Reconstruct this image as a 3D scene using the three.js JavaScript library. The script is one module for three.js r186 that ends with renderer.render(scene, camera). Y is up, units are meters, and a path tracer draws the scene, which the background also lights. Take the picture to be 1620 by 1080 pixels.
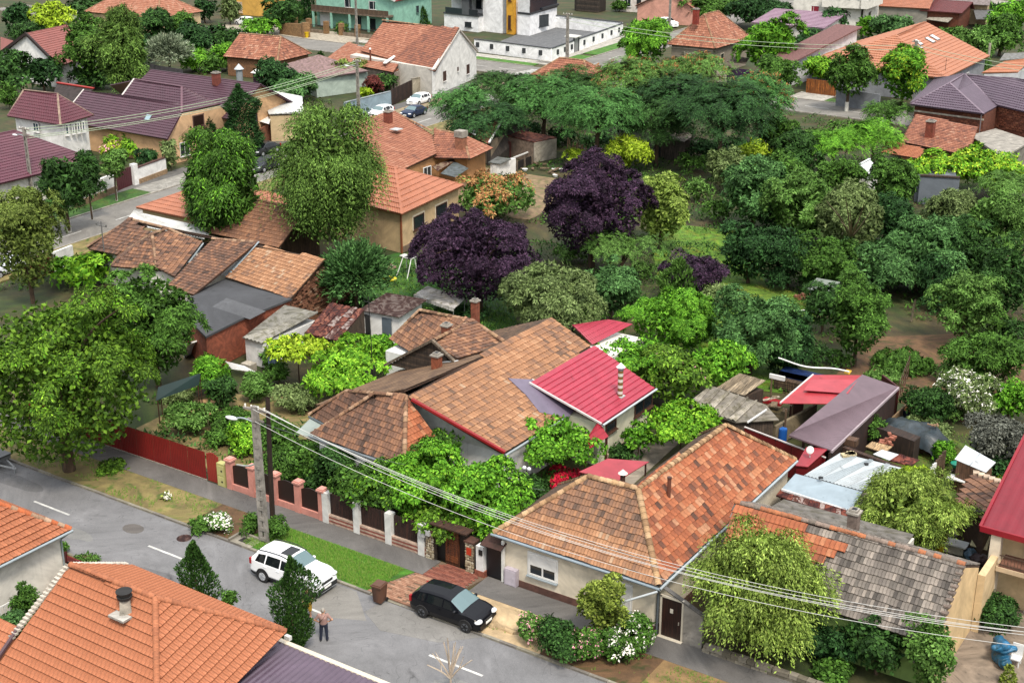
import*as THREE from 'three';
import{mergeGeometries}from 'three/addons/utils/BufferGeometryUtils.js';
import{ImprovedNoise}from 'three/addons/math/ImprovedNoise.js';
import{MarchingCubes}from 'three/addons/objects/MarchingCubes.js';
// ---------- camera, sky, sun, exposure ----------
const scene=new THREE.Scene();
const CAM_H=37,PITCH=20.6*Math.PI / 180,YAW=33.5*Math.PI / 180,FOCAL=2173;
const camera=new THREE.PerspectiveCamera(2*Math.atan(540 / FOCAL)*180 / Math.PI,1024 / 682,1,3000);
camera.position.set(0,CAM_H,0);
camera.rotation.set(-PITCH,YAW,0,'YXZ');
const SUN_DIR=new THREE.Vector3(0.42,0.84,0.34).normalize();
const renderer=new THREE.WebGLRenderer({antialias:true});
renderer.toneMapping=THREE.LinearToneMapping;
renderer.toneMappingExposure=2.0;
renderer.shadowMap.enabled=true;
{
const W=256,H=128,data=new Float32Array(W*H*4),nz=new ImprovedNoise();
for(let y=0;y<H;y++)for(let x=0;x<W;x++){
const el=((y + 0.5)/ H - 0.5)*Math.PI,az=((x + 0.5)/ W - 0.5)*2*Math.PI;
const d=new THREE.Vector3(Math.cos(az)*Math.cos(el),Math.sin(el),Math.sin(az)*Math.cos(el));
const s=Math.max(0,d.y),sunny=Math.pow(Math.max(0,d.dot(SUN_DIR)),5);
const cl=nz.noise(d.x*3,d.y*5 + 3,d.z*3)*0.10;
const L=(0.26 + 0.62*s + 0.75*sunny)*(1 + cl),i=(y*W + x)*4,g=d.y<0?0.45:1;
data[i]=L*0.965*g;data[i + 1]=L*0.99*g;data[i + 2]=L*1.04*g;data[i + 3]=1;
}
const sky=new THREE.DataTexture(data,W,H,THREE.RGBAFormat,THREE.FloatType);
sky.mapping=THREE.EquirectangularReflectionMapping;sky.magFilter=THREE.LinearFilter;sky.minFilter=THREE.LinearFilter;sky.needsUpdate=true;
scene.background=sky;scene.environment=sky;
}
const sun=new THREE.DirectionalLight(0xfff3e2,2.0);
sun.position.copy(SUN_DIR).multiplyScalar(300).add(new THREE.Vector3(-70,0,-110));
sun.target.position.set(-70,0,-110);
sun.castShadow=true;sun.shadow.radius=20;sun.shadow.mapSize.set(4096,4096);
Object.assign(sun.shadow.camera,{left:-170,right:170,top:170,bottom:-170,near:10,far:700});
scene.add(sun,sun.target);
// ---------- helpers ----------
const V=(x,y,z)=>new THREE.Vector3(x,y,z);
const HD=V(-Math.sin(YAW),0,-Math.cos(YAW)),RT=V(Math.cos(YAW),0,-Math.sin(YAW));
const FW=HD.clone().multiplyScalar(Math.cos(PITCH)).add(V(0,-Math.sin(PITCH),0)),UPV=RT.clone().cross(FW);
function P(px,py,h=0){
const d=FW.clone().multiplyScalar(FOCAL).addScaledVector(RT,px - 810).addScaledVector(UPV,540 - py);
return d.multiplyScalar((h - CAM_H)/ d.y).add(V(0,CAM_H,0));
}
const ray=(px,py)=>FW.clone().multiplyScalar(FOCAL).addScaledVector(RT,px - 810).addScaledVector(UPV,540 - py);
const PZ=(px,py,z)=>{const d=ray(px,py);return d.multiplyScalar(z / d.z).add(V(0,CAM_H,0));};
const PX=(px,py,x)=>{const d=ray(px,py);return d.multiplyScalar(x / d.x).add(V(0,CAM_H,0));};
const PS=(px,py,f)=>{const g=(h)=>{const p=P(px,py,h);return f(p.x,p.z)- h;},a=g(0),b=g(5);return P(px,py,-a*5 /(b - a));};
const pxPerM=(p)=>FOCAL / p.clone().sub(camera.position).dot(FW);
function rng(seed){let a=seed*2654435761>>>0;return()=>{a=(a + 0x6D2B79F5)>>>0;let t=Math.imul(a ^(a>>>15),1|a);t=(t + Math.imul(t ^(t>>>7),61|t))^ t;return((t ^(t>>>14))>>>0)/ 4294967296;};}
const noise=new ImprovedNoise();
const fbm=(x,y,z=0,o=4)=>{let s=0,a=0.5;for(let i=0;i<o;i++){s +=a*noise.noise(x,y,z + i*7.3);x*=2.03;y*=2.03;a*=0.5;}return s;};
const lerp=(a,b,t)=>a +(b - a)*t,clamp=(x,a=0,b=1)=>Math.min(b,Math.max(a,x));
const C=(hex)=>new THREE.Color(hex);
const used=new Map();
function numbered(n){const k=used.get(n)||0;used.set(n,k + 1);return k?n + '_' + String(k).padStart(3,'0'):n;}
function tag(o,label,category,group,kind){
o.userData.label=label;if(category)o.userData.category=category;
if(group)o.userData.group=group;if(kind)o.userData.kind=kind;return o;
}
function thing(name,label,category,base,group){
const o=new THREE.Group();o.name=numbered(name);o.position.copy(base);o.base=base.clone();scene.add(o);
return tag(o,label,category,group);
}
const baseOf=(o)=>o?.base||V(0,0,0);
const NOB=V(0,0,0);
function boxUV(g){
const p=g.attributes.position,n=g.attributes.normal,uv=new Float32Array(p.count*2);
for(let i=0;i<p.count;i++){
const ax=Math.abs(n.getX(i)),ay=Math.abs(n.getY(i)),az=Math.abs(n.getZ(i));
if(ay>=ax&&ay>=az){uv[2*i]=p.getX(i);uv[2*i + 1]=-p.getZ(i);}
else if(ax>=az){uv[2*i]=-p.getZ(i);uv[2*i + 1]=p.getY(i);}
else{uv[2*i]=p.getX(i);uv[2*i + 1]=p.getY(i);}
}
g.setAttribute('uv',new THREE.BufferAttribute(uv,2));
}
const vcMats=new Map();
function vcOf(m){if(!vcMats.has(m)){const c=m.clone();c.vertexColors=true;vcMats.set(m,c);}return vcMats.get(m);}
class MB{
constructor(){this.g=[];this.m=null;this.vc=false;}
at(x,y,z,ry=0){this.m=new THREE.Matrix4().makeRotationY(ry).setPosition(x,y,z);return this;}
add(geo,color){
let g=geo.index?geo.toNonIndexed():geo.clone();
for(const k of Object.keys(g.attributes))if(k !=='position'&&k !=='normal')g.deleteAttribute(k);
if(!g.attributes.normal)g.computeVertexNormals();
if(this.m)g.applyMatrix4(this.m);
g.tint=color?C(color):null;if(color)this.vc=true;
this.g.push(g);return this;
}
box(x,y,z,sx,sy,sz,ry=0,color){
const g=new THREE.BoxGeometry(sx,sy,sz);if(ry)g.rotateY(ry);g.translate(x,y,z);return this.add(g,color);
}
beam(p,q,w,h,color){
const d=q.clone().sub(p),L=d.length(),g=new THREE.BoxGeometry(w,h,L);
const m=new THREE.Matrix4().lookAt(q,p,Math.abs(d.y)>0.98*L?V(1,0,0):V(0,1,0));g.applyMatrix4(m);
const c=p.clone().add(q).multiplyScalar(0.5);g.translate(c.x,c.y,c.z);return this.add(g,color);
}
cyl(x,y,z,r0,r1,h,seg=12,color){const g=new THREE.CylinderGeometry(r1,r0,h,seg);g.translate(x,y + h / 2,z);return this.add(g,color);}
tube(pts,r,seg=6,n=0,color){return this.add(new THREE.TubeGeometry(new THREE.CatmullRomCurve3(pts),n||pts.length*3,r,seg),color);}
taper(pts,r0,r1,seg=7,color){
const cv=new THREE.CatmullRomCurve3(pts),N=pts.length*3,g=new THREE.TubeGeometry(cv,N,1,seg),p=g.attributes.position;
for(let i=0;i<=N;i++){const c=cv.getPointAt(i / N),r=lerp(r0,r1,i / N);for(let j=0;j<=seg;j++){const k=i*(seg + 1)+ j;p.setXYZ(k,c.x +(p.getX(k)- c.x)*r,c.y +(p.getY(k)- c.y)*r,c.z +(p.getZ(k)- c.z)*r);}}
g.computeVertexNormals();return this.add(g,color);
}
poly(pts,th=0.1,color){
const n=newell(pts),k=pts.length,pos=[],b=pts.map((p)=>p.clone().addScaledVector(n,-th));
const tri=(a,c,d)=>pos.push(a.x,a.y,a.z,c.x,c.y,c.z,d.x,d.y,d.z);
const flat=new THREE.Vector3().copy(Math.abs(n.y)>0.9?V(1,0,0):V(0,1,0)),ux=flat.cross(n).normalize(),uy=n.clone().cross(ux);
for(const t of THREE.ShapeUtils.triangulateShape(pts.map((p)=>new THREE.Vector2(p.dot(ux),p.dot(uy))),[])){tri(pts[t[0]],pts[t[1]],pts[t[2]]);tri(b[t[0]],b[t[2]],b[t[1]]);}
for(let i=0;i<k;i++){const j=(i + 1)% k;tri(pts[i],b[i],b[j]);tri(pts[i],b[j],pts[j]);}
const g=new THREE.BufferGeometry();g.setAttribute('position',new THREE.Float32BufferAttribute(pos,3));g.computeVertexNormals();return this.add(g,color);
}
prism(xz,y0,y1,color){return this.poly(up(xz.map(([x,z])=>V(x,y1,z))),y1 - y0,color);}
geo(base){
const g=mergeGeometries(this.g,false);boxUV(g);
if(this.vc){const a=new Float32Array(g.attributes.position.count*3);let i=0;for(const s of this.g)for(let k=0;k<s.attributes.position.count;k++){const t=s.tint;a[i++]=t?t.r:1;a[i++]=t?t.g:1;a[i++]=t?t.b:1;}g.setAttribute('color',new THREE.BufferAttribute(a,3));}
if(base)g.translate(-base.x,-base.y,-base.z);return g;
}
build(name,mat,parent){
if(!this.g.length)return null;
const o=new THREE.Mesh(this.geo(baseOf(parent)),this.vc?vcOf(mat):mat);o.name=parent?name:numbered(name);o.base=baseOf(parent);(parent||scene).add(o);return o;
}
top(name,mat,label,category,base,group){
const o=new THREE.Mesh(this.geo(base),this.vc?vcOf(mat):mat);o.name=numbered(name);o.position.copy(base);o.base=base;scene.add(o);return tag(o,label,category,group);
}
}
function newell(pts){const n=V(0,0,0);for(let i=0;i<pts.length;i++){const a=pts[i],b=pts[(i + 1)% pts.length];n.x +=(a.y - b.y)*(a.z + b.z);n.y +=(a.z - b.z)*(a.x + b.x);n.z +=(a.x - b.x)*(a.y + b.y);}return n.normalize();}
function planar(pts){const n=newell(pts),c=pts.reduce((a,p)=>a.add(p),V(0,0,0)).divideScalar(pts.length);return pts.map((p)=>p.clone().addScaledVector(n,-n.dot(p.clone().sub(c))));}
function up(pts){return newell(pts).y<0?pts.slice().reverse():pts;}
// ---------- textures and materials ----------
function tex(size,metres,fn,srgb=true){
const d=new Uint8Array(size*size*4);
for(let y=0;y<size;y++)for(let x=0;x<size;x++){const c=fn(x / size,y / size),i=(y*size + x)*4;d[i]=clamp(c[0])*255;d[i + 1]=clamp(c[1])*255;d[i + 2]=clamp(c[2])*255;d[i + 3]=255;}
const t=new THREE.DataTexture(d,size,size);t.wrapS=t.wrapT=THREE.RepeatWrapping;t.magFilter=THREE.LinearFilter;t.minFilter=THREE.LinearMipmapLinearFilter;t.generateMipmaps=true;
if(srgb)t.colorSpace=THREE.SRGBColorSpace;t.repeat.set(1 / metres,1 / metres);t.needsUpdate=true;return t;
}
function tn(u,v,f,s=0){const a=u*2*Math.PI,b=v*2*Math.PI,r=f / 6.283;return noise.noise(Math.cos(a)*r + s,Math.sin(a)*r + Math.cos(b)*r*1.13,Math.sin(b)*r + s*1.7);}
const tf=(u,v,f,s=0)=>0.55*tn(u,v,f,s)+ 0.3*tn(u,v,f*2.1,s + 5)+ 0.2*tn(u,v,f*4.3,s + 9);
const R0=rng(4242);
const grey=(v)=>[v,v,v];
const TX={
plaster:tex(512,7,(u,v)=>{const st=clamp(tn(u,v*0.0 + u,30,2)*1.6 - 0.35)*clamp(0.5 + tn(u,v,6,3));return grey(0.9 + 0.16*tf(u,v,9,1)+ 0.05*(R0()- 0.5)- 0.1*st - 0.1*clamp(tf(u,v,16,7)*2 - 0.5));}),
concrete:tex(512,5,(u,v)=>grey(0.82 + 0.3*tf(u,v,8,3)+ 0.12*(R0()- 0.5)- 0.25*clamp(tf(u,v,20,11)*2.2 - 0.55))),
asphalt:tex(1024,16,(u,v)=>{const cr=Math.abs(tf(u,v,7,21))<0.005?0.12:0;return grey(0.80 + 0.14*tf(u,v,5,5)+ 0.08*tf(u,v,30,6)+ 0.16*(R0()- 0.5)- cr + 0.1*clamp(tf(u,v,10,15)*3 - 0.8)- 0.16*clamp(tf(u,v,14,25)*3 - 0.9));}),
dirt:tex(512,9,(u,v)=>{const n=tf(u,v,10,31),s=R0()- 0.5,g=clamp(tf(u,v,14,37)*2.4 - 0.1);const k=0.84 + 0.3*n + 0.18*s;return[k*lerp(1,0.62,g),k*lerp(0.93,0.80,g),k*lerp(0.82,0.42,g)];}),
sand:tex(512,6,(u,v)=>{const k=0.85 + 0.22*tf(u,v,9,41)+ 0.14*(R0()- 0.5);return[k,k*0.96,k*0.9];}),
grass:tex(512,8,(u,v)=>{const k=0.72 + 0.35*tf(u,v,12,51)+ 0.4*(R0()- 0.5),y=clamp(tf(u,v,7,57)*2);return[k*lerp(0.85,1.15,y),k,k*0.75];}),
field:tex(1024,46,(u,v)=>{const g=clamp(0.5 + tf(u,v,12,61)*1.6),k=0.75 + 0.3*tf(u,v,40,63)+ 0.3*(R0()- 0.5);return[k*lerp(0.42,0.26,g),k*lerp(0.38,0.36,g),k*lerp(0.24,0.12,g)];}),
wood:tex(512,2.4,(u,v)=>{const k=0.72 + 0.34*tn(u,v*0.06,40,71)+ 0.14*(R0()- 0.5)+ 0.2*tf(u,v,6,75);return[k,k*0.95,k*0.9];}),
metal:tex(512,6,(u,v)=>grey(0.9 + 0.12*tf(u,v,7,81)+ 0.03*(R0()- 0.5)- 0.22*clamp(tf(u,v,18,83)*2.4 - 0.75))),
rust:tex(512,3,(u,v)=>{const r=clamp(0.5 + tf(u,v,8,91)*3.2),k=0.85 + 0.25*tf(u,v,30,93);return[k*lerp(0.74,0.36,r),k*lerp(0.70,0.17,r),k*lerp(0.70,0.12,r)];}),
fibre:tex(512,4,(u,v)=>{const m=clamp(tf(u,v,10,101)*2.2),k=0.78 + 0.25*tf(u,v,9,103)+ 0.16*(R0()- 0.5);return[k*lerp(1,0.72,m),k*lerp(0.98,0.70,m),k*lerp(0.95,0.60,m)];}),
brick:tex(512,3,(u,v)=>{const k=0.78 + 0.3*tf(u,v,10,111)+ 0.16*(R0()- 0.5);return[k,k*0.97,k*0.95];}),
clay:tex(256,2.2,(u,v)=>{const k=0.84 + 0.3*tf(u,v,8,121)+ 0.14*(R0()- 0.5);return[k,k*0.97,k*0.94];}),
};
const matCache=new Map();
function M(color,map,o={}){
const key=color +(map?map.uuid:'')+ JSON.stringify(o);if(matCache.has(key))return matCache.get(key);
const m=new THREE.MeshStandardMaterial({color:C(color),map:map||null,roughness:0.85,...o,side:THREE.DoubleSide});
if(map&&!o.nobump){m.bumpMap=map;m.bumpScale=o.bumpScale??0.01;}
matCache.set(key,m);return m;
}
const plaster=(hex)=>M(hex,TX.plaster,{roughness:0.92});
const paint=(hex,r=0.5)=>M(hex,TX.metal,{roughness:r,bumpScale:0.002});
const woodM=(hex)=>M(hex,TX.wood,{roughness:0.8});
const GLASS=new THREE.MeshPhysicalMaterial({color:C('#20262b'),roughness:0.08,metalness:0.0,ior:1.5});
const CARGLASS=new THREE.MeshPhysicalMaterial({color:C('#14181b'),roughness:0.05,ior:1.55,side:THREE.DoubleSide});
const WHITE=paint('#e9e9e6',0.45),ZINC=paint('#9aa6ac',0.42),DARKWOOD=woodM('#3a2519'),BROWN=woodM('#5b3a24'),BLACK=M('#17181a',null,{roughness:0.6});
const CONCRETE=M('#a39d93',TX.concrete),LEAF=new THREE.MeshPhysicalMaterial({roughness:0.7,specularIntensity:0.25,vertexColors:true,side:THREE.DoubleSide});
const BARK=M('#6b5a48',TX.wood),PALEBARK=M('#cfc7b4',TX.wood);
// ---------- roofs ----------
function faceBasis(poly){
let p=up(poly),n=newell(p);
let u=poly[1].clone().sub(poly[0]);u.addScaledVector(n,-u.dot(n)).normalize();let v=n.clone().cross(u);
if(v.y<0){u.negate();v.negate();}
const o=poly[0].clone(),q=poly.map((w)=>{const d=w.clone().sub(o);return[d.dot(u),d.dot(v)];});
return{n,u,v,o,q,vmin:Math.min(...q.map((a)=>a[1])),vmax:Math.max(...q.map((a)=>a[1])),umin:Math.min(...q.map((a)=>a[0])),umax:Math.max(...q.map((a)=>a[0])),facing:n.dot(camera.position.clone().sub(o))>0,off:poly.reduce((s,w)=>s + n.dot(w.clone().sub(o)),0)/ poly.length};
}
function rangeAt(q,v){let lo=1e9,hi=-1e9;for(let i=0;i<q.length;i++){const a=q[i],b=q[(i + 1)% q.length];if((a[1]<=v)!==(b[1]<=v)){const x=a[0]+(b[0]- a[0])*(v - a[1])/(b[1]- a[1]);lo=Math.min(lo,x);hi=Math.max(hi,x);}}return hi>lo?[lo,hi]:null;}
function tileGeo(ribs,lift=0.05){
const prof=ribs===2?[[-0.5,0.01],[-0.42,0.03],[-0.33,0.006],[-0.06,0.004],[0,0.022],[0.06,0.004],[0.36,0.006],[0.5,0.004]]:[[-0.5,0.004],[-0.47,0.02],[-0.36,0.012],[0.36,0.012],[0.47,0.02],[0.5,0.004]];
const pos=[],quad=(a,b,c,d)=>pos.push(...a,...b,...c,...a,...c,...d);
for(let i=0;i + 1<prof.length;i++){
const[x0,z0]=prof[i],[x1,z1]=prof[i + 1],l0=[x0*0.985,-0.06,z0 + lift],l1=[x1*0.985,-0.06,z1 + lift],h0=[x0*0.985,1,z0 - 0.004],h1=[x1*0.985,1,z1 - 0.004];
quad(l0,l1,h1,h0);quad([l0[0],-0.06,-0.01],[l1[0],-0.06,-0.01],l1,l0);
}
const e=prof.length - 1;
quad([-0.4925,-0.06,-0.01],[-0.4925,-0.06,prof[0][1]+ lift],[-0.4925,1,prof[0][1]],[-0.4925,1,-0.02]);
quad([0.4925,-0.06,-0.01],[0.4925,1,-0.02],[0.4925,1,prof[e][1]],[0.4925,-0.06,prof[e][1]+ lift]);
const g=new THREE.BufferGeometry();g.setAttribute('position',new THREE.Float32BufferAttribute(pos,3));g.computeVertexNormals();
const uv=[];for(let i=0;i<pos.length;i +=3)uv.push(pos[i]*0.3,pos[i + 1]*0.35);g.setAttribute('uv',new THREE.Float32BufferAttribute(uv,2));return g;
}
const TILE={flat:tileGeo(1),rib:tileGeo(2,0.09)};
const capGeo=(()=>{const g=new THREE.CylinderGeometry(0.13,0.155,1,7,1,true,0,Math.PI);g.rotateX(Math.PI / 2);g.rotateZ(Math.PI / 2);return g.toNonIndexed();})();
{const p=capGeo.attributes.position;capGeo.computeVertexNormals();boxUV(capGeo);}
const palMats=new Map();
function palMat(hex,shade){const k=hex + shade;if(!palMats.has(k)){const m=M(hex,TX.clay,{roughness:0.88,bumpScale:0.006}).clone();m.color.multiplyScalar(shade);palMats.set(k,m);}return palMats.get(k);}
const INST=M('#ffffff',TX.clay,{roughness:0.88,bumpScale:0.006});
const tones=(o={})=>({patch:0.5,speck:0.35,scale:0.35,bias:0.45,streak:0,...o});
const PAL={
old:['#4a3a32','#5a463c','#6a5144','#7a5b4a','#88654f','#936c53','#9e775c','#a98468'],
oldlight:['#5d4c42','#70594a','#846653','#947057','#a0785a','#aa8060','#b48c6c','#b0977f'],
rich:['#5c4034','#704a3a','#83523c','#95593e','#a26040','#ad6a48','#b47a58','#b98a6c'],
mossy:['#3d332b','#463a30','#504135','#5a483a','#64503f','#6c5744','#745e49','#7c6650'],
grey:['#4a4744','#565350','#625f5b','#6e6a66','#7a7671','#86817c','#918c86','#9b958e'],
orange:['#a4684a','#a86b4c','#ab6e4e','#ae7050','#b07252','#b37454','#b67757','#ba7b5b'],
far:['#765044','#835646','#8e5d4b','#97644f','#a06b55','#a8735c','#af7d67','#b38a75'],
};
function layTiles(list,poly,o){
const f=faceBasis(poly),r=rng(o.seed||1),tw=o.w,tl=o.l,tn_=tones(o.tone),pal=PAL[o.pal]||o.pal;
for(let v=f.vmin,row=0;v<f.vmax - 0.08;v +=tl,row++){
const a=rangeAt(f.q,v + 0.02),b=rangeAt(f.q,Math.min(v + tl*0.92,f.vmax - 0.01));if(!a&&!b)continue;
const lo=a&&b?Math.max(a[0],b[0])- 0.5*Math.abs(a[0]- b[0]):(a||b)[0],hi=a&&b?Math.min(a[1],b[1])+ 0.5*Math.abs(a[1]- b[1]):(a||b)[1];
const k0=Math.floor(lo / tw),wav=o.wave?o.wave*Math.sin(row*1.7 + 1):0;
for(let k=k0;k*tw<hi - 0.02;k++){
const x0=Math.max(lo,k*tw),x1=Math.min(hi,(k + 1)*tw);if(x1 - x0<0.04)continue;
const xc=(x0 + x1)/ 2,jit=o.jit||0.012;
const sag=o.sag?o.sag*noise.noise(xc*0.35,v*0.35,(o.seed||1)*3.1):0;
const pos=f.o.clone().addScaledVector(f.u,xc).addScaledVector(f.v,v + wav +(r()- 0.5)*jit*2 +(o.sag?0.05*noise.noise(xc*0.5,v*0.2,5):0)).addScaledVector(f.n,f.off + 0.012 + r()*jit*0.7 + sag*0.6);
const t=tn_.bias + tn_.patch*(0.7*fbm(xc*tn_.scale +(o.seed||1)*11,v*tn_.scale,2)+ 0.6*noise.noise(xc*1.9,v*1.5,o.seed||1))+ 0.14*(r()- 0.5)+ tn_.speck*(r()- 0.5)*2*(r()<0.4?1:0.35)+(tn_.vgrad?tn_.vgrad(xc,v,f):0);
const ang=(r()- 0.5)*jit*1.6,u2=f.u.clone().multiplyScalar(Math.cos(ang)).addScaledVector(f.v,Math.sin(ang)),v2=f.n.clone().cross(u2);
const m=new THREE.Matrix4().makeBasis(u2.multiplyScalar(x1 - x0),v2.multiplyScalar(tl),f.n).setPosition(pos);
list.push({m,i:Math.round(clamp(t)*(pal.length - 1)),pal,shade:o.even?0.98 + 0.04*r():0.92 + 0.16*r(),d:pos.distanceTo(camera.position)+(f.facing?0:500),ribs:o.ribs||1});
}
}
}
function placeTiles(list,parent,name,parts,geoOf){
const b=parent.base,mv=new THREE.Matrix4().makeTranslation(-b.x,-b.y,-b.z),rest=[];
list.sort((p,q)=>p.d - q.d);
list.forEach((t,k)=>{
t.m.premultiply(mv);
if(k>=parts){rest.push(t);return;}
const o=new THREE.Mesh(geoOf(t),palMat(t.pal[t.i],Math.round(t.shade*12)/ 12));o.name=name;o.matrixAutoUpdate=false;o.matrix.copy(t.m);o.matrix.decompose(o.position,o.quaternion,o.scale);o.base=b;parent.add(o);
});
if(rest.length){
const im=new THREE.InstancedMesh(geoOf(rest[0]),INST,rest.length);im.name=name + 's';im.userData.kind='stuff';
rest.forEach((t,k)=>{im.setMatrixAt(k,t.m);im.setColorAt(k,C(t.pal[t.i]).multiplyScalar(t.shade));});
parent.add(im);
}
}
function ridgeCaps(list,p,q,o){
const d=q.clone().sub(p),L=d.length(),n=Math.max(1,Math.round(L / 0.36)),r=rng(o.seed||9),pal=PAL[o.pal]||o.pal;d.normalize();
const side=V(0,1,0).cross(d).normalize(),upn=d.clone().cross(side);
for(let k=0;k<n;k++){
const pos=p.clone().addScaledVector(d,(k + 0.5)*L / n).add(V(0,(o.rise??0.02)+(r()- 0.5)*0.02,0)),s=(o.r||1)*(0.97 + 0.06*r());
const m=new THREE.Matrix4().makeBasis(side.clone().multiplyScalar(s),upn.clone().multiplyScalar(s*0.95),d.clone().multiplyScalar(L / n*1.06)).setPosition(pos);
list.push({m,i:Math.floor(r()*pal.length),pal,shade:0.85 + 0.3*r(),d:pos.distanceTo(camera.position),ribs:0});
}
}
function sheetFace(mb,poly,o){
const f=faceBasis(poly),per=o.per||0.3,amp=o.amp??0.02,step=o.step??0.03,rowH=o.row||(f.vmax - f.vmin + 0.01),pos=[];
const put=(x,v,h)=>{const p=f.o.clone().addScaledVector(f.u,x).addScaledVector(f.v,v).addScaledVector(f.n,f.off + h + 0.02);return[p.x,p.y,p.z];};
for(let v=f.vmin;v<f.vmax - 0.05;v +=rowH){
const v1=Math.min(v + rowH,f.vmax - 0.002),a=rangeAt(f.q,v + 0.01),b=rangeAt(f.q,v1 - 0.005);if(!a&&!b)continue;
const A=a||b,B=b||a,n=Math.max(2,Math.round((A[1]- A[0])/ per)*4);
for(let k=0;k<n;k++){
const w=(i)=>{const ph=i % 4;return o.flat?(ph===0?amp:0):ph===0?0:ph===1?amp:ph===2?amp:0;};
const t0=k / n,t1=(k + 1)/ n,xa0=lerp(A[0],A[1],t0),xa1=lerp(A[0],A[1],t1),xb0=lerp(B[0],B[1],t0),xb1=lerp(B[0],B[1],t1),h0=w(k),h1=w(k + 1);
const p00=put(xa0,v,h0 + step),p10=put(xa1,v,h1 + step),p11=put(xb1,v1,h1 + 0.004),p01=put(xb0,v1,h0 + 0.004);
pos.push(...p00,...p10,...p11,...p00,...p11,...p01);
if(step){const q0=put(xa0,v,-0.01),q1=put(xa1,v,-0.01);pos.push(...q0,...q1,...p10,...q0,...p10,...p00);}
}
}
const g=new THREE.BufferGeometry();g.setAttribute('position',new THREE.Float32BufferAttribute(pos,3));g.computeVertexNormals();mb.add(g,o.color);
}
function roof(h,faces,o){
const slab=new MB(),tiles=[],caps=[];
for(const f of faces)slab.poly(planar(up(f.pts)).map((p)=>p.clone().add(V(0,-0.03,0))),o.th||0.1);
const isTile=o.style==='tile';
const rf=slab.build('roof',isTile?o.slab||woodM('#4a3528'):o.mat,h);
faces.forEach((f,k)=>{
if(isTile)layTiles(tiles,f.pts,{w:0.27,l:0.34,pal:'old',seed:(o.seed||1)*10 + k,...o.tile,...f});
else if(o.style==='sheet'){const mb=new MB();sheetFace(mb,f.pts,{...o.sheet,...f});mb.build('metal_sheet',f.mat||o.mat,rf);}
});
if(isTile)placeTiles(tiles,rf,'roof_tile',o.parts??0,(t)=>t.ribs===2?TILE.rib:TILE.flat);
(o.ridges||[]).forEach(([p,q],k)=>ridgeCaps(caps,p,q,{pal:o.capPal||o.tile?.pal||'old',seed:(o.seed||1)*31 + k,r:o.capR||1,rise:o.capRise}));
if(caps.length){if(isTile||o.capTiles)placeTiles(caps,rf,'ridge_tile',o.capParts??0,()=>capGeo);else{const mb=new MB();for(const[p,q]of o.ridges)mb.beam(p.clone().add(V(0,0.04,0)),q.clone().add(V(0,0.04,0)),0.24,0.06);mb.build('ridge_cap',o.capMat||o.mat,rf);}}
rf.base=baseOf(h);return rf;
}
function box4(o){
const cx=(o.x0 + o.x1)/ 2,cz=(o.z0 + o.z1)/ 2,a=o.rot||0,T=(x,y,z)=>V(cx +(x - cx)*Math.cos(a)+(z - cz)*Math.sin(a),y,cz -(x - cx)*Math.sin(a)+(z - cz)*Math.cos(a));
return{T,a,cx,cz};
}
function roofFaces(o){
const{T}=box4(o),he=o.he,hb=o.hb??he,r=o.ratio??0.5,A=T(o.x0,he,o.z1),h0=o.hip0||0,h1=o.hip1||0;
if(o.axis==='x'){
const zr=lerp(o.z1,o.z0,r),B=T(o.x1,he,o.z1),Cc=T(o.x1,hb,o.z0),D=T(o.x0,hb,o.z0),R0=T(o.x0 + h0,o.hr,zr),R1=T(o.x1 - h1,o.hr,zr);
const faces=[{pts:[A,B,R1,R0],id:'front'},{pts:[Cc,D,R0,R1],id:'back'}];if(h0)faces.push({pts:[D,A,R0],id:'left'});if(h1)faces.push({pts:[B,Cc,R1],id:'right'});
const ridges=[[R0,R1]];if(h0)ridges.push([R0,A],[R0,D]);if(h1)ridges.push([R1,B],[R1,Cc]);
return{faces,ridges,gables:[...(h0?[]:[[D,A,R0]]),...(h1?[]:[[B,Cc,R1]])]};
}
const xr=lerp(o.x0,o.x1,r),hR=o.hb??he,B=T(o.x1,hR,o.z1),Cc=T(o.x1,hR,o.z0),D=T(o.x0,he,o.z0),R0=T(xr,o.hr,o.z1 - h0),R1=T(xr,o.hr,o.z0 + h1);
const faces=[{pts:[B,Cc,R1,R0],id:'right'},{pts:[D,A,R0,R1],id:'left'}];if(h0)faces.push({pts:[A,B,R0],id:'front'});if(h1)faces.push({pts:[Cc,D,R1],id:'back'});
const ridges=[[R0,R1]];if(h0)ridges.push([R0,A],[R0,B]);if(h1)ridges.push([R1,Cc],[R1,D]);
return{faces,ridges,gables:[...(h0?[]:[[A,B,R0]]),...(h1?[]:[[Cc,D,R1]])]};
}
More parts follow.
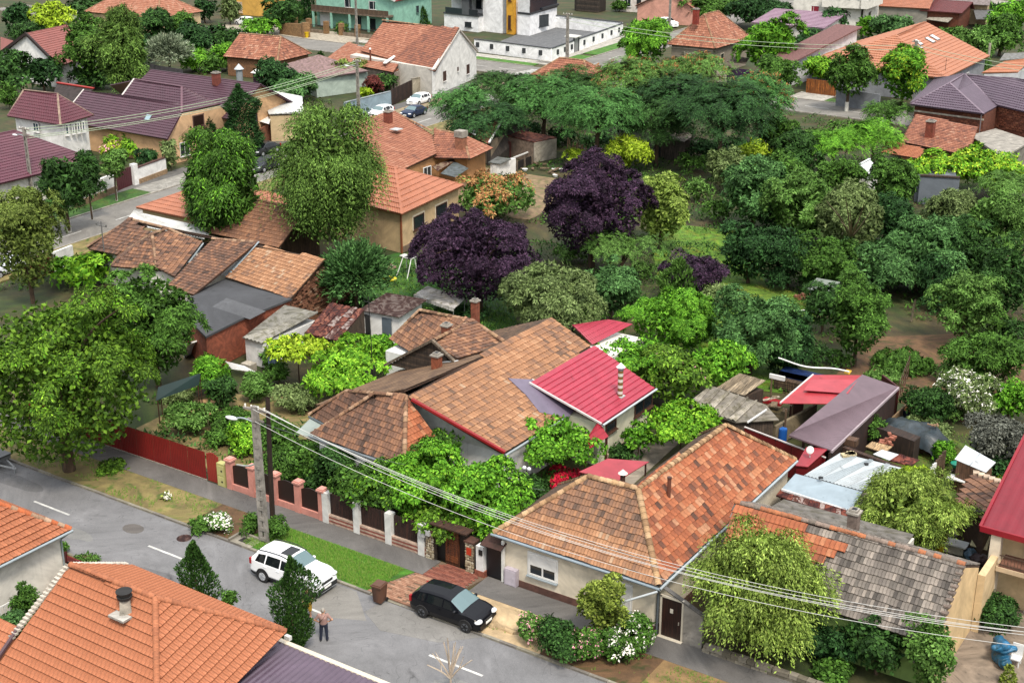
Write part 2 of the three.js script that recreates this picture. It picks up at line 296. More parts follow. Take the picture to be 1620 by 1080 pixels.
function win(parent,p,ry,w,h,o={}){
const f=new MB().at(p.x,p.y,p.z,ry),t=o.t||0.08,d=0.07;
f.box(0,h / 2 - t / 2,d / 2,w,t,d).box(0,-h / 2 + t / 2,d / 2,w,t,d).box(-w / 2 + t / 2,0,d / 2,t,h - 2*t,d).box(w / 2 - t / 2,0,d / 2,t,h - 2*t,d);
for(let k=1;k<(o.n||1);k++)f.box(-w / 2 + k*w / o.n,0,d / 2 - 0.005,t*0.8,h - 2*t,d - 0.01);
if(o.bars)for(let k=1;k<o.bars;k++)f.box(0,-h / 2 + k*h / o.bars,d / 2 - 0.008,w - 2*t,t*0.6,d - 0.02);
const fr=f.build(o.name||'window',o.frame||WHITE,parent);fr.base=parent.base;
const g=new MB().at(p.x,p.y,p.z,ry);g.box(0,0,0.02,w - 2*t,h - 2*t,0.02);g.build('pane',o.pane||GLASS,fr);
if(o.blind){const b=new MB().at(p.x,p.y,p.z,ry);b.box(0,h / 2 - t - h*o.blind / 2,0.04,w - 2*t - 0.01,h*o.blind,0.03);b.build('blind',o.blindMat||WHITE,fr);}
if(o.sill !==false){const s=new MB().at(p.x,p.y,p.z,ry);s.box(0,-h / 2 - 0.05,0.09,w + 0.16,0.06,0.18);s.build('sill',o.sillMat||o.frame||WHITE,fr);}
if(o.band){const s=new MB().at(p.x,p.y,p.z,ry),b=o.band,z=0.015;s.box(0,h / 2 + b / 2,z,w + 2*b,b,0.03).box(-w / 2 - b / 2,0,z,b,h,0.03).box(w / 2 + b / 2,0,z,b,h,0.03);s.build('surround',o.bandMat||WHITE,fr);}
return fr;
}
function winPx(parent,axis,at,x0,y0,x1,y1,o={}){
const f=axis==='z'?PZ:PX,a=f(x0,y0,at),b=f(x1,y1,at),c=a.clone().add(b).multiplyScalar(0.5);
return win(parent,c,axis==='z'?0:Math.PI / 2,Math.max(0.3,axis==='z'?Math.abs(b.x - a.x):Math.abs(b.z - a.z)),Math.max(0.3,Math.abs(a.y - b.y)),o);
}
function gutter(h,p,q,mat=ZINC){const mb=new MB();mb.tube([p,p.clone().lerp(q,0.5),q],0.075,7,6);return mb.build('gutter',mat,h);}
function downpipe(h,pts,mat=ZINC,r=0.05){const mb=new MB();for(let i=0;i + 1<pts.length;i++)mb.tube([pts[i],pts[i].clone().lerp(pts[i + 1],0.5),pts[i + 1]],r,7,3);return mb.build('downpipe',mat,h);}
function chimney(parent,p,o={}){
const w=o.w||0.5,hh=o.h||1,mb=new MB();mb.box(p.x,p.y + hh / 2 - 0.3,p.z,w,hh + 0.6,w);const c=mb.build('chimney',o.mat||M('#9a4a35',TX.brick),parent);c.base=baseOf(parent);
const cap=new MB();cap.box(p.x,p.y + hh + 0.05,p.z,w + 0.14,0.1,w + 0.14).box(p.x,p.y + hh + 0.16,p.z,w*0.8,0.12,w*0.8);if(parent.isGroup)cap.build('chimney_cap',o.capMat||CONCRETE,c);else cap.build('chimney_cap',o.capMat||CONCRETE,parent);
const hole=new MB();hole.box(p.x,p.y + hh + 0.225,p.z,w*0.5,0.015,w*0.5);hole.build('flue_opening',BLACK,parent.isGroup?c:parent);return c;
}
function house(o){
const{T,a,cx,cz}=box4(o),over=o.over??0.4,h=o.into||thing(o.name||'house',o.label,o.cat||'house',V(cx,0,cz),o.group);
const rf=roofFaces(o),k=(o.hr - o.he)/ Math.max(0.5,(o.axis==='x'?Math.abs(o.z1 - o.z0):o.x1 - o.x0)*(o.ratio??0.5));
if(o.wall){
const w=new MB(),hs=Math.max(o.he,o.hb??o.he),i=over,q=[[o.x0 + i,o.z1 - i],[o.x1 - i,o.z1 - i],[o.x1 - i,o.z0 + i],[o.x0 + i,o.z0 + i]].map(([x,z])=>{const p=T(x,0,z);return[p.x,p.z];});
w.prism(q.slice().reverse(),o.y0||0,Math.min(o.he,o.hb??o.he)+ k*i - 0.14);
for(const g of rf.gables){const c=T(cx,0,cz),dir=g[0].clone().lerp(g[1],0.5).setY(0);const out=dir.sub(c).setY(0).normalize();const pts=g.map((p)=>p.clone().addScaledVector(out,-i));const e=pts[1].clone().sub(pts[0]).normalize();pts[0].addScaledVector(e,i).y +=k*i;pts[1].addScaledVector(e,-i).y +=k*i;pts.forEach((p)=>{p.y -=0.16;});w.poly(newell(pts).dot(out)<0?pts.slice().reverse():pts,0.3);}
w.build('wall',o.wall,h);
if(o.plinth){const b=new MB(),e=0.03,q2=[[o.x0 + i - e,o.z1 - i + e],[o.x1 - i + e,o.z1 - i + e],[o.x1 - i + e,o.z0 + i - e],[o.x0 + i - e,o.z0 + i - e]].map(([x,z])=>{const p=T(x,0,z);return[p.x,p.z];});b.prism(q2.reverse(),0,o.plinth);b.build('plinth',o.plinthMat||M('#6b4a3c',TX.concrete),h);}
}
const faces=rf.faces.filter((f)=>!(o.skip||[]).includes(f.id)).map((f)=>({...f,...(o.face?.[f.id]||{})}));
const r=roof(h,faces,{seed:o.seed,ridges:o.ridges===false?[]:rf.ridges,...o.roof});
for(const w of o.windows||[]){
const[side,al,y,ww,hh,opt]=w,i=over;let p,ry;
if(side==='front'){p=T(o.x0 + i + al,y,o.z1 - i);ry=a;}else if(side==='right'){p=T(o.x1 - i,y,o.z1 - i - al);ry=a + Math.PI / 2;}
else if(side==='left'){p=T(o.x0 + i,y,o.z0 + i + al);ry=a - Math.PI / 2;}else{p=T(o.x1 - i - al,y,o.z0 + i);ry=a + Math.PI;}
win(h,p,ry,ww,hh,opt);
}
h.T=T;h.roof=r;return h;
}
// ---------- trees and plants ----------
class Leaves{
constructor(seed){this.p=[];this.c=[];this.i=[];this.r=rng(seed);this.n=0;}
leaf(pos,ax,nm,len,wid,col){
const side=ax.clone().cross(nm).normalize(),n2=side.clone().cross(ax).normalize(),b=this.n;
if(this.tri){const hs=side.multiplyScalar(wid / 2),t=pos.clone().addScaledVector(ax,len);this.p.push(pos.x - hs.x,pos.y - hs.y,pos.z - hs.z,pos.x + hs.x,pos.y + hs.y,pos.z + hs.z,t.x,t.y,t.z);for(let k=0;k<3;k++)this.c.push(col.r,col.g,col.b);this.i.push(b,b + 1,b + 2);this.n +=3;LEAFCOUNT.t++;return;}
LEAFCOUNT.t +=2;
const tip=pos.clone().addScaledVector(ax,len),mid=pos.clone().addScaledVector(ax,len*0.5).addScaledVector(n2,wid*0.22);
const l=mid.clone().addScaledVector(side,-wid / 2),r=mid.addScaledVector(side,wid / 2);
this.p.push(pos.x,pos.y,pos.z,r.x,r.y,r.z,tip.x,tip.y,tip.z,l.x,l.y,l.z);
for(let k=0;k<4;k++)this.c.push(col.r,col.g,col.b);
this.i.push(b,b + 1,b + 2,b,b + 2,b + 3);this.n +=4;
}
rv(){const r=this.r;let x,y,z,l;do{x=r()*2 - 1;y=r()*2 - 1;z=r()*2 - 1;l=x*x + y*y + z*z;}while(l>1||l<0.01);l=Math.sqrt(l);return V(x / l,y / l,z / l);}
build(name,parent,base,mat=LEAF){
const g=new THREE.BufferGeometry();for(let k=0;k<this.p.length;k +=3){this.p[k]-=base.x;this.p[k + 1]-=base.y;this.p[k + 2]-=base.z;}
g.setAttribute('position',new THREE.Float32BufferAttribute(this.p,3));g.setAttribute('color',new THREE.Float32BufferAttribute(this.c,3));g.setIndex(this.i);g.computeVertexNormals();
const o=new THREE.Mesh(g,mat);o.name=name;o.base=base;parent.add(o);LEAFCOUNT.n +=this.n / 4;return o;
}
}
const LEAFCOUNT={n:0,t:0};
const GREEN={
walnut:['#3d5a1a','#48681d','#557722','#344e17','#648629'],mid:['#33511b','#3d5e20','#476b27','#2b4618','#52782f'],
dark:['#233d19','#2b481d','#335423','#1e3516','#3d602b'],deep:['#1c3618','#24421e','#2d4f26','#182e16','#385c2f'],
bright:['#42701a','#4e801d','#5c9025','#386317','#6c9f2f'],lime:['#748f1b','#84a020','#96b12a','#657f19','#a6bd3c'],
vine:['#4f7f1a','#5e901d','#70a028','#427018','#85b034'],olive:['#4c5d31','#586a3b','#667847','#41502b','#748553'],
willow:['#61772e','#6f8636','#7f9643','#52672a','#90a550'],birch:['#445f26','#4f6d2c','#5c7b34','#3b5222','#6a893e'],
purple:['#261a28','#302233','#3c2a3e','#1e151f','#4a3449'],silver:['#66735a','#727f66','#808d73','#5a6652','#8f9a80'],
blue:['#34542a','#3f6233','#4a703b','#2c4824','#588046'],locust:['#4f5f25','#5a6b2c','#67793a','#435221','#748440'],
thuja:['#28451b','#325222','#3d5f28','#223a18','#486b2d'],gold:['#60702a','#6c7c30','#7c8c3a','#54642a','#8c9a48'],
sumac:['#2f5524','#39622d','#457036','#28481f','#52803f'],privet:['#3f6024','#4a6c2c','#567935','#365320','#648742'],
redleaf:['#4a2220','#582a26','#3e1d1b','#66332c'],flowerO:['#96683c','#a4784c','#ae865a','#8a5e38'],flowerW:['#e6e4da','#f0eee4','#dcd8cc'],flowerR:['#b01a34','#c4263e','#a01430'],flowerP:['#c88a98','#d8a0a8'],greyplum:['#4a4d45','#565950','#62655c','#3f423b','#6c7066'],
};
const pick=(pal,r)=>C(pal[Math.floor(r()*pal.length)]).multiplyScalar(0.72 + 0.5*r());
const STYLE={
broad(L,c,R,o){
const r=L.r,nb=Math.round((o.blobs||26)*1.25),pal=GREEN[o.pal],rm=Math.cbrt(R.x*R.y*R.z),out=[];
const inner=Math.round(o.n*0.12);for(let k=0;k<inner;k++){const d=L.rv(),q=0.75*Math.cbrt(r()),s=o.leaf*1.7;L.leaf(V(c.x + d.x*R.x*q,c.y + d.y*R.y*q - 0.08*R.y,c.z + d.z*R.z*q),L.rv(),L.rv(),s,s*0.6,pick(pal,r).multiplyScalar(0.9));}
const per=Math.round(o.n*0.88 / nb),nl=o.lobes??(nb>24?8:5),lobes=[],sd=r()*50,wob=(d)=>0.88 + 0.5*noise.noise(d.x*1.6 + sd,d.y*1.6,d.z*1.6 + sd);
for(let k=0;k<nl;k++){const d=V(0,0,0).copy(L.rv());d.y=Math.abs(d.y)*0.8 - 0.22 +(k===0?0.6:0);d.normalize();const q=(0.5 + 0.1*r())*wob(d);lobes.push({c:d.multiplyScalar(q),r:0.36 + 0.12*r(),tone:0.86 + 0.28*r()});}
for(let k=0;k<nb;k++){
const d=L.rv(),lb=lobes[k % nl];d.y=d.y*0.9 + 0.25;if(d.y<-0.4)d.y=-0.4 + 0.4*r();d.normalize();const u=lb.c.clone().addScaledVector(d,lb.r*(0.75 + 0.4*r())),rb=rm*(0.2 + 0.17*r())*Math.sqrt(26 / nb)*(o.lump?0.6 + 0.5*o.lump:1.1),b=V(c.x + u.x*R.x,c.y + u.y*R.y,c.z + u.z*R.z);out.push(b);
const nb_=d.clone().multiplyScalar(0.75).add(V(0,0.75,0)).normalize(),t1=nb_.clone().cross(L.rv()).normalize(),t2=nb_.clone().cross(t1),tone=lb.tone*(0.82 + 0.36*r()),ns=9,el=0.75 + 0.5*r(),tipB=o.tip&&r()<0.75;
for(let j=0;j<ns;j++){
const an=r()*6.283,rho=Math.sqrt((j + r())/ ns),sp=b.clone().addScaledVector(t1,Math.cos(an)*rho*rb*el).addScaledVector(t2,Math.sin(an)*rho*rb / el).addScaledVector(nb_,rb*(0.45 - 0.65*rho*rho)+(r()- 0.5)*0.25*rb),sn=nb_.clone().addScaledVector(t1,Math.cos(an)*rho*0.7).addScaledVector(t2,Math.sin(an)*rho*0.7).normalize(),st=0.86 + 0.28*r(),rs=rb*(0.3 + 0.16*r());
for(let m=0;m<per / ns;m++){
const e=L.rv();e.addScaledVector(sn,-e.dot(sn)*0.7);const pos=sp.clone().addScaledVector(e,rs*Math.sqrt(r()));pos.y -=rs*0.25*r();
const ax=e.normalize().add(L.rv().multiplyScalar(0.5)).add(V(0,-(o.droop??0.35),0)).normalize(),nm=sn.clone().add(L.rv().multiplyScalar(o.rough??0.5)),s=o.leaf*(0.7 + 0.6*r());
L.leaf(pos,ax,nm,s,s*(o.wid||0.5),tipB&&r()<o.tip?pick(GREEN[o.tipPal],r):pick(pal,r).multiplyScalar(tone*st));
}
}
}
return out;
},
weep(L,c,R,o){
const r=L.r,pal=GREEN[o.pal],per=12,ns=Math.round(o.n / per),heads=[],nh=Math.round((o.blobs||16)*1.6);
for(let k=0;k<nh;k++){const d=L.rv();d.y=d.y*0.95 + 0.12;const q=0.48 + 0.36*r();const w=0.85 + 0.5*noise.noise(d.x*1.5 + c.x,d.y*1.5,d.z*1.5);heads.push({p:V(c.x + d.x*R.x*q*w,c.y + d.y*R.y*q*(d.y>0.5?1.12:w),c.z + d.z*R.z*q*w),tone:0.68 + 0.6*r(),s:0.13 + 0.13*r()});}
for(let k=0;k<ns;k++){
const hd=heads[k % nh],d=L.rv();d.y=Math.abs(d.y)*0.7;const q=hd.s*(0.5 + 0.6*r()),rm=(R.x + R.z)/ 2;
const s0=V(hd.p.x + d.x*rm*q,hd.p.y + d.y*R.y*q,hd.p.z + d.z*rm*q),out=V(d.x*0.7 +(hd.p.x - c.x)/ R.x*0.5,0,d.z*0.7 +(hd.p.z - c.z)/ R.z*0.5),len=R.y*(0.2 + 0.4*r())*(o.hang||1),tone=hd.tone*(0.82 + 0.36*r());
for(let j=0;j<per;j++){
const t=j / per,pos=s0.clone().addScaledVector(out,rm*0.16*Math.sqrt(t));pos.y +=0.05*R.y*Math.sin(t*3)- len*t*(0.35 + 0.65*t);pos.add(L.rv().multiplyScalar(o.leaf*0.5));
if(pos.y<(o.floor??0.3))break;
const ax=V(out.x*0.6,-0.6,out.z*0.6).add(L.rv().multiplyScalar(0.6)).normalize(),nm=V(d.x + out.x*0.4,0.7,d.z + out.z*0.4).add(L.rv().multiplyScalar(0.5)),s=o.leaf*(0.8 + 0.5*r());
L.leaf(pos,ax,nm,s,s*(o.wid||0.28),(o.tip&&r()<o.tip?pick(GREEN[o.tipPal],r):pick(pal,r)).multiplyScalar(tone));
}
}
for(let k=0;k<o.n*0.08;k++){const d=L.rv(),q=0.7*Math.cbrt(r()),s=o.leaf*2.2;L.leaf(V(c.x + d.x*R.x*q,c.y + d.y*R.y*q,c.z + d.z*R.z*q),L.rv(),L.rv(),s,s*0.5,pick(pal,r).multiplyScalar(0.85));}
return heads.map((h)=>h.p);
},
frond(L,c,R,o){
const r=L.r,pal=GREEN[o.pal],per=60,nr=Math.round(o.n / per),blobs=[];
for(let k=0;k<(o.blobs||14);k++){const d=L.rv();d.y=d.y*0.6 + 0.3;blobs.push(V(c.x + d.x*R.x*0.55,c.y + d.y*R.y*0.55,c.z + d.z*R.z*0.55));}
for(let k=0;k<nr;k++){
const b=blobs[k % blobs.length],d=L.rv();d.y=Math.abs(d.y)*0.9 + 0.05 - 0.25*r();const q=0.36 + 0.12*r(),pos=V(b.x + d.x*R.x*q,b.y + d.y*R.y*q,b.z + d.z*R.z*q),axis=d.clone().add(V(0,0.7,0)).normalize(),tone=0.7 + 0.55*r();
const fl=o.leaf*(2.6 + 1.2*r()),t1=axis.clone().cross(L.rv()).normalize(),t2=axis.clone().cross(t1);
if(o.tip&&r()<o.tip){for(let j=0;j<14;j++){const a=L.rv().multiplyScalar(0.6).add(axis).normalize();L.leaf(pos.clone().addScaledVector(axis,0.2).add(L.rv().multiplyScalar(o.leaf*0.9)),a,L.rv(),o.leaf*0.8,o.leaf*0.5,pick(GREEN[o.tipPal],r));}}
for(let m=0;m<6;m++){
const an=m / 6*6.283 + r(),dir=t1.clone().multiplyScalar(Math.cos(an)).addScaledVector(t2,Math.sin(an)).addScaledVector(axis,0.55).normalize(),sd=dir.clone().cross(axis).normalize();
for(let j=1;j<=5;j++)for(const s of[-1,1]){
const t=j / 5,pp=pos.clone().addScaledVector(dir,fl*t).add(V(0,-fl*0.35*t*t,0)),ax=sd.clone().multiplyScalar(s).addScaledVector(dir,0.6).add(V(0,-0.3,0)).normalize();
L.leaf(pp,ax,axis.clone().add(L.rv().multiplyScalar(0.25)),o.leaf*(1.1 - 0.4*t),o.leaf*0.36,pick(pal,r).multiplyScalar(tone));
}
}
}
return blobs;
},
spire(L,c,R,o){
const r=L.r,pal=GREEN[o.pal],lobes=[];for(let k=0;k<26;k++)lobes.push([r()*6.283,r()*1.7 - 0.9,0.14 + 0.24*r()]);
for(let k=0;k<o.n;k++){
const t=Math.pow(r(),o.cone?1.4:1.05),y=t*2 - 1,an=r()*6.283;let q=o.cone?Math.pow(1 - t,0.75)*0.98 + 0.04:Math.min(0.84,Math.pow((1 - t)*2.2,0.6)*0.8 + 0.04)*(0.72 + 0.28*Math.min(1,t*5));
for(const l of lobes){const da=Math.cos(an - l[0]);q +=l[2]*Math.max(0,da)*Math.pow(Math.max(0,da),2)*Math.exp(-22*(y - l[1])*(y - l[1]))*(o.cone?0.8:1.2)- 0.008;}
q*=0.72 + 0.3*r();const d=V(Math.cos(an),0,Math.sin(an)),pos=V(c.x + d.x*R.x*q,c.y + y*R.y,c.z + d.z*R.z*q);
const ax=V(d.x*0.55,o.cone?0.25:0.95,d.z*0.55).add(L.rv().multiplyScalar(0.45)).normalize(),s=o.leaf*(0.7 + 0.7*r());
L.leaf(pos,ax,d.clone().add(V(0,0.5,0)).add(L.rv().multiplyScalar(0.5)),s,s*(o.wid||0.36),pick(pal,r));
}
return[];
},
feather(L,c,R,o){
const r=L.r,pal=GREEN[o.pal],per=26,np=Math.round(o.n / per);
for(let k=0;k<np;k++){
const d=L.rv();d.y=Math.abs(d.y)*1.1 - 0.35;d.normalize();const tone=0.7 + 0.55*r(),l0=0.25 + 0.15*r(),l1=0.85 + 0.25*r();
for(let j=0;j<per;j++){
const t=lerp(l0,l1,j / per),pos=V(c.x + d.x*R.x*t,c.y + d.y*R.y*t - R.y*0.12*t*t + 0.1*R.y,c.z + d.z*R.z*t).add(L.rv().multiplyScalar(o.leaf*0.6)),s=o.leaf*(0.8 + 0.5*r());
L.leaf(pos,d.clone().add(V(0,0.25,0)).add(L.rv().multiplyScalar(0.55)).normalize(),V(d.x,1,d.z).add(L.rv().multiplyScalar(0.4)),s,s*(o.wid||0.25),pick(pal,r).multiplyScalar(tone));
}
}
return[];
},
};
let treeSeed=100;
function tree(o){
const grow=o.grow??1.2,cx=o.at[0],cy=o.at[1],a=o.at[2]*grow,b=o.at[3]*grow,ph=PITCH + Math.atan((cy - 540)/ FOCAL),clear=Math.min(o.clear??0.6,o.whitewash?9:1.2)*(o.whitewash?1:0.5);let h=4,c,s,rx,ry;
for(let k=0;k<12;k++){c=P(cx,cy,h);s=pxPerM(c);rx=a / s;const bb=(b / s)**2 -(rx*(o.deep||1)*Math.sin(ph))**2;ry=Math.max(o.minRy??0.45*(b / s),Math.sqrt(Math.max(0,bb))/ Math.cos(ph));h=o.h??(ry + clear);}
const rz=rx*(o.deep||1),base=V(c.x,0,c.z),t=thing(o.name||'tree',o.label,o.cat||'tree',base,o.group),L=new Leaves(o.seed||treeSeed++);
const px=o.px||7,lp=(o.leafPx||px)*0.7,leaf=lp / s,wid=o.wid||0.5,area=Math.PI*a*b;
const n=Math.min(o.max||60000,Math.round((o.dens||1)*1.3*area*5.2 /(lp**2*wid*0.5)));
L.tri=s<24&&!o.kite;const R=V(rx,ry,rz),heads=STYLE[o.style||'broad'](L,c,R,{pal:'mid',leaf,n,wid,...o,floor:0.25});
const tk=new MB(),rr=o.tr||clamp(rx*0.055,0.06,0.3),lean=L.rv().multiplyScalar(0.25),top=V(c.x + lean.x,Math.max(0.4,c.y - ry*0.1),c.z + lean.z);
tk.taper([base.clone().add(V(0,-0.1,0)),base.clone().lerp(top,0.5).add(V(lean.z*0.5,0,lean.x*0.5)),top],rr*1.15,rr*0.6,8);
for(const hd of heads.slice(0,9))tk.taper([base.clone().lerp(top,0.55 + 0.4*L.r()),top.clone().lerp(hd,0.5).add(V(0,0.12*ry,0)),hd],rr*0.45,rr*0.12,5);
if(o.trunk !==false)tk.build(o.stem||'trunk',o.bark||BARK,t);
if(o.whitewash){const w=new MB();w.cyl(base.x,0,base.z,rr*1.25,rr*1.15,Math.min(1.3,clear),10);w.build('whitewash_band',M('#d8d6cc',TX.plaster),t);}
L.build(o.crown||'crown',t,base);t.c=c;t.R=R;return t;
}
const shrub=(o)=>tree({name:'shrub',cat:'shrub',clear:0.05,crown:'foliage',stem:'stem',tr:0.05,blobs:12,...o});
function leafMass(parent,name,c,R,o){const L=new Leaves(o.seed||treeSeed++);STYLE[o.style||'broad'](L,c,R,{pal:'vine',leaf:0.28,n:3000,wid:0.6,...o});return L.build(name,parent,baseOf(parent));}
// ---------- ground, roads, pavements ----------
function sheet(name,xz,y,mat,th=0.06){const mb=new MB();mb.poly(up(xz.map(([x,z])=>V(x,y,z))),th);const o=mb.build(name,mat,null);o.userData.kind='structure';return o;}
const ASPHALT=M('#88888a',TX.asphalt,{roughness:0.9,bumpScale:0.006}),PAVE=M('#716e6b',TX.asphalt,{roughness:0.92,bumpScale:0.006}),GRASS=M('#5d8c28',TX.grass,{bumpScale:0.03}),DRYGRASS=M('#84805a',TX.dirt,{bumpScale:0.02}),SOIL=M('#6a5540',TX.dirt,{bumpScale:0.03}),SAND=M('#c2b092',TX.sand,{bumpScale:0.03}),PALECON=M('#b9b5ab',TX.concrete);
{
const g=new THREE.PlaneGeometry(1400,1400);g.rotateX(-Math.PI / 2);g.translate(-120,-0.05,-150);boxUV(g);
const o=new THREE.Mesh(g,M('#cfc9b4',TX.field,{bumpScale:0.05}));o.name='ground';o.userData.kind='structure';scene.add(o);
}
const PAINT=M('#d4d4d0',TX.concrete,{roughness:0.8});
const rect=(x0,x1,z0,z1)=>[[x0,z1],[x1,z1],[x1,z0],[x0,z0]];
sheet('road',rect(-170,40,-47.2,-41.5),0,ASPHALT);
sheet('road_repair',[[-45.2,-46.9],[-40.8,-47.1],[-38.6,-45.2],[-41,-44.1],[-44.6,-45.0]],0.004,M('#94918b',TX.asphalt,{roughness:0.9}),0.02);
sheet('dirt_patch',[[-39,-47.1],[-33,-47.15],[-34.5,-45.6],[-37.5,-44.9],[-39.2,-45.8]],0.008,M('#8e8c88',TX.asphalt),0.02);
{
const k0=new THREE.Group();k0.name=numbered('kerb');k0.userData.kind='structure';k0.base=V(0,0,0);scene.add(k0);
const r=rng(5),g=new THREE.BoxGeometry(0.98,0.3,0.16);boxUV(g);const mats=['#8d877b','#97917f','#857f76','#a09a8a'].map((h)=>M(h,TX.concrete));
for(let x=-96;x<5;x +=1.0){const drive=x>-40.6&&x<-36.4;const o=new THREE.Mesh(g,mats[Math.floor(r()*4)]);o.name='kerb_stone';o.position.set(x + 0.5,(drive?-0.11:-0.04)+(r()- 0.5)*0.015,-47.28 +(r()- 0.5)*0.02);o.rotation.y=(r()- 0.5)*0.02;k0.add(o);}
const k1=new THREE.Group();k1.name=numbered('kerb');k1.userData.kind='structure';scene.add(k1);
for(let x=-96;x<0;x +=1.0){const o=new THREE.Mesh(g,mats[Math.floor(r()*4)]);o.name='kerb_stone';o.position.set(x + 0.5,-0.07,-41.42 +(r()- 0.5)*0.02);k1.add(o);}
}
sheet('verge',[[-100,-47.36],[-53.4,-47.36],[-53.4,-50.2],[-100,-50.2]],0.1,DRYGRASS,0.2);
sheet('flower_bed',rect(-53.4,-49.3,-50.2,-47.36),0.105,SOIL,0.2);
sheet('lawn',[[-49.3,-47.36],[-40.4,-47.36],[-39.4,-50.2],[-49.3,-50.2]],0.1,GRASS,0.2);
sheet('verge_sand',[[-36.4,-47.36],[-29.8,-47.36],[-29.8,-50.2],[-36.4,-50.2]],0.09,SAND,0.2);
sheet('shrub_bed',rect(-29.8,-24.6,-50.2,-47.36),0.1,SOIL,0.2);
sheet('verge_dry',rect(-24.6,30,-50.2,-47.36),0.1,M('#8f7c5e',TX.dirt,{bumpScale:0.02}),0.2);
sheet('sidewalk',rect(-120,-38.9,-51.85,-50.2),0.11,PAVE,0.2);
sheet('sidewalk',rect(-35.9,30,-51.95,-50.2),0.11,PAVE,0.2);
{
const p=sheet('brick_paving',[[-40.5,-47.36],[-36.4,-47.36],[-36.3,-50.2],[-35.9,-51.9],[-38.9,-51.9],[-39.4,-50.2]],0.06,M('#7a6a5c',TX.sand),0.2);
const g=new THREE.BoxGeometry(0.27,0.06,0.13);boxUV(g);const ms=[],r=rng(8);
for(let i=0;i<26;i++)for(let j=0;j<36;j++){
const x=-41 + i*0.28 +(j % 2)*0.14,z=-47.45 - j*0.14;if(x<-40.3 +(-(z + 47.36))*0.4||x>-36.3||z<-51.85||(z>-49.6&&r()<0.12))continue;
ms.push([x,z,r()]);
}
const im=new THREE.InstancedMesh(g,M('#ffffff',TX.brick),ms.length);im.name='bricks';im.userData.kind='stuff';
ms.forEach(([x,z,t],k)=>{const m=new THREE.Matrix4().makeRotationY(0.785*(k % 2?1:-1)*0.0 +(t - 0.5)*0.06).setPosition(x,0.065 + 0.008*t,z);im.setMatrixAt(k,m);im.setColorAt(k,C(z<-50.2?['#9a5c4a','#8a5244','#a56a58'][k % 3]:['#b58a70','#a67c64','#c29a80'][k % 3]).multiplyScalar(0.85 + 0.3*t));});p.add(im);
}
sheet('footpath',rect(-39.7,10,-41.34,-39.5),0.08,PALECON,0.2);
sheet('lawn',[[-47.5,-41.34],[-39.75,-41.34],[-39.75,-38.6],[-47.5,-38.6]],0.09,M('#48661f',TX.grass,{bumpScale:0.03}),0.2);
sheet('verge',rect(-100,-47.55,-41.34,-38),0.08,M('#8a7a58',TX.dirt,{bumpScale:0.02}),0.2);
for(let k=-4;k<6;k++){const x=-63 + k*9.6;sheet('road_marking',rect(x,x + 3.1,-44.58,-44.44),0.006,PAINT,0.01);}
for(const[x,z,a,b,s]of[[-66,-45.6,2.4,0.6,1],[-58,-43.2,1.6,0.5,2],[-49.5,-42.6,2.6,0.45,3],[-30,-43,2.8,0.7,4],[-24,-45.8,1.8,0.6,5]])sheet('road_patch',Array.from({length:14},(_,k)=>{const t=k / 14*6.283,n=1 + 0.35*noise.noise(Math.cos(t)*2 + s,Math.sin(t)*2,s);return[x + a*n*Math.cos(t),z + b*n*Math.sin(t)];}),0.003,M(s % 2?'#777779':'#939391',TX.asphalt,{roughness:0.9}),0.02);
sheet('manhole_cover',Array.from({length:16},(_,k)=>{const a=k / 16*6.283;return[-52.4 + 0.42*Math.cos(a),-46.2 + 0.42*Math.sin(a)];}),0.006,M('#7c6258',TX.rust),0.02);
sheet('road_patch',Array.from({length:12},(_,k)=>{const a=k / 12*6.283;return[-55.6 + 0.7*Math.cos(a),-45.4 + 0.5*Math.sin(a)];}),0.006,M('#6f6a66',TX.asphalt),0.02);
const LC=(z)=>-106.2 - 0.07*(-z - 84);
const strip=(name,a,b,z0,z1,y,mat,th)=>sheet(name,[[LC(z1)+ a,z1],[LC(z1)+ b,z1],[LC(z0)+ b,z0],[LC(z0)+ a,z0]],y,mat,th);
const ROAD2=M('#8c8983',TX.asphalt,{roughness:0.9}),LAWN2=M('#4f7128',TX.grass,{bumpScale:0.03});
strip('road',-4.2,2.5,-300,-50.2,0.0,ROAD2);
strip('kerb',-4.4,-4.2,-181,-52,0.1,CONCRETE,0.2);strip('kerb',2.5,2.7,-178,-52,0.1,CONCRETE,0.2);
strip('kerb',-4.4,-4.2,-300,-193.5,0.1,CONCRETE,0.2);strip('kerb',2.5,2.7,-300,-190,0.1,CONCRETE,0.2);
strip('lawn',-7.4,-4.4,-98.5,-60,0.08,LAWN2,0.2);strip('driveway',-7.4,-4.4,-107.5,-98.5,0.09,M('#9a978f',TX.concrete),0.2);strip('lawn',-7.4,-4.4,-135,-107.5,0.08,LAWN2,0.2);
strip('sidewalk',-9.4,-7.4,-178,-60,0.1,M('#716f6c',TX.asphalt),0.2);strip('verge',-7.4,-4.4,-178,-135,0.07,M('#9c948a',TX.dirt),0.2);
strip('verge',2.7,6,-178,-52,0.08,DRYGRASS,0.2);
for(let z=-62;z>-176;z -=9)strip('road_marking',-0.06,0.08,z - 4.4,z,0.006,PAINT,0.01);
for(let z=-196;z>-260;z -=8)strip('road_marking',-0.9,-0.75,z - 4,z,0.006,PAINT,0.01);
const TC=(x)=>-183.4 - 0.055*(-x - 69),tstrip=(name,a,b,x0,x1,y,mat,th)=>sheet(name,[[x0,TC(x0)+ a],[x1,TC(x1)+ a],[x1,TC(x1)+ b],[x0,TC(x0)+ b]],y,mat,th);
tstrip('road',-4.3,4.4,-260,60,0.004,ROAD2);
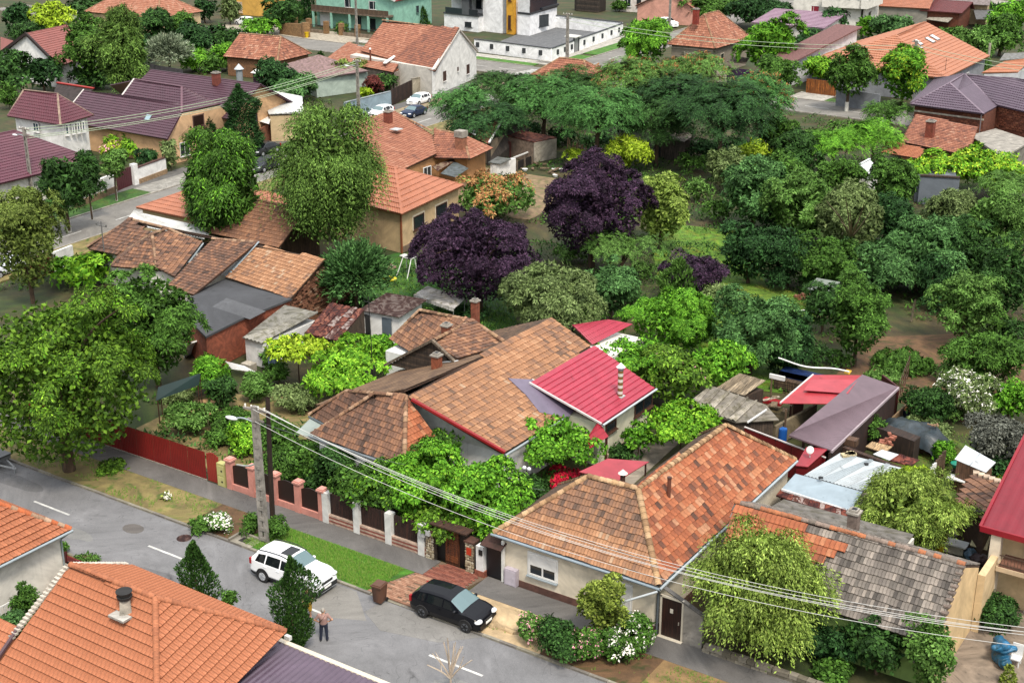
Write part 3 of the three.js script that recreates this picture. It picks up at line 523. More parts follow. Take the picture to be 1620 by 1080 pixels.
tstrip('kerb',-4.5,-4.3,-106,60,0.1,CONCRETE,0.2);tstrip('kerb',-4.5,-4.3,-260,-122,0.1,CONCRETE,0.2);tstrip('kerb',4.4,4.6,-103,60,0.1,CONCRETE,0.2);tstrip('kerb',4.4,4.6,-260,-119,0.1,CONCRETE,0.2);
tstrip('lawn',-7.2,-4.5,-71,-40,0.07,LAWN2,0.2);tstrip('driveway',-9.6,-4.5,-76.5,-71,0.08,PALECON,0.2);tstrip('lawn',-8,-4.5,-104,-76.5,0.07,LAWN2,0.2);
tstrip('lawn',-6.9,-4.5,-160,-122.6,0.08,M('#5b8a26',TX.grass),0.2);tstrip('sidewalk',-9.6,-6.9,-164,-119,0.09,PALECON,0.2);
tstrip('driveway',-14,-4.5,-200,-164,0.08,M('#b0a693',TX.concrete),0.2);
for(let k=0;k<40;k++){const x=-150 + k*6;if(x>-124&&x<-104)continue;tstrip('road_marking',-0.07,0.07,x,x + 3.6,0.011,PAINT,0.01);}
for(let k=0;k<7;k++)sheet('crossing_stripe',[[LC(-180)- 8,-181.6 - k*1.05],[LC(-180)- 4.6,-181.6 - k*1.05],[LC(-180)- 4.6,-182.1 - k*1.05],[LC(-180)- 8,-182.1 - k*1.05]],0.012,PAINT,0.01);
for(let k=0;k<6;k++)sheet('crossing_stripe',rect(LC(-178)- 3.6 + k*1.05,LC(-178)- 3.1 + k*1.05,-179.6,-176.6),0.012,PAINT,0.01);
sheet('stop_line',rect(LC(-176)- 4,LC(-176)- 0.5,-175.9,-175.4),0.012,PAINT,0.01);
strip('lawn',-7.4,-4.4,-232,-207,0.08,M('#5b8a26',TX.grass),0.2);strip('lawn',-7.4,-4.4,-205,-195.3,0.08,M('#5b8a26',TX.grass),0.2);strip('sidewalk',-10.2,-7.4,-236,-194,0.09,PALECON,0.2);
sheet('garden_bed',[[-66,-55],[-54.5,-52.6],[-53,-62],[-58,-66],[-66.5,-62]],-0.02,M('#8d8562',TX.dirt,{bumpScale:0.03}));
sheet('garden_lawn',[[-76,-96],[-64,-96],[-55,-84],[-56,-78],[-70,-79],[-78,-86]],0.0,M('#3c6a1e',TX.grass,{bumpScale:0.04}));
sheet('garden_lawn',[[-62,-118],[-52,-120],[-38,-96],[-33,-84],[-40,-82],[-48,-95]],0.0,M('#7f9a34',TX.grass,{bumpScale:0.04}));
sheet('garden_lawn',[[1150,452],[1230,452],[1296,478],[1290,508],[1235,500],[1170,470]].map(([x,y])=>{const p=P(x,y,0);return[p.x,p.z];}),0.01,M('#86963a',TX.grass,{bumpScale:0.04}));
sheet('vegetable_ground',[[-31,-88],[-21,-86],[-17,-100],[-26,-103],[-32,-98]],0.0,SOIL);
sheet('garden_lawn',[[-24,-84],[-13,-80],[-12,-72],[-19,-72],[-24,-78]],0.0,M('#6f7436',TX.grass));
sheet('yard',[[-92,-128],[-74,-128],[-72,-112],[-82,-110]],0.0,M('#8d8070',TX.dirt));
sheet('yard',[[-13.6,-51.95],[2,-51.95],[2,-66],[-13.3,-66]],0.05,M('#8f8070',TX.concrete),0.2);
sheet('yard_path',[[-36.6,-62],[-34.6,-62],[-35.4,-75],[-37.3,-75]],0.0,M('#9a8f80',TX.concrete));
sheet('garden_path',[[-66,-60.5],[-60.4,-57.8],[-60.2,-58.6],[-65.6,-61.4]],0.02,M('#b79a76',TX.sand));
// ---------- near houses ----------
const CREAM=plaster('#d9cfba'),OFFWHITE=plaster('#dcd9d0'),BEIGE=plaster('#d3bd93'),WHITEP=plaster('#e4e4e1');
{
const h=thing('clay_roof_house','cream L-shaped house on the pavement with mottled clay tile roof, roller-blind window and brown door','house',V(-30.5,0,-57));
const A=V(-35.4,2.9,-51.8),B=V(-25.86,2.9,-51.8),Cc=V(-25.84,2.9,-68.5),K=V(-28.55,5.85,-64.6),J=V(-28.85,5.85,-55.05),L=V(-31.75,5.75,-55.05),D=V(-35.4,2.9,-58.3),E=V(-31.9,2.9,-58.3),F=V(-31.9,2.9,-68.5);
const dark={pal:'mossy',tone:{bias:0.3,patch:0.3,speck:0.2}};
roof(h,[
{pts:[A,B,J,L],pal:'oldlight',tone:{bias:0.44,patch:0.45,speck:0.3,scale:0.5,vgrad:(u,v)=>(v<1.7?0.16:-0.1)},l:0.35,w:0.18},
{pts:[B,Cc,K,J],pal:'rich',tone:{bias:0.6,patch:0.5,speck:0.6,scale:0.45},l:0.4,w:0.32,jit:0.02},
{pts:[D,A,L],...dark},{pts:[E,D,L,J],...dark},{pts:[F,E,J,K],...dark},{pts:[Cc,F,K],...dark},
],{style:'tile',parts:300,capParts:60,seed:2,tile:{sag:0.05,jit:0.016},ridges:[[A,L],[L,J],[B,J],[J,K],[K,Cc],[K,F],[L,D]],capPal:['#a78a68','#b89a74','#9a7c5c','#c2a582','#8d7052'],capR:1.15});
const w=new MB();w.prism([[-35.1,-52.1],[-26.1,-52.1],[-26.1,-68.2],[-31.6,-68.2],[-31.6,-58],[-35.1,-58]],0,3.0);w.build('wall',CREAM,h);
const pl=new MB();pl.prism([[-35.13,-52.07],[-26.07,-52.07],[-26.07,-60],[-35.13,-60]],0,0.42);pl.build('plinth',M('#6b4a40',TX.concrete),h);
const ev=new MB();ev.box(-30.6,2.84,-51.95,9.4,0.06,0.3).box(-25.98,2.84,-60.2,0.26,0.06,16.4);ev.build('eave_board',paint('#8c959b'),h);
gutter(h,V(-35.5,2.84,-51.68),V(-25.72,2.8,-51.66),paint('#8896a0'));gutter(h,V(-25.72,2.8,-51.66),V(-25.7,2.86,-68.5),paint('#a7b2b8'));
winPx(h,'z',-52.1,837,873,881,922,{n:2,t:0.1,blind:0.45,sillMat:ZINC,band:0.08});
winPx(h,'z',-52.1,966,916,998,966,{n:2,t:0.1,blind:0.85,sillMat:ZINC,band:0.08});
downpipe(h,[V(-25.75,2.75,-51.7),V(-25.95,2.4,-52),V(-25.98,0.1,-52.02)],paint('#565d62'),0.06);
downpipe(h,[V(-25.8,2.7,-51.6),V(-26.9,2.2,-51.0),V(-28.4,1.4,-50.3)],paint('#b8bfc2'),0.06);
const bx=new MB(),p=PZ(812,910,-52.1);bx.box(p.x,p.y,p.z + 0.16,0.72,0.95,0.3);const eb=bx.build('electric_box',paint('#b9b0bb'),h);const ed=new MB();ed.box(p.x + 0.02,p.y,p.z + 0.325,0.6,0.82,0.02).box(p.x + 0.2,p.y,p.z + 0.35,0.03,0.1,0.03);ed.build('box_door',paint('#c4bcc6'),eb);
const dr=new MB();dr.box(-25.2,1.12,-52.06,1.06,2.24,0.08);const door=dr.build('door',M('#33180f',TX.wood,{roughness:0.6}),h);const de=new MB();de.box(-25.2,1.62,-52.0,0.16,0.22,0.03,0,'#d8d0c0').box(-24.8,1.05,-51.99,0.04,0.16,0.05,0,'#9a9488');de.build('door_plate',paint('#ffffff'),door);
const fr=new MB();fr.box(-25.78,1.15,-52.05,0.09,2.36,0.14).box(-24.62,1.15,-52.05,0.09,2.36,0.14).box(-25.2,2.3,-52.05,1.25,0.1,0.14).box(-25.2,0.06,-51.95,1.3,0.12,0.3);fr.build('door_frame',paint('#cfc6b4'),h);
const gw=new MB();gw.poly([V(-24.57,0,-52.0),V(-23.55,0,-52.0),V(-23.55,1.8,-52.0),V(-24.57,2.35,-52.0)],0.2);gw.build('side_wall',CONCRETE,h);
const cp=new MB();cp.beam(V(-25.75,2.75,-52.1),V(-23.5,1.86,-52.1),0.26,0.06);cp.build('wall_coping',M('#6d6a66',TX.concrete),h);
const fl=new MB();const f1=PS(985,768,()=>5.2);fl.cyl(f1.x,5.0,f1.z,0.13,0.13,0.9,12,'#4a2f26').cyl(f1.x,5.9,f1.z,0.26,0.02,0.22,12,'#d8d4cc');fl.build('flue_pipe',paint('#ffffff',0.6),h);
const fl2=new MB();const f2=V(-27.9,4.9,-56.6);fl2.cyl(f2.x,f2.y,f2.z,0.1,0.1,1.15,12,'#6a3f30').cyl(f2.x,f2.y + 1.15,f2.z,0.12,0.12,0.1,12,'#4a3028');fl2.build('flue_pipe',paint('#ffffff',0.6),h);
}
{
const h=thing('clay_roof_house','big rambling old house with long striped clay tile roof behind the front vine','house',V(-46,0,-65));
const Rr=V(-46,5.8,-58.25),K=V(-46.05,5.8,-74.45),Lr=V(-47.8,5.75,-57.6),S=V(-50.6,5.0,-58.3);
const A=V(-51.2,3,-55.7),B=V(-43.85,3,-55.2),a1=P(490,656,3),b1=P(538,681,3);
const E0=V(-40.2,3.0,-59.8),E1=V(-40.1,3.0,-66.9),M1=V(-42.7,4.23,-66.9),M2=V(-42.75,4.23,-74.5);
const fL=(x)=>5.8 + 0.39*(x + 46),G0=V(-53.8,3.4,-66.3),GA=V(-49.82,6.0,-66.2),GB=V(-49.9,6.0,-70.55),v1=PS(722,572,fL),v2=PS(798,541,fL),W=V(-54.8,5.6,-71.2),Wl=P(618,537,3.5),Wr=V(-53.2,3.5,-68.6);
const long={pal:'oldlight',l:0.42,w:0.26,tone:{bias:0.52,patch:0.6,speck:0.3,scale:0.3}};
roof(h,[
{pts:[E0,E1,M1,M2,K,Rr],...long},
{pts:[A,B,Rr,Lr],pal:'old',tone:{bias:0.42,patch:0.4,speck:0.35},l:0.36,w:0.2},
{pts:[B,V(-43.6,3.0,-58.6),Rr],pal:'rich',tone:{bias:0.6},l:0.38},
{pts:[a1,b1,Lr,S],pal:'old',tone:{bias:0.35,patch:0.3}},{pts:[V(-53.3,3,-60.8),a1,S],pal:'mossy'},
{pts:[V(-53.2,3.0,-66.9),V(-53.2,3.0,-58.6),S,Rr,V(-46,5.8,-66.9)],pal:'mossy',tone:{bias:0.75,patch:0.7,speck:0.1,scale:0.5},l:0.26,w:0.5,jit:0.006},
{pts:[v1,v2,GB,GA],pal:'old',tone:{bias:0.5,speck:0.4}},{pts:[V(-53.8,3.4,-70.5),G0,GA,GB],pal:'mossy'},
{pts:[Wl,Wr,GB,W],pal:'old',tone:{bias:0.5,speck:0.4,patch:0.5},l:0.36},{pts:[V(-50,3.4,-74),V(-56.5,3.5,-74),W,GB],pal:'mossy'},{pts:[V(-56.5,3.5,-74),Wl,W],pal:'old'},
{pts:[V(-53,3,-74.4),V(-53,3,-71),V(-46,5.8,-66.9),K],pal:'mossy'},
],{style:'tile',parts:300,capParts:90,seed:3,tile:{sag:0.05,jit:0.014},ridges:[[B,Rr],[Lr,Rr],[Lr,S],[A,Lr],[a1,S],[GA,GB],[GB,W],[Wl,W],[GB,v2]],capPal:['#8d6f56','#a08468','#b0937a','#9a7a60','#7a5c48']});
const w=new MB();w.prism([[-50.9,-56],[-44.1,-55.6],[-43.9,-58.8],[-50.9,-58.8]],0,3.0);w.box(-46.7,1.5,-67.1,12.4,3.0,14.2);w.box(-52.1,1.5,-59.6,2.2,3,3);w.box(-53.4,1.6,-71,5,3.2,4.6);
w.poly([V(-52.6,2.9,-60.0),V(-40.7,2.9,-60.0),V(-46,5.6,-58.9)],0.2).poly([V(-52,2.9,-74.1),V(-46,5.55,-74.1),V(-40.8,2.9,-74.1)],0.2);w.build('wall',WHITEP,h);
const planks=new MB(),gz=-66.15;for(let y=3.6;y<5.85;y +=0.17){const t0=(6 - y)/ 2.6,xl=-49.82 - 3.95*t0,xr=-49.82 + Math.min(3.1,2.6*t0)*0.98;const o=new MB();o.box((xl + xr)/ 2,y,gz,xr - xl,0.155,0.04);const pk=o.build('plank',woodM(['#4a4038','#574b41','#3f362f'][Math.round(y*7)% 3]),h);}
const vb=new MB();vb.beam(G0.clone().add(V(-0.1,0.02,0.2)),GA.clone().add(V(0,0.06,0.2)),0.2,0.16).beam(GA.clone().add(V(0,0.06,0.2)),v1.clone().add(V(0.1,0.05,0.25)),0.2,0.16);vb.build('verge_board',woodM('#7d7468'),h);
const rb=new MB();rb.beam(V(-45.5,5.75,-58.15),V(-40.1,3.08,-59.85),0.22,0.14);rb.build('verge_board',paint('#8f1a1e',0.5),h);
const fsh=new MB();fsh.beam(PS(640,580,fL).add(V(0,0.1,0)),PS(722,573,fL).add(V(0,0.1,0)),0.3,0.05);fsh.build('flashing',paint('#cfd2d2'),h);
chimney(h,PS(691,585,fL),{w:0.5,h:0.95,mat:M('#a05a3c',TX.brick)});chimney(h,V(-50.6,5.2,-68.6),{w:0.5,h:0.9,mat:M('#9a5a42',TX.brick)});chimney(h,V(-52.2,4.4,-74.2),{w:0.45,h:1.5,mat:M('#9a5a42',TX.brick)});
gutter(h,V(-51.3,2.92,-55.55),V(-43.8,2.92,-55.05),paint('#7a8288'));gutter(h,V(-40.05,2.9,-59.8),V(-39.95,2.9,-66.8),paint('#9aa3a8'));gutter(h,a1.clone().add(V(0,-0.1,0.1)),b1.clone().add(V(0,-0.1,0.1)),paint('#5a6268'));
const lean=new MB();lean.poly(up([P(468,684,2.4),P(492,692,2.3),P(518,672,2.9),P(492,660,2.9)]),0.05);lean.build('lean_to_roof',M('#8f9a94',TX.metal,{roughness:0.4}),h);
win(h,V(-45.6,1.7,-55.75),0,1.2,1.3,{n:2});win(h,V(-48.6,1.7,-55.92),0,1.2,1.3,{n:2});
const st=new MB();const fR=(x)=>5.8 - 0.475*(x + 46)+ 0.1,q=[[804,598],[842,600],[912,646],[898,660],[854,652],[832,624]].map(([x,y])=>PS(x,y,fR));st.poly(up(q),0.03);st.build('sheet_strip',paint('#6f6678',0.45),h);
for(let k=0;k<2;k++){const e=new MB();e.beam(q[1 + k*0].clone().add(V(0,0.03,0)),q[2].clone().add(V(0,0.03,0)),0.08,0.03);if(!k)e.build('strip_edge',paint('#d5d3d0'),h);}
}
{
const h=thing('red_roof_annex','cream annex with crimson metal tile roof and striped flue, built onto the long old house','house',V(-40.3,0,-70));
const a=V(-37.55,3.0,-66.6),b=V(-37.5,3.0,-73.3),c=V(-42.8,4.45,-74.6),d=V(-42.85,4.45,-66.75),RED=paint('#a83448',0.38);
roof(h,[{pts:[a,b,c,d]}],{style:'sheet',mat:RED,sheet:{per:0.21,amp:0.012,row:0.42,step:0.06}});
const rr=P(998,515,4.2),r2=planar([P(940,543,4.1),rr,P(966,503,5.1),P(903,516,5.1)]);const mb=new MB();mb.poly(up(r2),0.06);const back=mb.build('back_roof',RED,h),m2=new MB();sheetFace(m2,r2,{per:0.21,amp:0.02,row:0.36,step:0.035});m2.build('metal_sheet',RED,back);
const w=new MB();w.box(-40.3,1.45,-70,4.8,2.9,6.4);w.build('wall',plaster('#cfcdb4'),h);
const bk=new MB();bk.box(-42.7,1.9,-77,2.4,3.8,4.4);bk.build('back_wall',OFFWHITE,h);
gutter(h,V(-37.42,2.95,-66.5),V(-37.38,2.95,-73.4),paint('#b9c2c6'));const fb=new MB();fb.beam(a.clone().add(V(0.02,0.02,0.06)),d.clone().add(V(0,0.02,0.06)),0.08,0.12);fb.build('verge_trim',paint('#d8d4d2'),h);
winPx(h,'x',-37.9,1004,636,1031,640,{frame:BROWN,n:2});winPx(h,'x',-37.9,958,672,974,676,{frame:BROWN});
const fl=new MB(),f=PS(981,627,(x)=>3 + 0.275*(-37.5 - x));for(let k=0;k<9;k++)fl.cyl(f.x,f.y + k*0.2,f.z,0.17,0.17,0.2,14,k % 2?'#d6d4cc':'#7d6038');fl.box(f.x,f.y,f.z,0.5,0.12,0.5,0,'#b9bcbc').cyl(f.x,f.y + 1.8,f.z,0.19,0.19,0.18,14,'#8c9396').cyl(f.x,f.y + 2.0,f.z,0.3,0.02,0.28,14,'#e6e8e8');fl.build('flue_pipe',paint('#ffffff',0.4),h);
}
{
const h=thing('entrance_canopy','small red tin canopy on posts at the end of the crimson-roofed annex','canopy',V(-37.4,0,-65.6));
const p=[P(930,712,2.35),P(963,690,2.35),P(946,667,2.95),P(931,690,2.95)],mb=new MB();mb.poly(up(p),0.05);const t=mb.build('canopy_roof',paint('#98162a',0.4),h),m2=new MB();sheetFace(m2,[p[0],p[1],p[2],p[3]],{per:0.2,amp:0.02,row:0.36,step:0.03});m2.build('metal_sheet',paint('#98162a',0.4),t);
for(const q of[p[0],p[1]]){const b=new MB();b.box(q.x - 0.15,1.15,q.z,0.12,2.3,0.12);b.build('post',woodM('#5a1f18'),h);}
}
{
const q=[P(916,746,2.6),P(962,725,2.75),P(1027,730,2.75),P(978,760,2.6)],b=V(-34.7,0,-62.4),h=thing('awning','flat rose-red sheet awning over the yard between the two clay-roofed houses','awning',b),mb=new MB();mb.poly(up(q),0.05);mb.build('awning_sheet',paint('#a33a44',0.45),h);
for(const p of q){const k=new MB();k.box(p.x +(b.x - p.x)*0.08,1.3,p.z +(b.z - p.z)*0.08,0.08,2.6,0.08);k.build('post',woodM('#4f2a20'),h);}
}
{
const h=thing('orange_roof_house','house at the bottom left with bright orange tile roof and sooty chimney','house',V(-44,0,-33));
const N=V(-46.3,6,-34.13),Hh=V(-41.03,6,-34.27),rake=V(-47.3,3.1,-31.8);
const cor=V(-36.8,4.0,-37.7),E1=V(-37.0,3.1,-29.5),F0=V(-48.4,3.1,-38.55);
const hipb=V(-37.0,3.1,-30.1);
roof(h,[
{pts:[V(-47.5,1.9,-30.1),V(-36.9,1.9,-30.1),Hh,N],tone:{bias:0.5,patch:0.25,speck:0.15}},
{pts:[V(-36.9,1.9,-30.1),cor,Hh],tone:{bias:0.6,patch:0.25,speck:0.15}},
{pts:[cor,V(-46.9,4.0,-37.9),N,Hh],tone:{bias:0.55,patch:0.3,speck:0.2}},
{pts:[V(-55,1.9,-29.6),V(-47.35,1.9,-29.6),V(-47.35,3.6,-31.9),V(-55,3.6,-31.9)],tone:{bias:0.7}},
],{style:'tile',parts:300,capParts:40,seed:4,slab:M('#a4684a',TX.clay),tile:{pal:'orange',ribs:2,w:0.24,l:0.40,jit:0.003,even:true},ridges:[[N,Hh],[Hh,cor],[Hh,V(-36.9,1.9,-30.1)]],capPal:['#ab6e4e','#b37454','#a4684a']});
const w=new MB();w.prism([[-46.3,-30.6],[-37.3,-30.6],[-37.3,-38.1],[-46.3,-38.1]],0,2.4);w.build('wall',CREAM,h);
const vg=new MB();for(let k=0;k<22;k++){const p=N.clone().lerp(V(-47.45,3.0,-31.2),k / 22),q=N.clone().lerp(V(-46.95,4.0,-37.9),k / 22);vg.box(p.x - 0.12,p.y + 0.02,p.z,0.3,0.1,0.16).box(q.x - 0.12,q.y + 0.02,q.z,0.3,0.1,0.17);}vg.build('verge_mortar',M('#cfc6b8',TX.concrete),h);
const vl=new MB();vl.beam(V(-47.4,3.7,-31.95),V(-47.4,1.9,-29.5),0.16,0.12);vl.build('valley_gutter',paint('#5a4448'),h);
const cp=PS(199,968,(x,z)=>6 +(z + 34.2)*-1.0),c=new MB();c.taper([cp.clone().add(V(0,-0.4,0)),cp.clone().add(V(0,0.3,0)),cp.clone().add(V(0,0.75,0))],0.42,0.27,4);const ch=c.build('chimney',M('#b9b2a4',TX.concrete),h);
const ck=new MB();ck.cyl(cp.x,cp.y + 0.68,cp.z,0.3,0.34,0.14,16).cyl(cp.x,cp.y + 0.8,cp.z,0.27,0.36,0.24,16);ck.build('chimney_pot',M('#2b2a2a',TX.concrete),ch);const ap=new MB();ap.box(cp.x,cp.y - 0.05,cp.z + 0.2,0.95,0.1,0.8);ap.build('flashing',M('#c4c0b8',TX.concrete),ch);
const fl=new MB();fl.box(-37.3,3.2,-38.3,0.3,0.2,0.18).box(-37.75,3.25,-37.7,0.28,0.18,0.2);fl.build('floodlight',paint('#c8c8c4'),h);
}
{
const p=[V(-37.7,3.0,-37.95),V(-30,3.0,-38.0),V(-30,3.0,-29),V(-37.7,3.0,-29)],h=thing('sheet_roof_extension','low extension with ribbed purple-grey sheet roof beside the bright orange roof','extension',V(-34,0,-34));
roof(h,[{pts:[V(-37.75,2.45,-30),V(-28,2.45,-30),V(-28,3.0,-38),V(-37.75,3.0,-38)]}],{style:'sheet',mat:paint('#5d4f5e',0.42),sheet:{per:0.3,amp:0.05,step:0}});
const w=new MB();w.box(-32.9,1.2,-34,9.4,2.4,7.6);w.build('wall',CREAM,h);const t=new MB();t.beam(V(-37.8,3.05,-38.1),V(-28,3.05,-38.1),0.24,0.08);t.build('roof_edge',paint('#d8cdb8'),h);
}
{
const h=house({name:'clay_roof_house',label:'pale grey house at the left edge across the street with orange tile roof',x0:-62,x1:-53.7,z0:-39.9,z1:-31,he:3.0,hr:5.6,axis:'z',hip1:3.4,wall:OFFWHITE,over:0.45,seed:5,
roof:{style:'tile',parts:120,tile:{pal:'orange',ribs:2,tone:{bias:0.35,patch:0.5,speck:0.6},w:0.24,l:0.38},capPal:['#a58a74','#b39a84','#bd6a40']}});
gutter(h,V(-53.6,2.95,-31),V(-53.6,2.95,-39.9));downpipe(h,[V(-53.65,2.9,-39.7),V(-54.1,2.5,-39.5),V(-54.12,0.1,-39.5)]);
}
{
const h=thing('lichen_roof_house','low house with lichen-grey tile roof and tan gable, behind the front yellow-green willow','house',V(-18.6,0,-57));
const a=V(-24.2,2.6,-54.7),b=V(-13.45,2.6,-54.6),c=V(-13.3,5,-58.1),d=V(-24.9,5,-58.0),e=V(-13.3,3.6,-61),f=V(-24.9,3.6,-61);
roof(h,[{pts:[a,b,c,d],pal:'grey',l:0.4,w:0.17,tone:{bias:0.5,patch:0.5,speck:0.6,scale:0.6}},{pts:[e,f,d,c],pal:'grey'}],{style:'tile',parts:300,capParts:40,seed:6,tile:{sag:0.06,jit:0.02},ridges:[[d,c]],capPal:['#a06a4c','#8d8078','#b0724e','#777069']});
{const rf=h.children[0];const tiles=[];layTiles(tiles,[V(-24.5,3.62,-56.0),V(-20.0,3.62,-56.0),V(-18.4,4.72,-57.6),V(-24.8,4.95,-57.95)].map((p)=>p.add(V(0,0.05,0.03))),{w:0.25,l:0.46,pal:'rich',seed:66,tone:{bias:0.6,patch:0.4,speck:0.3},jit:0.01});placeTiles(tiles,rf,'newer_tile',60,()=>TILE.flat);}
const w=new MB();w.prism([[-24,-55],[-13.75,-55],[-13.75,-60.6],[-24,-60.6]],0,2.7);w.build('wall',plaster('#7f9a52'),h);
const g=new MB();g.poly([V(-13.3,0,-54.7),V(-13.3,0,-60.9),V(-13.3,3.5,-60.9),V(-13.3,4.92,-58.1),V(-13.3,2.55,-54.7)],0.45);g.build('gable_wall',plaster('#d4b88a'),h);
const vt=new MB();for(let k=0;k<12;k++){const p=b.clone().lerp(c,(k + 0.5)/ 12);vt.box(-13.42,p.y + 0.04,p.z,0.3,0.09,0.3);}vt.build('verge_tiles',M('#7a6f68',TX.clay),h);
chimney(h,PS(1350,834,()=>4.6),{w:0.5,h:0.8,mat:M('#8d8078',TX.brick)});
const gb=new MB();gb.box(-17.7,2.5,-54.9,0.06,0.5,0.06).box(-19,2.4,-54.9,0.06,0.5,0.06);gb.build('roof_bracket',BLACK,h);
}
{
const h=thing('lean_to','small lean-to with grey felt and rusty sheet roof behind the ridge of the lichen-grey roof','lean-to',V(-21,0,-62));
const q=[P(1235,798,3.2),P(1290,818,3.3),P(1400,850,3.4),P(1385,838,3.2),P(1250,790,3.0)];const mb=new MB();mb.poly(up([V(-24.3,3.5,-60.9),V(-17.0,3.5,-60.9),V(-17.2,3.1,-63.2),V(-24.3,3.1,-63.2)]),0.06);mb.build('felt_roof',M('#7d7b78',TX.fibre),h);
const w=new MB();w.box(-20.6,1.5,-62,7,3.0,2);w.build('wall',OFFWHITE,h);
}
{
const h=thing('balcony_house','tan two-storey house at the right edge with deep red metal roof and balcony','house',V(-9,0,-62));
const w=new MB();w.box(-7.6,2.4,-68.6,11,4.8,9).box(-13.1,1.6,-62.0,0.35,3.2,2.4);w.build('wall',plaster('#d6bc92'),h);
const pier=new MB();pier.box(-13.15,2.2,-63.3,0.5,4.4,0.5);pier.build('pier',plaster('#ddd0ba'),h);
const q=[P(1552,833,5.2),V(-2,5.2,-59.6),V(-2,8,-63.5),P(1625,742,7.6)];const rm=new MB();rm.poly(up([V(-13.9,4.6,-63.1),V(-2,4.6,-62.9),V(-2,7.3,-69.7),V(-13.7,7.3,-69.9)]),0.16);const rf=rm.build('roof',paint('#7a1424',0.35),h);const sh=new MB();sheetFace(sh,[V(-13.9,4.61,-63.1),V(-2,4.61,-62.9),V(-2,7.31,-69.7),V(-13.7,7.31,-69.9)],{per:0.5,amp:0.015,step:0});sh.build('metal_sheet',paint('#7a1424',0.35),rf);
const fc=new MB();fc.beam(V(-13.95,4.52,-63.0),V(-2,4.52,-62.8),0.14,0.3).beam(V(-13.95,4.55,-63.0),V(-13.75,7.25,-70),0.14,0.26);fc.build('fascia',paint('#8f1626',0.4),h);
const bal=new MB();bal.box(-7.6,2.75,-63.4,10.6,0.24,1.5);const bs=bal.build('balcony',plaster('#cdb594'),h);const fl=new MB();fl.box(-7.6,2.89,-63.4,10.4,0.03,1.4);fl.build('balcony_floor',M('#8a6250',TX.brick),bs);
const rl=new MB();for(let x=-12.7;x<-3;x +=0.16)rl.box(x,3.2,-62.72,0.02,0.6,0.02);rl.beam(V(-12.8,3.5,-62.72),V(-3,3.5,-62.72),0.05,0.05).beam(V(-12.8,3.0,-62.72),V(-3,3.0,-62.72),0.04,0.04);rl.build('railing',paint('#4a3a30'),bs);
win(h,V(-10.6,1.3,-64.08),0,1.7,2.3,{n:2,t:0.1,frame:paint('#d6d2c8')});
}
// ---------- houses further back ----------
const BRICKWALL=M('#8f5a41',TX.brick,{bumpScale:0.02}),TANP=plaster('#c9b28c'),ROUGH=M('#9a8b76',TX.concrete,{bumpScale:0.02});
const PURPLE=paint('#4d2f3c',0.45),PURPLE2=paint('#5a4a58',0.42),ORANGEM=paint('#a8694c',0.5),WINE=paint('#5a2430',0.45),LIGHTSHEET=paint('#c9cbc8',0.45),REDM=paint('#9a2a2a',0.45);
const CLAY=(pal,t={},o={})=>({style:'tile',parts:0,capParts:0,tile:{pal,tone:{patch:0.5,speck:0.3,...t},w:0.3,l:0.42,jit:0.014,...o},capPal:['#94755c','#a58668','#856650']});
const SHEET=(mat,o={})=>({style:'sheet',mat,sheet:{per:0.32,amp:0.03,row:0.42,step:0.05,...o}});
function wallsFrom(h,pts,y0,y1,mat,name='wall'){const mb=new MB();mb.prism(pts.map((p)=>(Array.isArray(p)?p:[p.x,p.z])),y0,y1);return mb.build(name,mat,h);}
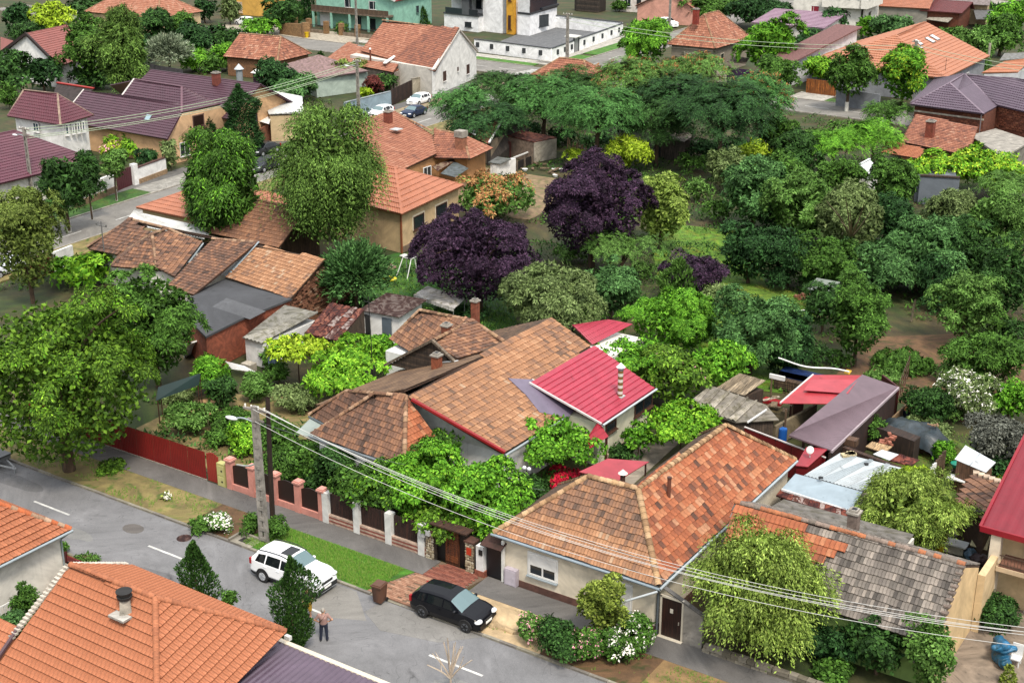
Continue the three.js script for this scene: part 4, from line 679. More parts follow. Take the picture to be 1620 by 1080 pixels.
{
const h=thing('clay_roof_house','long old house with sagging brown clay roofs and rough brick gable','house',V(-82,0,-77));
const W=P(206,347,5),A=P(137,391,3),j=P(186,405,3),ap=P(240,370,5),hl=P(175,421,3),hr=P(248,427,3),E=P(266,362,5.2),e2=P(275,434,3),e3=P(320,386,4.2);
const m1=P(335,378,5.1),m2=P(408,384,5),m3=P(306,465,3),m4=P(262,457,3),o1=P(357,440,3),o2=P(459,470,3),o3=P(513,413,4.7),e4=P(297,417,3.2);
roof(h,[
{pts:[A,j,ap,W],pal:'old',tone:{bias:0.35,patch:0.4,speck:0.4}},{pts:[j,hl,ap],pal:'old',tone:{bias:0.3}},{pts:[hl,hr,ap],pal:'old',tone:{bias:0.42,speck:0.5}},
{pts:[e2,e3,E,ap,hr],pal:'old',tone:{bias:0.45,speck:0.5}},{pts:[m4,m3,m2,m1],pal:'old',tone:{bias:0.36,patch:0.3,speck:0.4},w:0.28,l:0.36},
{pts:[o1,o2,o3,m2],pal:'oldlight',tone:{bias:0.58,patch:0.3,speck:0.4,vgrad:(u,v)=>v*0.03}},
{pts:[V(-69.5,3,-83),V(-93,3,-82),W,o3],pal:'mossy'},{pts:[V(-94,3,-82),A,W],pal:'mossy'},
],{style:'tile',parts:300,capParts:40,seed:12,tile:{w:0.27,l:0.37,jit:0.018,sag:0.06},ridges:[[A,W],[W,E],[E,ap],[ap,hr],[ap,j],[E,e3],[m1,m2]],capPal:['#8a6f5c','#9a8068','#7a5f4c','#a68c74']});
wallsFrom(h,[[-92.4,-75.2],[-84,-73.2],[-77.4,-76],[-70,-75.4],[-69.9,-82],[-93,-81.5]],0,2.8,OFFWHITE);const g=new MB();g.poly([V(-69.75,0,-74),V(-69.9,0,-82.6),V(-69.9,3,-82.6),V(-70.05,4.5,-78.6),V(-69.75,2.9,-74)],0.5);g.build('gable_wall',M('#8a6248',TX.brick,{bumpScale:0.05}),h);
{const r=rng(77),mats=['#9a6a50','#a87a5c','#84563f','#b0917a'].map((c)=>M(c,TX.brick)),bg=new THREE.BoxGeometry(0.05,0.13,0.28);boxUV(bg);const gw=h.children.find((c)=>c.name==='gable_wall');for(let y=0.8,row=0;y<4.3;y +=0.17,row++)for(let z=-82.2;z<-74.1;z +=0.32){const lim=z<-78.6?3 +(z + 82.6)*0.375:4.5 -(z + 78.6)*0.35;if(y>lim - 0.15||r()<0.45)continue;const b=new THREE.Mesh(bg,mats[Math.floor(r()*4)]);b.name='brick';b.position.set(-69.72 + 0.02*r()- h.base.x,y,z +(row % 2)*0.15 - h.base.z);gw.add(b);}}
const fl=new MB();fl.beam(m2.clone().add(V(0,0.12,0)),o1.clone().add(V(0,0.12,0)),0.35,0.05).beam(e3.clone().add(V(0,0.1,0)),e4.clone().add(V(0,0.1,0)),0.3,0.05);fl.build('valley_flashing',ZINC,h);
const ms=new MB(),mp=PS(163,388,()=>3.9);ms.cyl(mp.x,3.4,mp.z,0.05,0.05,2.6,8).box(mp.x,5.6,mp.z,1.3,0.06,0.06);for(const s of[-0.6,0.6])ms.cyl(mp.x + s,5.62,mp.z,0.06,0.06,0.16,8,'#e8e8e4');ms.build('wire_mast',paint('#6a6a6a'),h);
}
{
const q=[[311,460],[356,441],[461,472],[381,504],[325,532],[287,494]].map(([x,y],k)=>P(x,y,2.9)),b=V(-74,0,-70),h=thing('felt_roof_shed','outbuilding with flat black bitumen felt roof between brown tiles and corrugated sheds','outbuilding',b);
const mb=new MB();mb.poly(up(q),0.16);mb.build('roof',M('#4b4d51',TX.asphalt,{roughness:0.8}),h);const pt=new MB();pt.poly(up([[335,485],[358,471],[420,492],[395,505]].map(([x,y])=>P(x,y,2.906))),0.02);pt.build('felt_patch',M('#626468',TX.asphalt,{roughness:0.8}),h);
wallsFrom(h,q.map((p)=>[p.x +(b.x - p.x)*0.03,p.z +(b.z - p.z)*0.03]),0,2.72,M('#a0593f',TX.brick,{bumpScale:0.03}));
const w=new MB();w.beam(P(381,506,2.55),P(327,534,2.55),0.1,0.3,'#b34f2c').beam(P(455,478,2.5),P(385,505,2.5),0.12,0.25,'#a89a88');w.build('parapet',M('#ffffff',TX.brick),h);const ww=new MB();ww.poly([P(320,548,0),P(290,565,0),P(290,545,1.7),P(320,535,1.7)],0.1);ww.build('whitewashed_wall',WHITEP,h);
}
{
const rib=(mb,q,per,amp)=>sheetFace(mb,q,{per,amp,step:0});
let q=[P(383,534,2.0),P(413,543,2.0),P(503,494,2.6),P(450,482,2.6)].map((p)=>p);let b=V(-67.5,0,-71),h=thing('corrugated_shed','shed with grey corrugated asbestos roof and whitewashed wall beside the rusty tin shed','shed',b);
let mb=new MB();mb.poly(up(q),0.04);let rf=mb.build('roof',M('#8d8d88',TX.fibre),h);mb=new MB();rib(mb,[q[0],q[1],q[2],q[3]],0.36,0.07);mb.build('corrugated_sheet',M('#a5a5a0',TX.fibre),rf);wallsFrom(h,q.map((p)=>[p.x +(b.x - p.x)*0.06,p.z +(b.z - p.z)*0.06]),0,1.95,WHITEP);
q=[P(481,527,2.2),P(534,540,2.2),P(576,490,2.9),P(522,479,2.9)];b=V(-64.2,0,-73);h=thing('rusty_shed','shed with patchy rust-red tin roof beside the grey corrugated shed','shed',b);
mb=new MB();mb.poly(up(q),0.04);rf=mb.build('roof',M('#8a4a34',TX.rust),h);{const r=rng(14);for(let i=0;i<5;i++)for(let j=0;j<3;j++){const at=(u,v)=>q[0].clone().lerp(q[1],u).lerp(q[3].clone().lerp(q[2],u),v).add(V(0,0.02 + 0.012*((i + j)% 3),0));const m2=new MB(),f=[at(i / 5,j / 3),at((i + 1)/ 5 + 0.005,j / 3),at((i + 1)/ 5 + 0.005,(j + 1)/ 3),at(i / 5,(j + 1)/ 3)];sheetFace(m2,f,{per:0.3,amp:0.03,step:0});m2.build('tin_sheet',r()<0.4?M('#c9c2ba',TX.rust,{roughness:0.6}):M(['#a8624a','#94523c','#b87a60'][Math.floor(r()*3)],TX.rust),rf);}}
wallsFrom(h,q.map((p)=>[p.x +(b.x - p.x)*0.06,p.z +(b.z - p.z)*0.06]),0,2.15,woodM('#54473a'));
const g=new MB();g.poly([q[1],q[2],V(q[2].x,0,q[2].z),V(q[1].x,0,q[1].z)].map((p)=>p.clone().add(V(-0.1,-0.06,0))),0.08);g.build('side_boards',woodM('#5d5042'),h);const lw=new MB();lw.beam(P(536,545,0.6),P(577,512,1.2),0.16,1.4);lw.build('low_wall',WHITEP,h);
}
{
const h=thing('white_shed','low white outbuilding with grey door and thin rusty roof behind the rusty tin shed','shed',V(-61.5,0,-78));const a=P(577,535,0),b=P(632,545,0);wallsFrom(h,[[a.x,a.z],[b.x,b.z],[b.x - 0.4,b.z - 3.4],[a.x - 0.4,a.z - 3.4]],0,2.3,WHITEP);
const mb=new MB();mb.poly(up([V(a.x - 0.3,2.35,a.z + 0.25),V(b.x + 0.3,2.35,b.z + 0.25),V(b.x,2.6,b.z - 3.6),V(a.x - 0.6,2.6,a.z - 3.6)]),0.06);mb.build('roof',M('#8a8078',TX.rust),h);
const d=a.clone().lerp(b,0.66);const dm=new MB();dm.beam(d.clone().add(V(-0.45,1.0,0.04)),d.clone().add(V(0.45,1.0,0.04)),0.06,2.0);dm.build('door',paint('#5f6b74'),h);const d2=a.clone().lerp(b,0.08),dk=new MB();dk.beam(d2.clone().add(V(-0.3,1.0,0.06)),d2.clone().add(V(0.35,1.0,0.06)),0.06,2.0);dk.build('doorway',BLACK,h);
}
{
const q=[P(246,634,1.7),P(314,609,1.7),P(317,590,2.4),P(250,612,2.4)],h=thing('garden_awning','dark blue-green sheet awning on thin posts beside the big walnut tree','awning',V(-65.5,0,-59));const mb=new MB();mb.poly(up(q),0.04);mb.build('awning_sheet',paint('#16302e',0.6),h);for(const p of q){const m=new MB();m.cyl(p.x +(-65.5 - p.x)*0.06,0,p.z +(-59 - p.z)*0.06,0.04,0.04,p.y,6);m.build('post',BROWN,h);}
}
house({label:'house with bright orange hipped tile roof half hidden behind the bright green weeping tree',x0:-99.4,x1:-86.5,z0:-96,z1:-85.6,he:3.1,hr:5.4,axis:'x',hip0:5.5,hip1:4,wall:TANP,seed:21,roof:SHEET(ORANGEM,{per:0.3,row:0.55}),name:'orange_roof_house'});
{const q=[P(196,352,2.5),P(322,378,2.4),P(338,362,2.9),P(212,334,2.9)],h=thing('white_canopy','long white ribbed canopy under the orange hipped roof at the left street','canopy',V(-94,0,-84.5));const mb=new MB();mb.poly(up(q),0.04);const rf=mb.build('canopy_roof',LIGHTSHEET,h),m2=new MB();sheetFace(m2,q,{per:0.35,amp:0.05,step:0});m2.build('ribbed_sheet',paint('#dcdcd8',0.5),rf);for(const p of q){const m=new MB();m.box(p.x +(-94 - p.x)*0.05,1.2,p.z +(-84.5 - p.z)*0.05,0.1,2.4,0.1);m.build('post',paint('#8a8a86'),h);}}
house({label:'low open barn with brown-red tile roof on posts beneath the tall weeping birch',name:'open_barn',cat:'barn',x0:-89,x1:-80.0,z0:-92,z1:-84.2,he:2.7,hr:5.2,axis:'x',wall:M('#5d4838',TX.wood),over:1.2,seed:22,roof:CLAY('old',{bias:0.62,patch:0.2}),});
{const t=scene.children[scene.children.length - 1];for(const x of[-88.4,-84.5,-80.4]){const m=new MB();m.box(x,1.3,-84.6,0.3,2.6,0.3);m.build('post',M('#b09c80',TX.concrete),t);}}
{
const h=thing('tan_house','tan plastered house with orange hip roof and brown windows behind the purple tree','house',V(-81,0,-102)),a=P(636,339,3.9),b=P(734,293,3.9),ap=P(625,264,6.35),u=V(-0.993,0,-0.12),c=b.clone().addScaledVector(u,14),d=a.clone().addScaledVector(u,14),a2=ap.clone().addScaledVector(u,6);
roof(h,[{pts:[a,b,ap]},{pts:[d,a,ap,a2]},{pts:[b,c,a2,ap]},{pts:[c,d,a2]}],{...SHEET(ORANGEM,{per:0.3,row:0.62,step:0.07}),ridges:[[a,ap],[b,ap],[ap,a2]],capMat:ORANGEM});
const s=(p)=>{const q=p.clone().lerp(V((a.x + c.x)/ 2,p.y,(a.z + c.z)/ 2),0.07);return[q.x,q.z];};wallsFrom(h,[s(a),s(b),s(c),s(d)],0,3.85,plaster('#c8ad85'));
const wa=V(s(a)[0],0,s(a)[1]),wb=V(s(b)[0],0,s(b)[1]),dir=wb.clone().sub(wa).normalize(),ry=Math.atan2(-dir.z,dir.x),no=V(-dir.z,0,dir.x);
const ry2=Math.atan2(no.x,no.z);win(h,wa.clone().addScaledVector(dir,3.2).add(V(0,2.25,0)).addScaledVector(no,0.01),ry2,2.0,1.3,{frame:woodM('#5a3320'),band:0.16,bandMat:plaster('#e0d3b8')});win(h,wa.clone().addScaledVector(dir,7.6).add(V(0,2.25,0)).addScaledVector(no,0.01),ry2,2.2,1.3,{frame:woodM('#5a3320'),band:0.16,bandMat:plaster('#e0d3b8')});
const qn=new MB();qn.beam(wa.clone().add(V(0.05,0,0.05)),wa.clone().add(V(0.05,3.8,0.05)),0.14,0.14);qn.build('downpipe',paint('#8a4f34'),h);const pl=new MB();pl.beam(wa.clone().addScaledVector(dir,0.2).addScaledVector(no,0.03).add(V(0,0.3,0)),wb.clone().addScaledVector(no,0.03).add(V(0,0.3,0)),0.06,0.6);pl.build('plinth',M('#86725e',TX.concrete),h);
}
{
const h=thing('clay_roof_house','ochre old house with orange clay roof and tall plastered chimney next to parked cars','house',V(-94,0,-119)),a=P(605,280,3),b=P(690,248,3),c=P(684,208,4.6),d=P(622,177,5.4),e=P(549,196,5.2);
const w1=P(687,248,3),w2=P(742,252,3),w3=P(780,234,3),w4=P(733,213,4.6),w5=P(687,205,4.6);
roof(h,[{pts:[a,b,c,d,e],tone:{bias:0.55}},{pts:[w1,w2,w4,w5],tone:{bias:0.4}},{pts:[w2,w3,w4],tone:{bias:0.6}},{pts:[V(-107,3.2,-126),V(-107,3.2,-119),e,d],pal:'mossy'}],{...CLAY('far'),seed:24,ridges:[[e,d],[d,c],[w5,w4],[w4,w2]]});
wallsFrom(h,[[-105,-118.6],[-89.2,-112],[-88.3,-113.6],[-89,-119.6],[-86,-121],[-86.6,-125.4],[-100,-125.4]],0,2.9,plaster('#b98a5c'));const vb=new MB();vb.beam(e.clone().add(V(-0.1,-0.05,0.15)),a.clone().add(V(-0.1,-0.05,0.15)),0.2,0.4);vb.build('verge_board',woodM('#8a3c28'),h);
const ch=new MB(),cp=P(732,243,3);ch.box(cp.x,2.6,cp.z + 0.3,1.0,5.2,0.9);const chm=ch.build('chimney',M('#a8745a',TX.brick),h);const cb=new MB();cb.box(cp.x,5.3,cp.z + 0.3,1.15,0.7,1.05).box(cp.x,2.9,cp.z + 0.32,1.1,1.0,0.95);cb.build('plaster_band',CONCRETE,chm);
chimney(h,P(614,192,5.2),{w:0.75,h:1.1,mat:M('#8a4a38',TX.brick)});const pf=new MB(),pp=PS(619,203,()=>5.0);pf.box(pp.x + 0.7,5.0,pp.z,1.1,0.08,1.1);pf.build('flashing',paint('#b9bcbc'),h);
win(h,P(672,272,1.9).add(V(0.3,0,0)),Math.PI / 2,1.4,1.3,{n:2,frame:WHITE});
const ln=new MB();ln.poly(up([P(697,274,2.1),P(721,280,2.0),P(741,266,2.3),P(719,255,2.5)]),0.06);ln.build('porch_roof',M('#5f6a70',TX.fibre),h);const lf=new MB();lf.poly(up([P(683,263,2.2),P(692,270,2.2),P(720,254,2.6),P(715,250,2.6)]),0.06);lf.build('porch_side_roof',M('#b8a888',TX.rust),h);
}
{
const h=thing('gabled_shed','small tiled shed with whitewashed verge and dark boarded gable beside the ochre old house','shed',V(-91,0,-132)),a=P(730,208,2.9),b=P(772,226,2.7),c=P(796,185,4.6),d=P(752,178,4.6);
roof(h,[{pts:[a,b,c,d],tone:{bias:0.45,speck:0.5}},{pts:[V(c.x + 1.6,2.8,c.z - 3.6),V(d.x,2.8,d.z - 3.8),d,c]}],{...CLAY('far'),seed:25,ridges:[[d,c]]});
wallsFrom(h,[[a.x + 0.6,a.z - 0.6],[b.x - 0.3,b.z - 0.5],[c.x + 0.3,c.z - 3],[d.x + 0.3,d.z - 3]],0,2.7,ROUGH);const g=new MB();g.poly([V(b.x - 0.1,0,b.z - 0.2),V(c.x + 1.5,0,c.z - 3.4),V(c.x + 1.5,2.8,c.z - 3.4),V(c.x - 0.1,c.y - 0.05,c.z),V(b.x - 0.1,b.y - 0.05,b.z - 0.2)],0.2);g.build('gable_boards',woodM('#3d3a38'),h);const v=new MB();v.beam(b.clone().add(V(0.15,0.05,0)),c.clone().add(V(0.15,0.08,0)),0.2,0.18);v.build('verge_board',WHITE,h);
chimney(h,P(741,196,3.8),{w:0.6,h:0.6,mat:M('#8a4a38',TX.brick)});const p=new MB();p.poly(up([[738,208],[752,214],[757,205],[743,201]].map(([x,y])=>PS(x,y,()=>3.6).add(V(0,0.06,0)))),0.03);p.build('mortar_patch',WHITEP,h);
}
{const h=thing('flat_roof_shed','brick and concrete shed with rusty flat roof and reddish door in the dusty yard','shed',V(-87,0,-133)),q=[P(788,210,2.7),P(845,224,2.5),P(882,217,2.5),P(826,206,2.8)];const mb=new MB();mb.poly(up(q),0.14);mb.build('roof',M('#8f5a48',TX.rust),h);const s=(p)=>{const c=V(-87,p.y,-134.2);return p.clone().lerp(c,0.05);};wallsFrom(h,q.map(s),0,2.4,M('#8a7a6c',TX.brick));const f=new MB(),c1=s(q[1]),c2=s(q[2]);f.beam(V(c1.x,1.2,c1.z).add(V(0.1,0,0.05)),V(c2.x,1.2,c2.z).add(V(0.1,0,0.05)),0.12,2.35);f.build('concrete_side',M('#b8b0a0',TX.concrete),h);const d=s(q[0]).lerp(s(q[1]),0.25);const dm=new MB();dm.beam(V(d.x - 0.7,1.0,d.z + 0.08),V(d.x + 0.7,1.0,d.z + 0.4),0.08,2.0);dm.build('door',woodM('#6a3430'),h);}
{const a=P(776,285,0),b=P(806,280,0),h=thing('outhouse','tiny white outhouse with grey lid roof behind the orange-flowered tree','outhouse',a);wallsFrom(h,[[a.x,a.z],[a.x + 1.1,a.z - 0.1],[b.x + 0.2,b.z - 1],[a.x - 0.2,a.z - 1.5]],0,2.0,WHITEP);const mb=new MB();mb.poly(up([V(a.x - 0.2,2.05,a.z + 0.2),V(a.x + 1.4,2.05,a.z + 0.1),V(a.x + 1.6,2.3,a.z - 1.8),V(a.x - 0.3,2.3,a.z - 1.8)]),0.1);mb.build('roof',M('#6a6f70',TX.fibre),h);const d=new MB();d.box(a.x + 0.55,1.0,a.z + 0.02,0.5,1.7,0.05,0.05);d.build('door',paint('#dcdcd8'),h);}
{const h=thing('white_house','white two-storey house with wine-red hip roof and a row of dark windows','house',V(-131,0,-102.5)),A=P(11,184,5.5),B=P(95,197,5.5),Cc=P(148,182,5.5),R1=P(90,148,8.2),R0_=P(37,142,8.2),D=V(A.x - 0.8,5.5,Cc.z + 0.5);
roof(h,[{pts:[A,B,R1,R0_]},{pts:[B,Cc,R1]},{pts:[Cc,D,R0_,R1]},{pts:[D,A,R0_]}],{...SHEET(WINE,{per:0.3,row:0.4}),ridges:[[A,R0_],[R0_,R1],[R1,B],[R1,Cc]],capMat:M('#a08a78',TX.concrete)});
wallsFrom(h,[[A.x + 0.7,A.z - 0.5],[B.x - 0.5,B.z - 0.5],[Cc.x - 0.5,Cc.z + 0.6],[D.x + 0.7,D.z + 0.6]],0,5.5,plaster('#e8e8e4'));const x=(B.x + Cc.x)/ 2 - 0.5;
for(const[a,b]of[[101,109],[111.5,118],[119.5,126.5],[127.5,134.5]])winPx(h,'x',B.x - 0.62 -(a - 101)*0.012,a,197 -(a - 101)*0.2,b,213 -(a - 101)*0.2,{pane:M('#1f3a4c',null,{roughness:0.2}),t:0.14});
winPx(h,'z',A.z - 0.5,51,193,62,209,{n:2,t:0.1,pane:M('#26404c',null,{roughness:0.2})});}
house({name:'wine_roof_house',label:'low house with long wine-red tile roof at the left edge below the white house',x0:-130.5,x1:-118.3,z0:-97.2,z1:-74,he:3.0,hr:6.5,axis:'z',hip1:5.5,wall:OFFWHITE,seed:26,over:0.6,roof:SHEET(paint('#5c2c3c',0.45),{per:0.28,row:0.4,step:0.06})});
{
const h=thing('purple_roof_house','peach house with big purple-brown metal tile roof, half hip and roof window','house',V(-127,0,-114)),f=(x,z)=>3.2 + 0.762*(-108.2 - z),a=V(-138,3.2,-108.3),b=V(-119.2,3.2,-108.2),hA=PS(287,178,f),rT=PS(287,137,f),rL=PS(212,125,f),s1=PS(193,151,f),s0=PS(132,142,f);
const zr=rT.z,hB=V(hA.x,hA.y,2*zr - hA.z),bb=V(-119.2,3.2,2*zr + 108.2),ab=V(-138,3.2,bb.z);
roof(h,[{pts:[a,b,hA,rT,rL,s1,s0]},{pts:[hA,hB,rT]},{pts:[bb,ab,V(s0.x,s0.y,2*zr - s0.z),rL,rT,hB]}],{...SHEET(PURPLE,{per:0.3,row:0.38,step:0.06}),ridges:[[rL,rT],[hA,rT],[hB,rT]],capMat:paint('#6a4a55')});
wallsFrom(h,[[-137,-108.8],[-119.8,-108.8],[-119.8,bb.z + 0.6],[-137,bb.z + 0.6]],0,3.2,plaster('#d3ab80'));const g=new MB();g.poly([V(-119.75,0,-108.7),V(-119.75,0,bb.z + 0.5),V(-119.75,3.3,bb.z + 0.5),V(-119.75,hB.y - 0.2,hB.z),V(-119.75,hA.y - 0.2,hA.z),V(-119.75,3.3,-108.7)],0.3);g.build('gable_wall',plaster('#d6b088'),h);
const e=new MB();e.beam(a.clone().add(V(0,0.1,0.05)),s0.clone().add(V(0,0.06,0)),0.2,0.08).beam(s1.clone().add(V(0,0.08,0)),rL.clone().add(V(0,0.08,0)),0.25,0.08);e.build('verge_trim',paint('#cfc9c4'),h);
winPx(h,'x',-119.7,303,183,323,198,{pane:M('#2a1c18',null,{roughness:0.3}),frame:paint('#6a5048'),t:0.14,band:0.12,bandMat:plaster('#ddb892')});winPx(h,'x',-119.7,283,226,300,244,{frame:WHITE,n:2});
const sk=PS(233,188,f),m=new MB(),tilt=Math.atan(0.762);const q=[[226,192],[236,193],[241,182],[231,181]].map(([x,y])=>PS(x,y,f).add(V(0,0.12,0)));m.poly(up(q),0.14);const sf=m.build('roof_window',paint('#4a4448'),h);const m2=new MB();m2.poly(up([[228,190.5],[235,191.5],[239.5,183.5],[232,182.5]].map(([x,y])=>PS(x,y,f).add(V(0,0.135,0)))),0.01);m2.build('pane',M('#8ca4ac',null,{roughness:0.1,metalness:0.3}),sf);
}
{const h=house({name:'purple_roof_house',label:'peach house with purple roof and brick chimney behind the larger purple roof',x0:-138,x1:-118.6,z0:-129.4,z1:-117.6,he:4.0,hr:7.3,axis:'x',wall:plaster('#d3ab80'),over:0.7,seed:27,roof:SHEET(PURPLE,{per:0.32,row:0.4,step:0.06}),windows:[['right',4.3,3.1,1.2,1.3,{frame:BROWN,n:2}]]});chimney(h,P(342,127,7.3),{w:0.8,h:0.9,mat:M('#8a4a3c',TX.brick)});
}
{const h=thing('sheet_roof_building','flat white ribbed sheet roof adjoining the second purple-roofed house','outbuilding',V(-119,0,-128)),q=[P(425,180,3.6),P(480,178,3.6),P(478,152,4.6),P(408,139,4.9)];const mb=new MB();mb.poly(up(q),0.08);const rf=mb.build('roof',LIGHTSHEET,h),m2=new MB();sheetFace(m2,[q[0],q[1],q[2],q[3]],{per:0.6,amp:0.06,step:0});m2.build('ribbed_sheet',LIGHTSHEET,rf);wallsFrom(h,q.map((p)=>{const c=p.clone().lerp(V(-119,0,-128),0.06);return[c.x,c.z];}),0,3.3,TANP);
const l=new MB();l.poly(up([P(400,189,2.7),P(425,196,2.6),P(430,180,3.2),P(412,172,3.3)]),0.06);l.build('lean_to_roof',paint('#dcdcda'),h);const bw=new MB();bw.beam(P(412,232,0).add(V(0,1.1,0)),P(428,222,0).add(V(0,1.1,0)),0.2,2.2);bw.build('brick_side',BRICKWALL,h);}
{const h=thing('dark_roof_shed','shed with dark shingle roof and red ridge between the white house and the purple roof','shed',V(-146,0,-117)),q=[P(80,158,4),P(122,166,4),P(147,140,5.6),P(90,131,5.6)];const mb=new MB();mb.poly(up(q),0.12);mb.build('roof',M('#3d3434',TX.fibre),h);wallsFrom(h,q.map((p)=>{const c=p.clone().lerp(V(-146,0,-117.5),0.06);return[c.x,c.z];}),0,3.8,TANP);const r=new MB();r.beam(q[2].clone().add(V(0,0.06,0)),q[3].clone().add(V(0,0.06,0)),0.4,0.12);r.build('ridge_cap',paint('#a83028'),h);}
{const a=P(0,88,3.6),h=thing('white_house','white gabled house with brown-pink tile roof at the upper left edge','house',V(-178,0,-140)),f0=P(92,104,3.4),ap=P(41,53,7.4),L=V(ap.x -(f0.x - ap.x),3.4,f0.z - 1.2),k=V(-3.2,0,-12),B=(p)=>p.clone().add(k);
roof(h,[{pts:[f0,B(f0),B(ap),ap]},{pts:[B(L),L,ap,B(ap)]}],{...SHEET(paint('#8a5048',0.55),{per:0.4,row:0.5,step:0.06}),ridges:[[ap,B(ap)]]});const g=new MB(),s=V(-0.25,-0.25,-0.6);g.poly([V(f0.x - 0.8,0,f0.z - 0.6),V(f0.x - 0.8,3.3,f0.z - 0.6),ap.clone().add(s),V(L.x + 0.8,3.3,L.z - 0.5),V(L.x + 0.8,0,L.z - 0.5)].reverse(),0.4);g.build('gable_wall',plaster('#e6e6e2'),h);wallsFrom(h,[f0,B(f0),B(L),L].map((p)=>{const c=p.clone().lerp(V(-180,0,-145),0.08);return[c.x,c.z];}),0,3.3,WHITEP);
const vb=new MB();vb.beam(f0.clone().add(V(0,0,0.1)),ap.clone().add(V(0,0,0.1)),0.3,0.4).beam(L.clone().add(V(0,0,0.1)),ap.clone().add(V(0,0,0.1)),0.3,0.4);vb.build('verge_board',woodM('#3a2c2c'),h);const gz=(f0.z + L.z)/ 2 - 0.55;winPx(h,'z',gz,48,71,55,84,{frame:woodM('#4a3c38')});winPx(h,'z',gz,63,78,68,86,{frame:woodM('#4a3c38')});
const l=new MB();l.poly(up([P(0,88,3.4),P(14,80,4.2),P(22,65,5.6),P(0,58,5.6)]),0.1);l.build('side_roof',paint('#8a5048',0.55),h);}
house({label:'house with pale pink-orange clay roof among trees at the upper left',name:'clay_roof_house',x0:-218,x1:-198.6,z0:-192,z1:-180,he:3.4,hr:7.2,axis:'x',hip0:5,hip1:5,rot:0.05,wall:TANP,seed:28,roof:CLAY('far',{bias:0.75,patch:0.3},{w:0.4,l:0.5})});
house({label:'yellow house with orange eaves at the top edge left of the green house',name:'yellow_house',x0:-214,x1:-203,z0:-222,z1:-212,he:6.5,hr:9,axis:'x',wall:plaster('#d8a850'),seed:29,roof:SHEET(ORANGEM),windows:[['front',2.2,1.3,1.1,2.4,{frame:woodM('#6a1c1c'),pane:M('#5a1818',null)}],['front',4.6,1.5,2.2,2.2,{frame:paint('#d8c8b0'),pane:paint('#d0b8a0')}]]});
{
const h=thing('white_gable_house','white-gabled house with long weathered red tile roof on the street corner','house',V(-130,0,-168)),A=P(687,110,4),R1=P(727,47,8.3),Rl=P(605,32,8.3),B=P(756,82,4),L=P(568,84,4.2),f=V(0,0,0);
const ext=[P(514,92,3.2),P(622,116,3.0),P(632,96,4.2),P(590,80,4.6),P(552,68,4.6)],po=[P(620,116,2.9),P(658,92,3.7),P(640,82,4.6),P(606,102,3.7)];
roof(h,[{pts:[P(572,83,4.2),A,R1,Rl],tone:{bias:0.5,patch:0.25,vgrad:(u,v,q)=>(u>(q.umax + q.umin)/ 2?-0.22:0.12)}},{pts:[V(-124.5,4,-178.5),V(-141,4,-180),Rl,R1],pal:'mossy'},{pts:[ext[0],ext[1],ext[2],ext[4]],tone:{bias:0.72,patch:0.2}},{pts:[po[0],po[1],po[2],po[3]],tone:{bias:0.35}}],{...CLAY('far',{},{w:0.4,l:0.45}),seed:30,ridges:[[Rl,R1]]});
const g=new MB();const gx=A.clone().add(V(-0.3,0,-0.4)),gb=B.clone().add(V(-0.3,0,0));g.poly([V(gx.x,0,gx.z),V(gb.x,0,gb.z),gb,R1.clone().add(V(-0.1,-0.2,0)),gx].map((p)=>p.clone()),0.4);g.build('gable_wall',plaster('#dfe0dd'),h);wallsFrom(h,[[gx.x - 0.3,gx.z],[gb.x - 0.3,gb.z],[-141,-178.5],[-138,-163.5]],0,4.05,plaster('#cfcac0'));const rk=new MB();rk.beam(A,R1,0.25,0.18).beam(R1,B,0.25,0.18);rk.build('verge_trim',paint('#b8b2aa'),h);
const onG=(px,py)=>{const n=V(-(gb.z - gx.z),0,gb.x - gx.x).normalize(),d=ray(px,py),o=V(0,CAM_H,0),t=n.dot(gx.clone().sub(o))/ n.dot(d);return o.add(d.multiplyScalar(t));},dir=gb.clone().sub(gx).setY(0).normalize(),ry=Math.atan2(-dir.z,-dir.x)+ Math.PI,yr=Math.atan2(-dir.z,dir.x);const nn=Math.atan2(-dir.z,dir.x),rot=Math.atan2(-dir.z*1,dir.x*1);const face=Math.atan2(-dir.z,dir.x);
const out=V(-dir.z,0,dir.x),ryw=Math.atan2(out.x,out.z);for(const[x,y,w,hh]of[[703,120,1.1,1.4],[740,109,1.1,1.4],[724,109,0.4,0.6]])win(h,onG(x,y).addScaledVector(out,0.02),ryw,w,hh,{frame:woodM('#5a3828'),pane:woodM('#4a2c20'),sillMat:WHITEP});
wallsFrom(h,[ext[0],ext[1],ext[2],ext[4]].map((p)=>{const c=p.clone().lerp(V(-136,0,-165),0.06);return[c.x,c.z];}),0,3.0,M('#8f8274',TX.concrete));const fl=new MB();const fp=P(586,97,3.6);fl.cyl(fp.x,3.2,fp.z,0.14,0.14,2.2,10,'#6a3a2c').cyl(fp.x,5.4,fp.z,0.2,0.1,0.25,10,'#e4e4e0');fl.build('flue_pipe',paint('#ffffff'),h);
const pr=new MB();pr.beam(P(608,100,4.0),P(631,84,4.75),0.5,0.15);pr.build('white_parapet',WHITEP,h);const ac=new MB(),ap=P(655,112,3.0);ac.box(ap.x,ap.y,ap.z,1.0,0.8,0.5,0,'#e8e8e6').cyl(ap.x,ap.y,ap.z,0.01,0.01,0.01,6,'#444444');ac.build('air_conditioner',paint('#ffffff'),h);
wallsFrom(h,[po[0],po[1],po[2],po[3]].map((p)=>{const c=p.clone().lerp(V(-126,0,-164),0.1);return[c.x,c.z];}),0,2.9,M('#a89c90',TX.concrete));
}
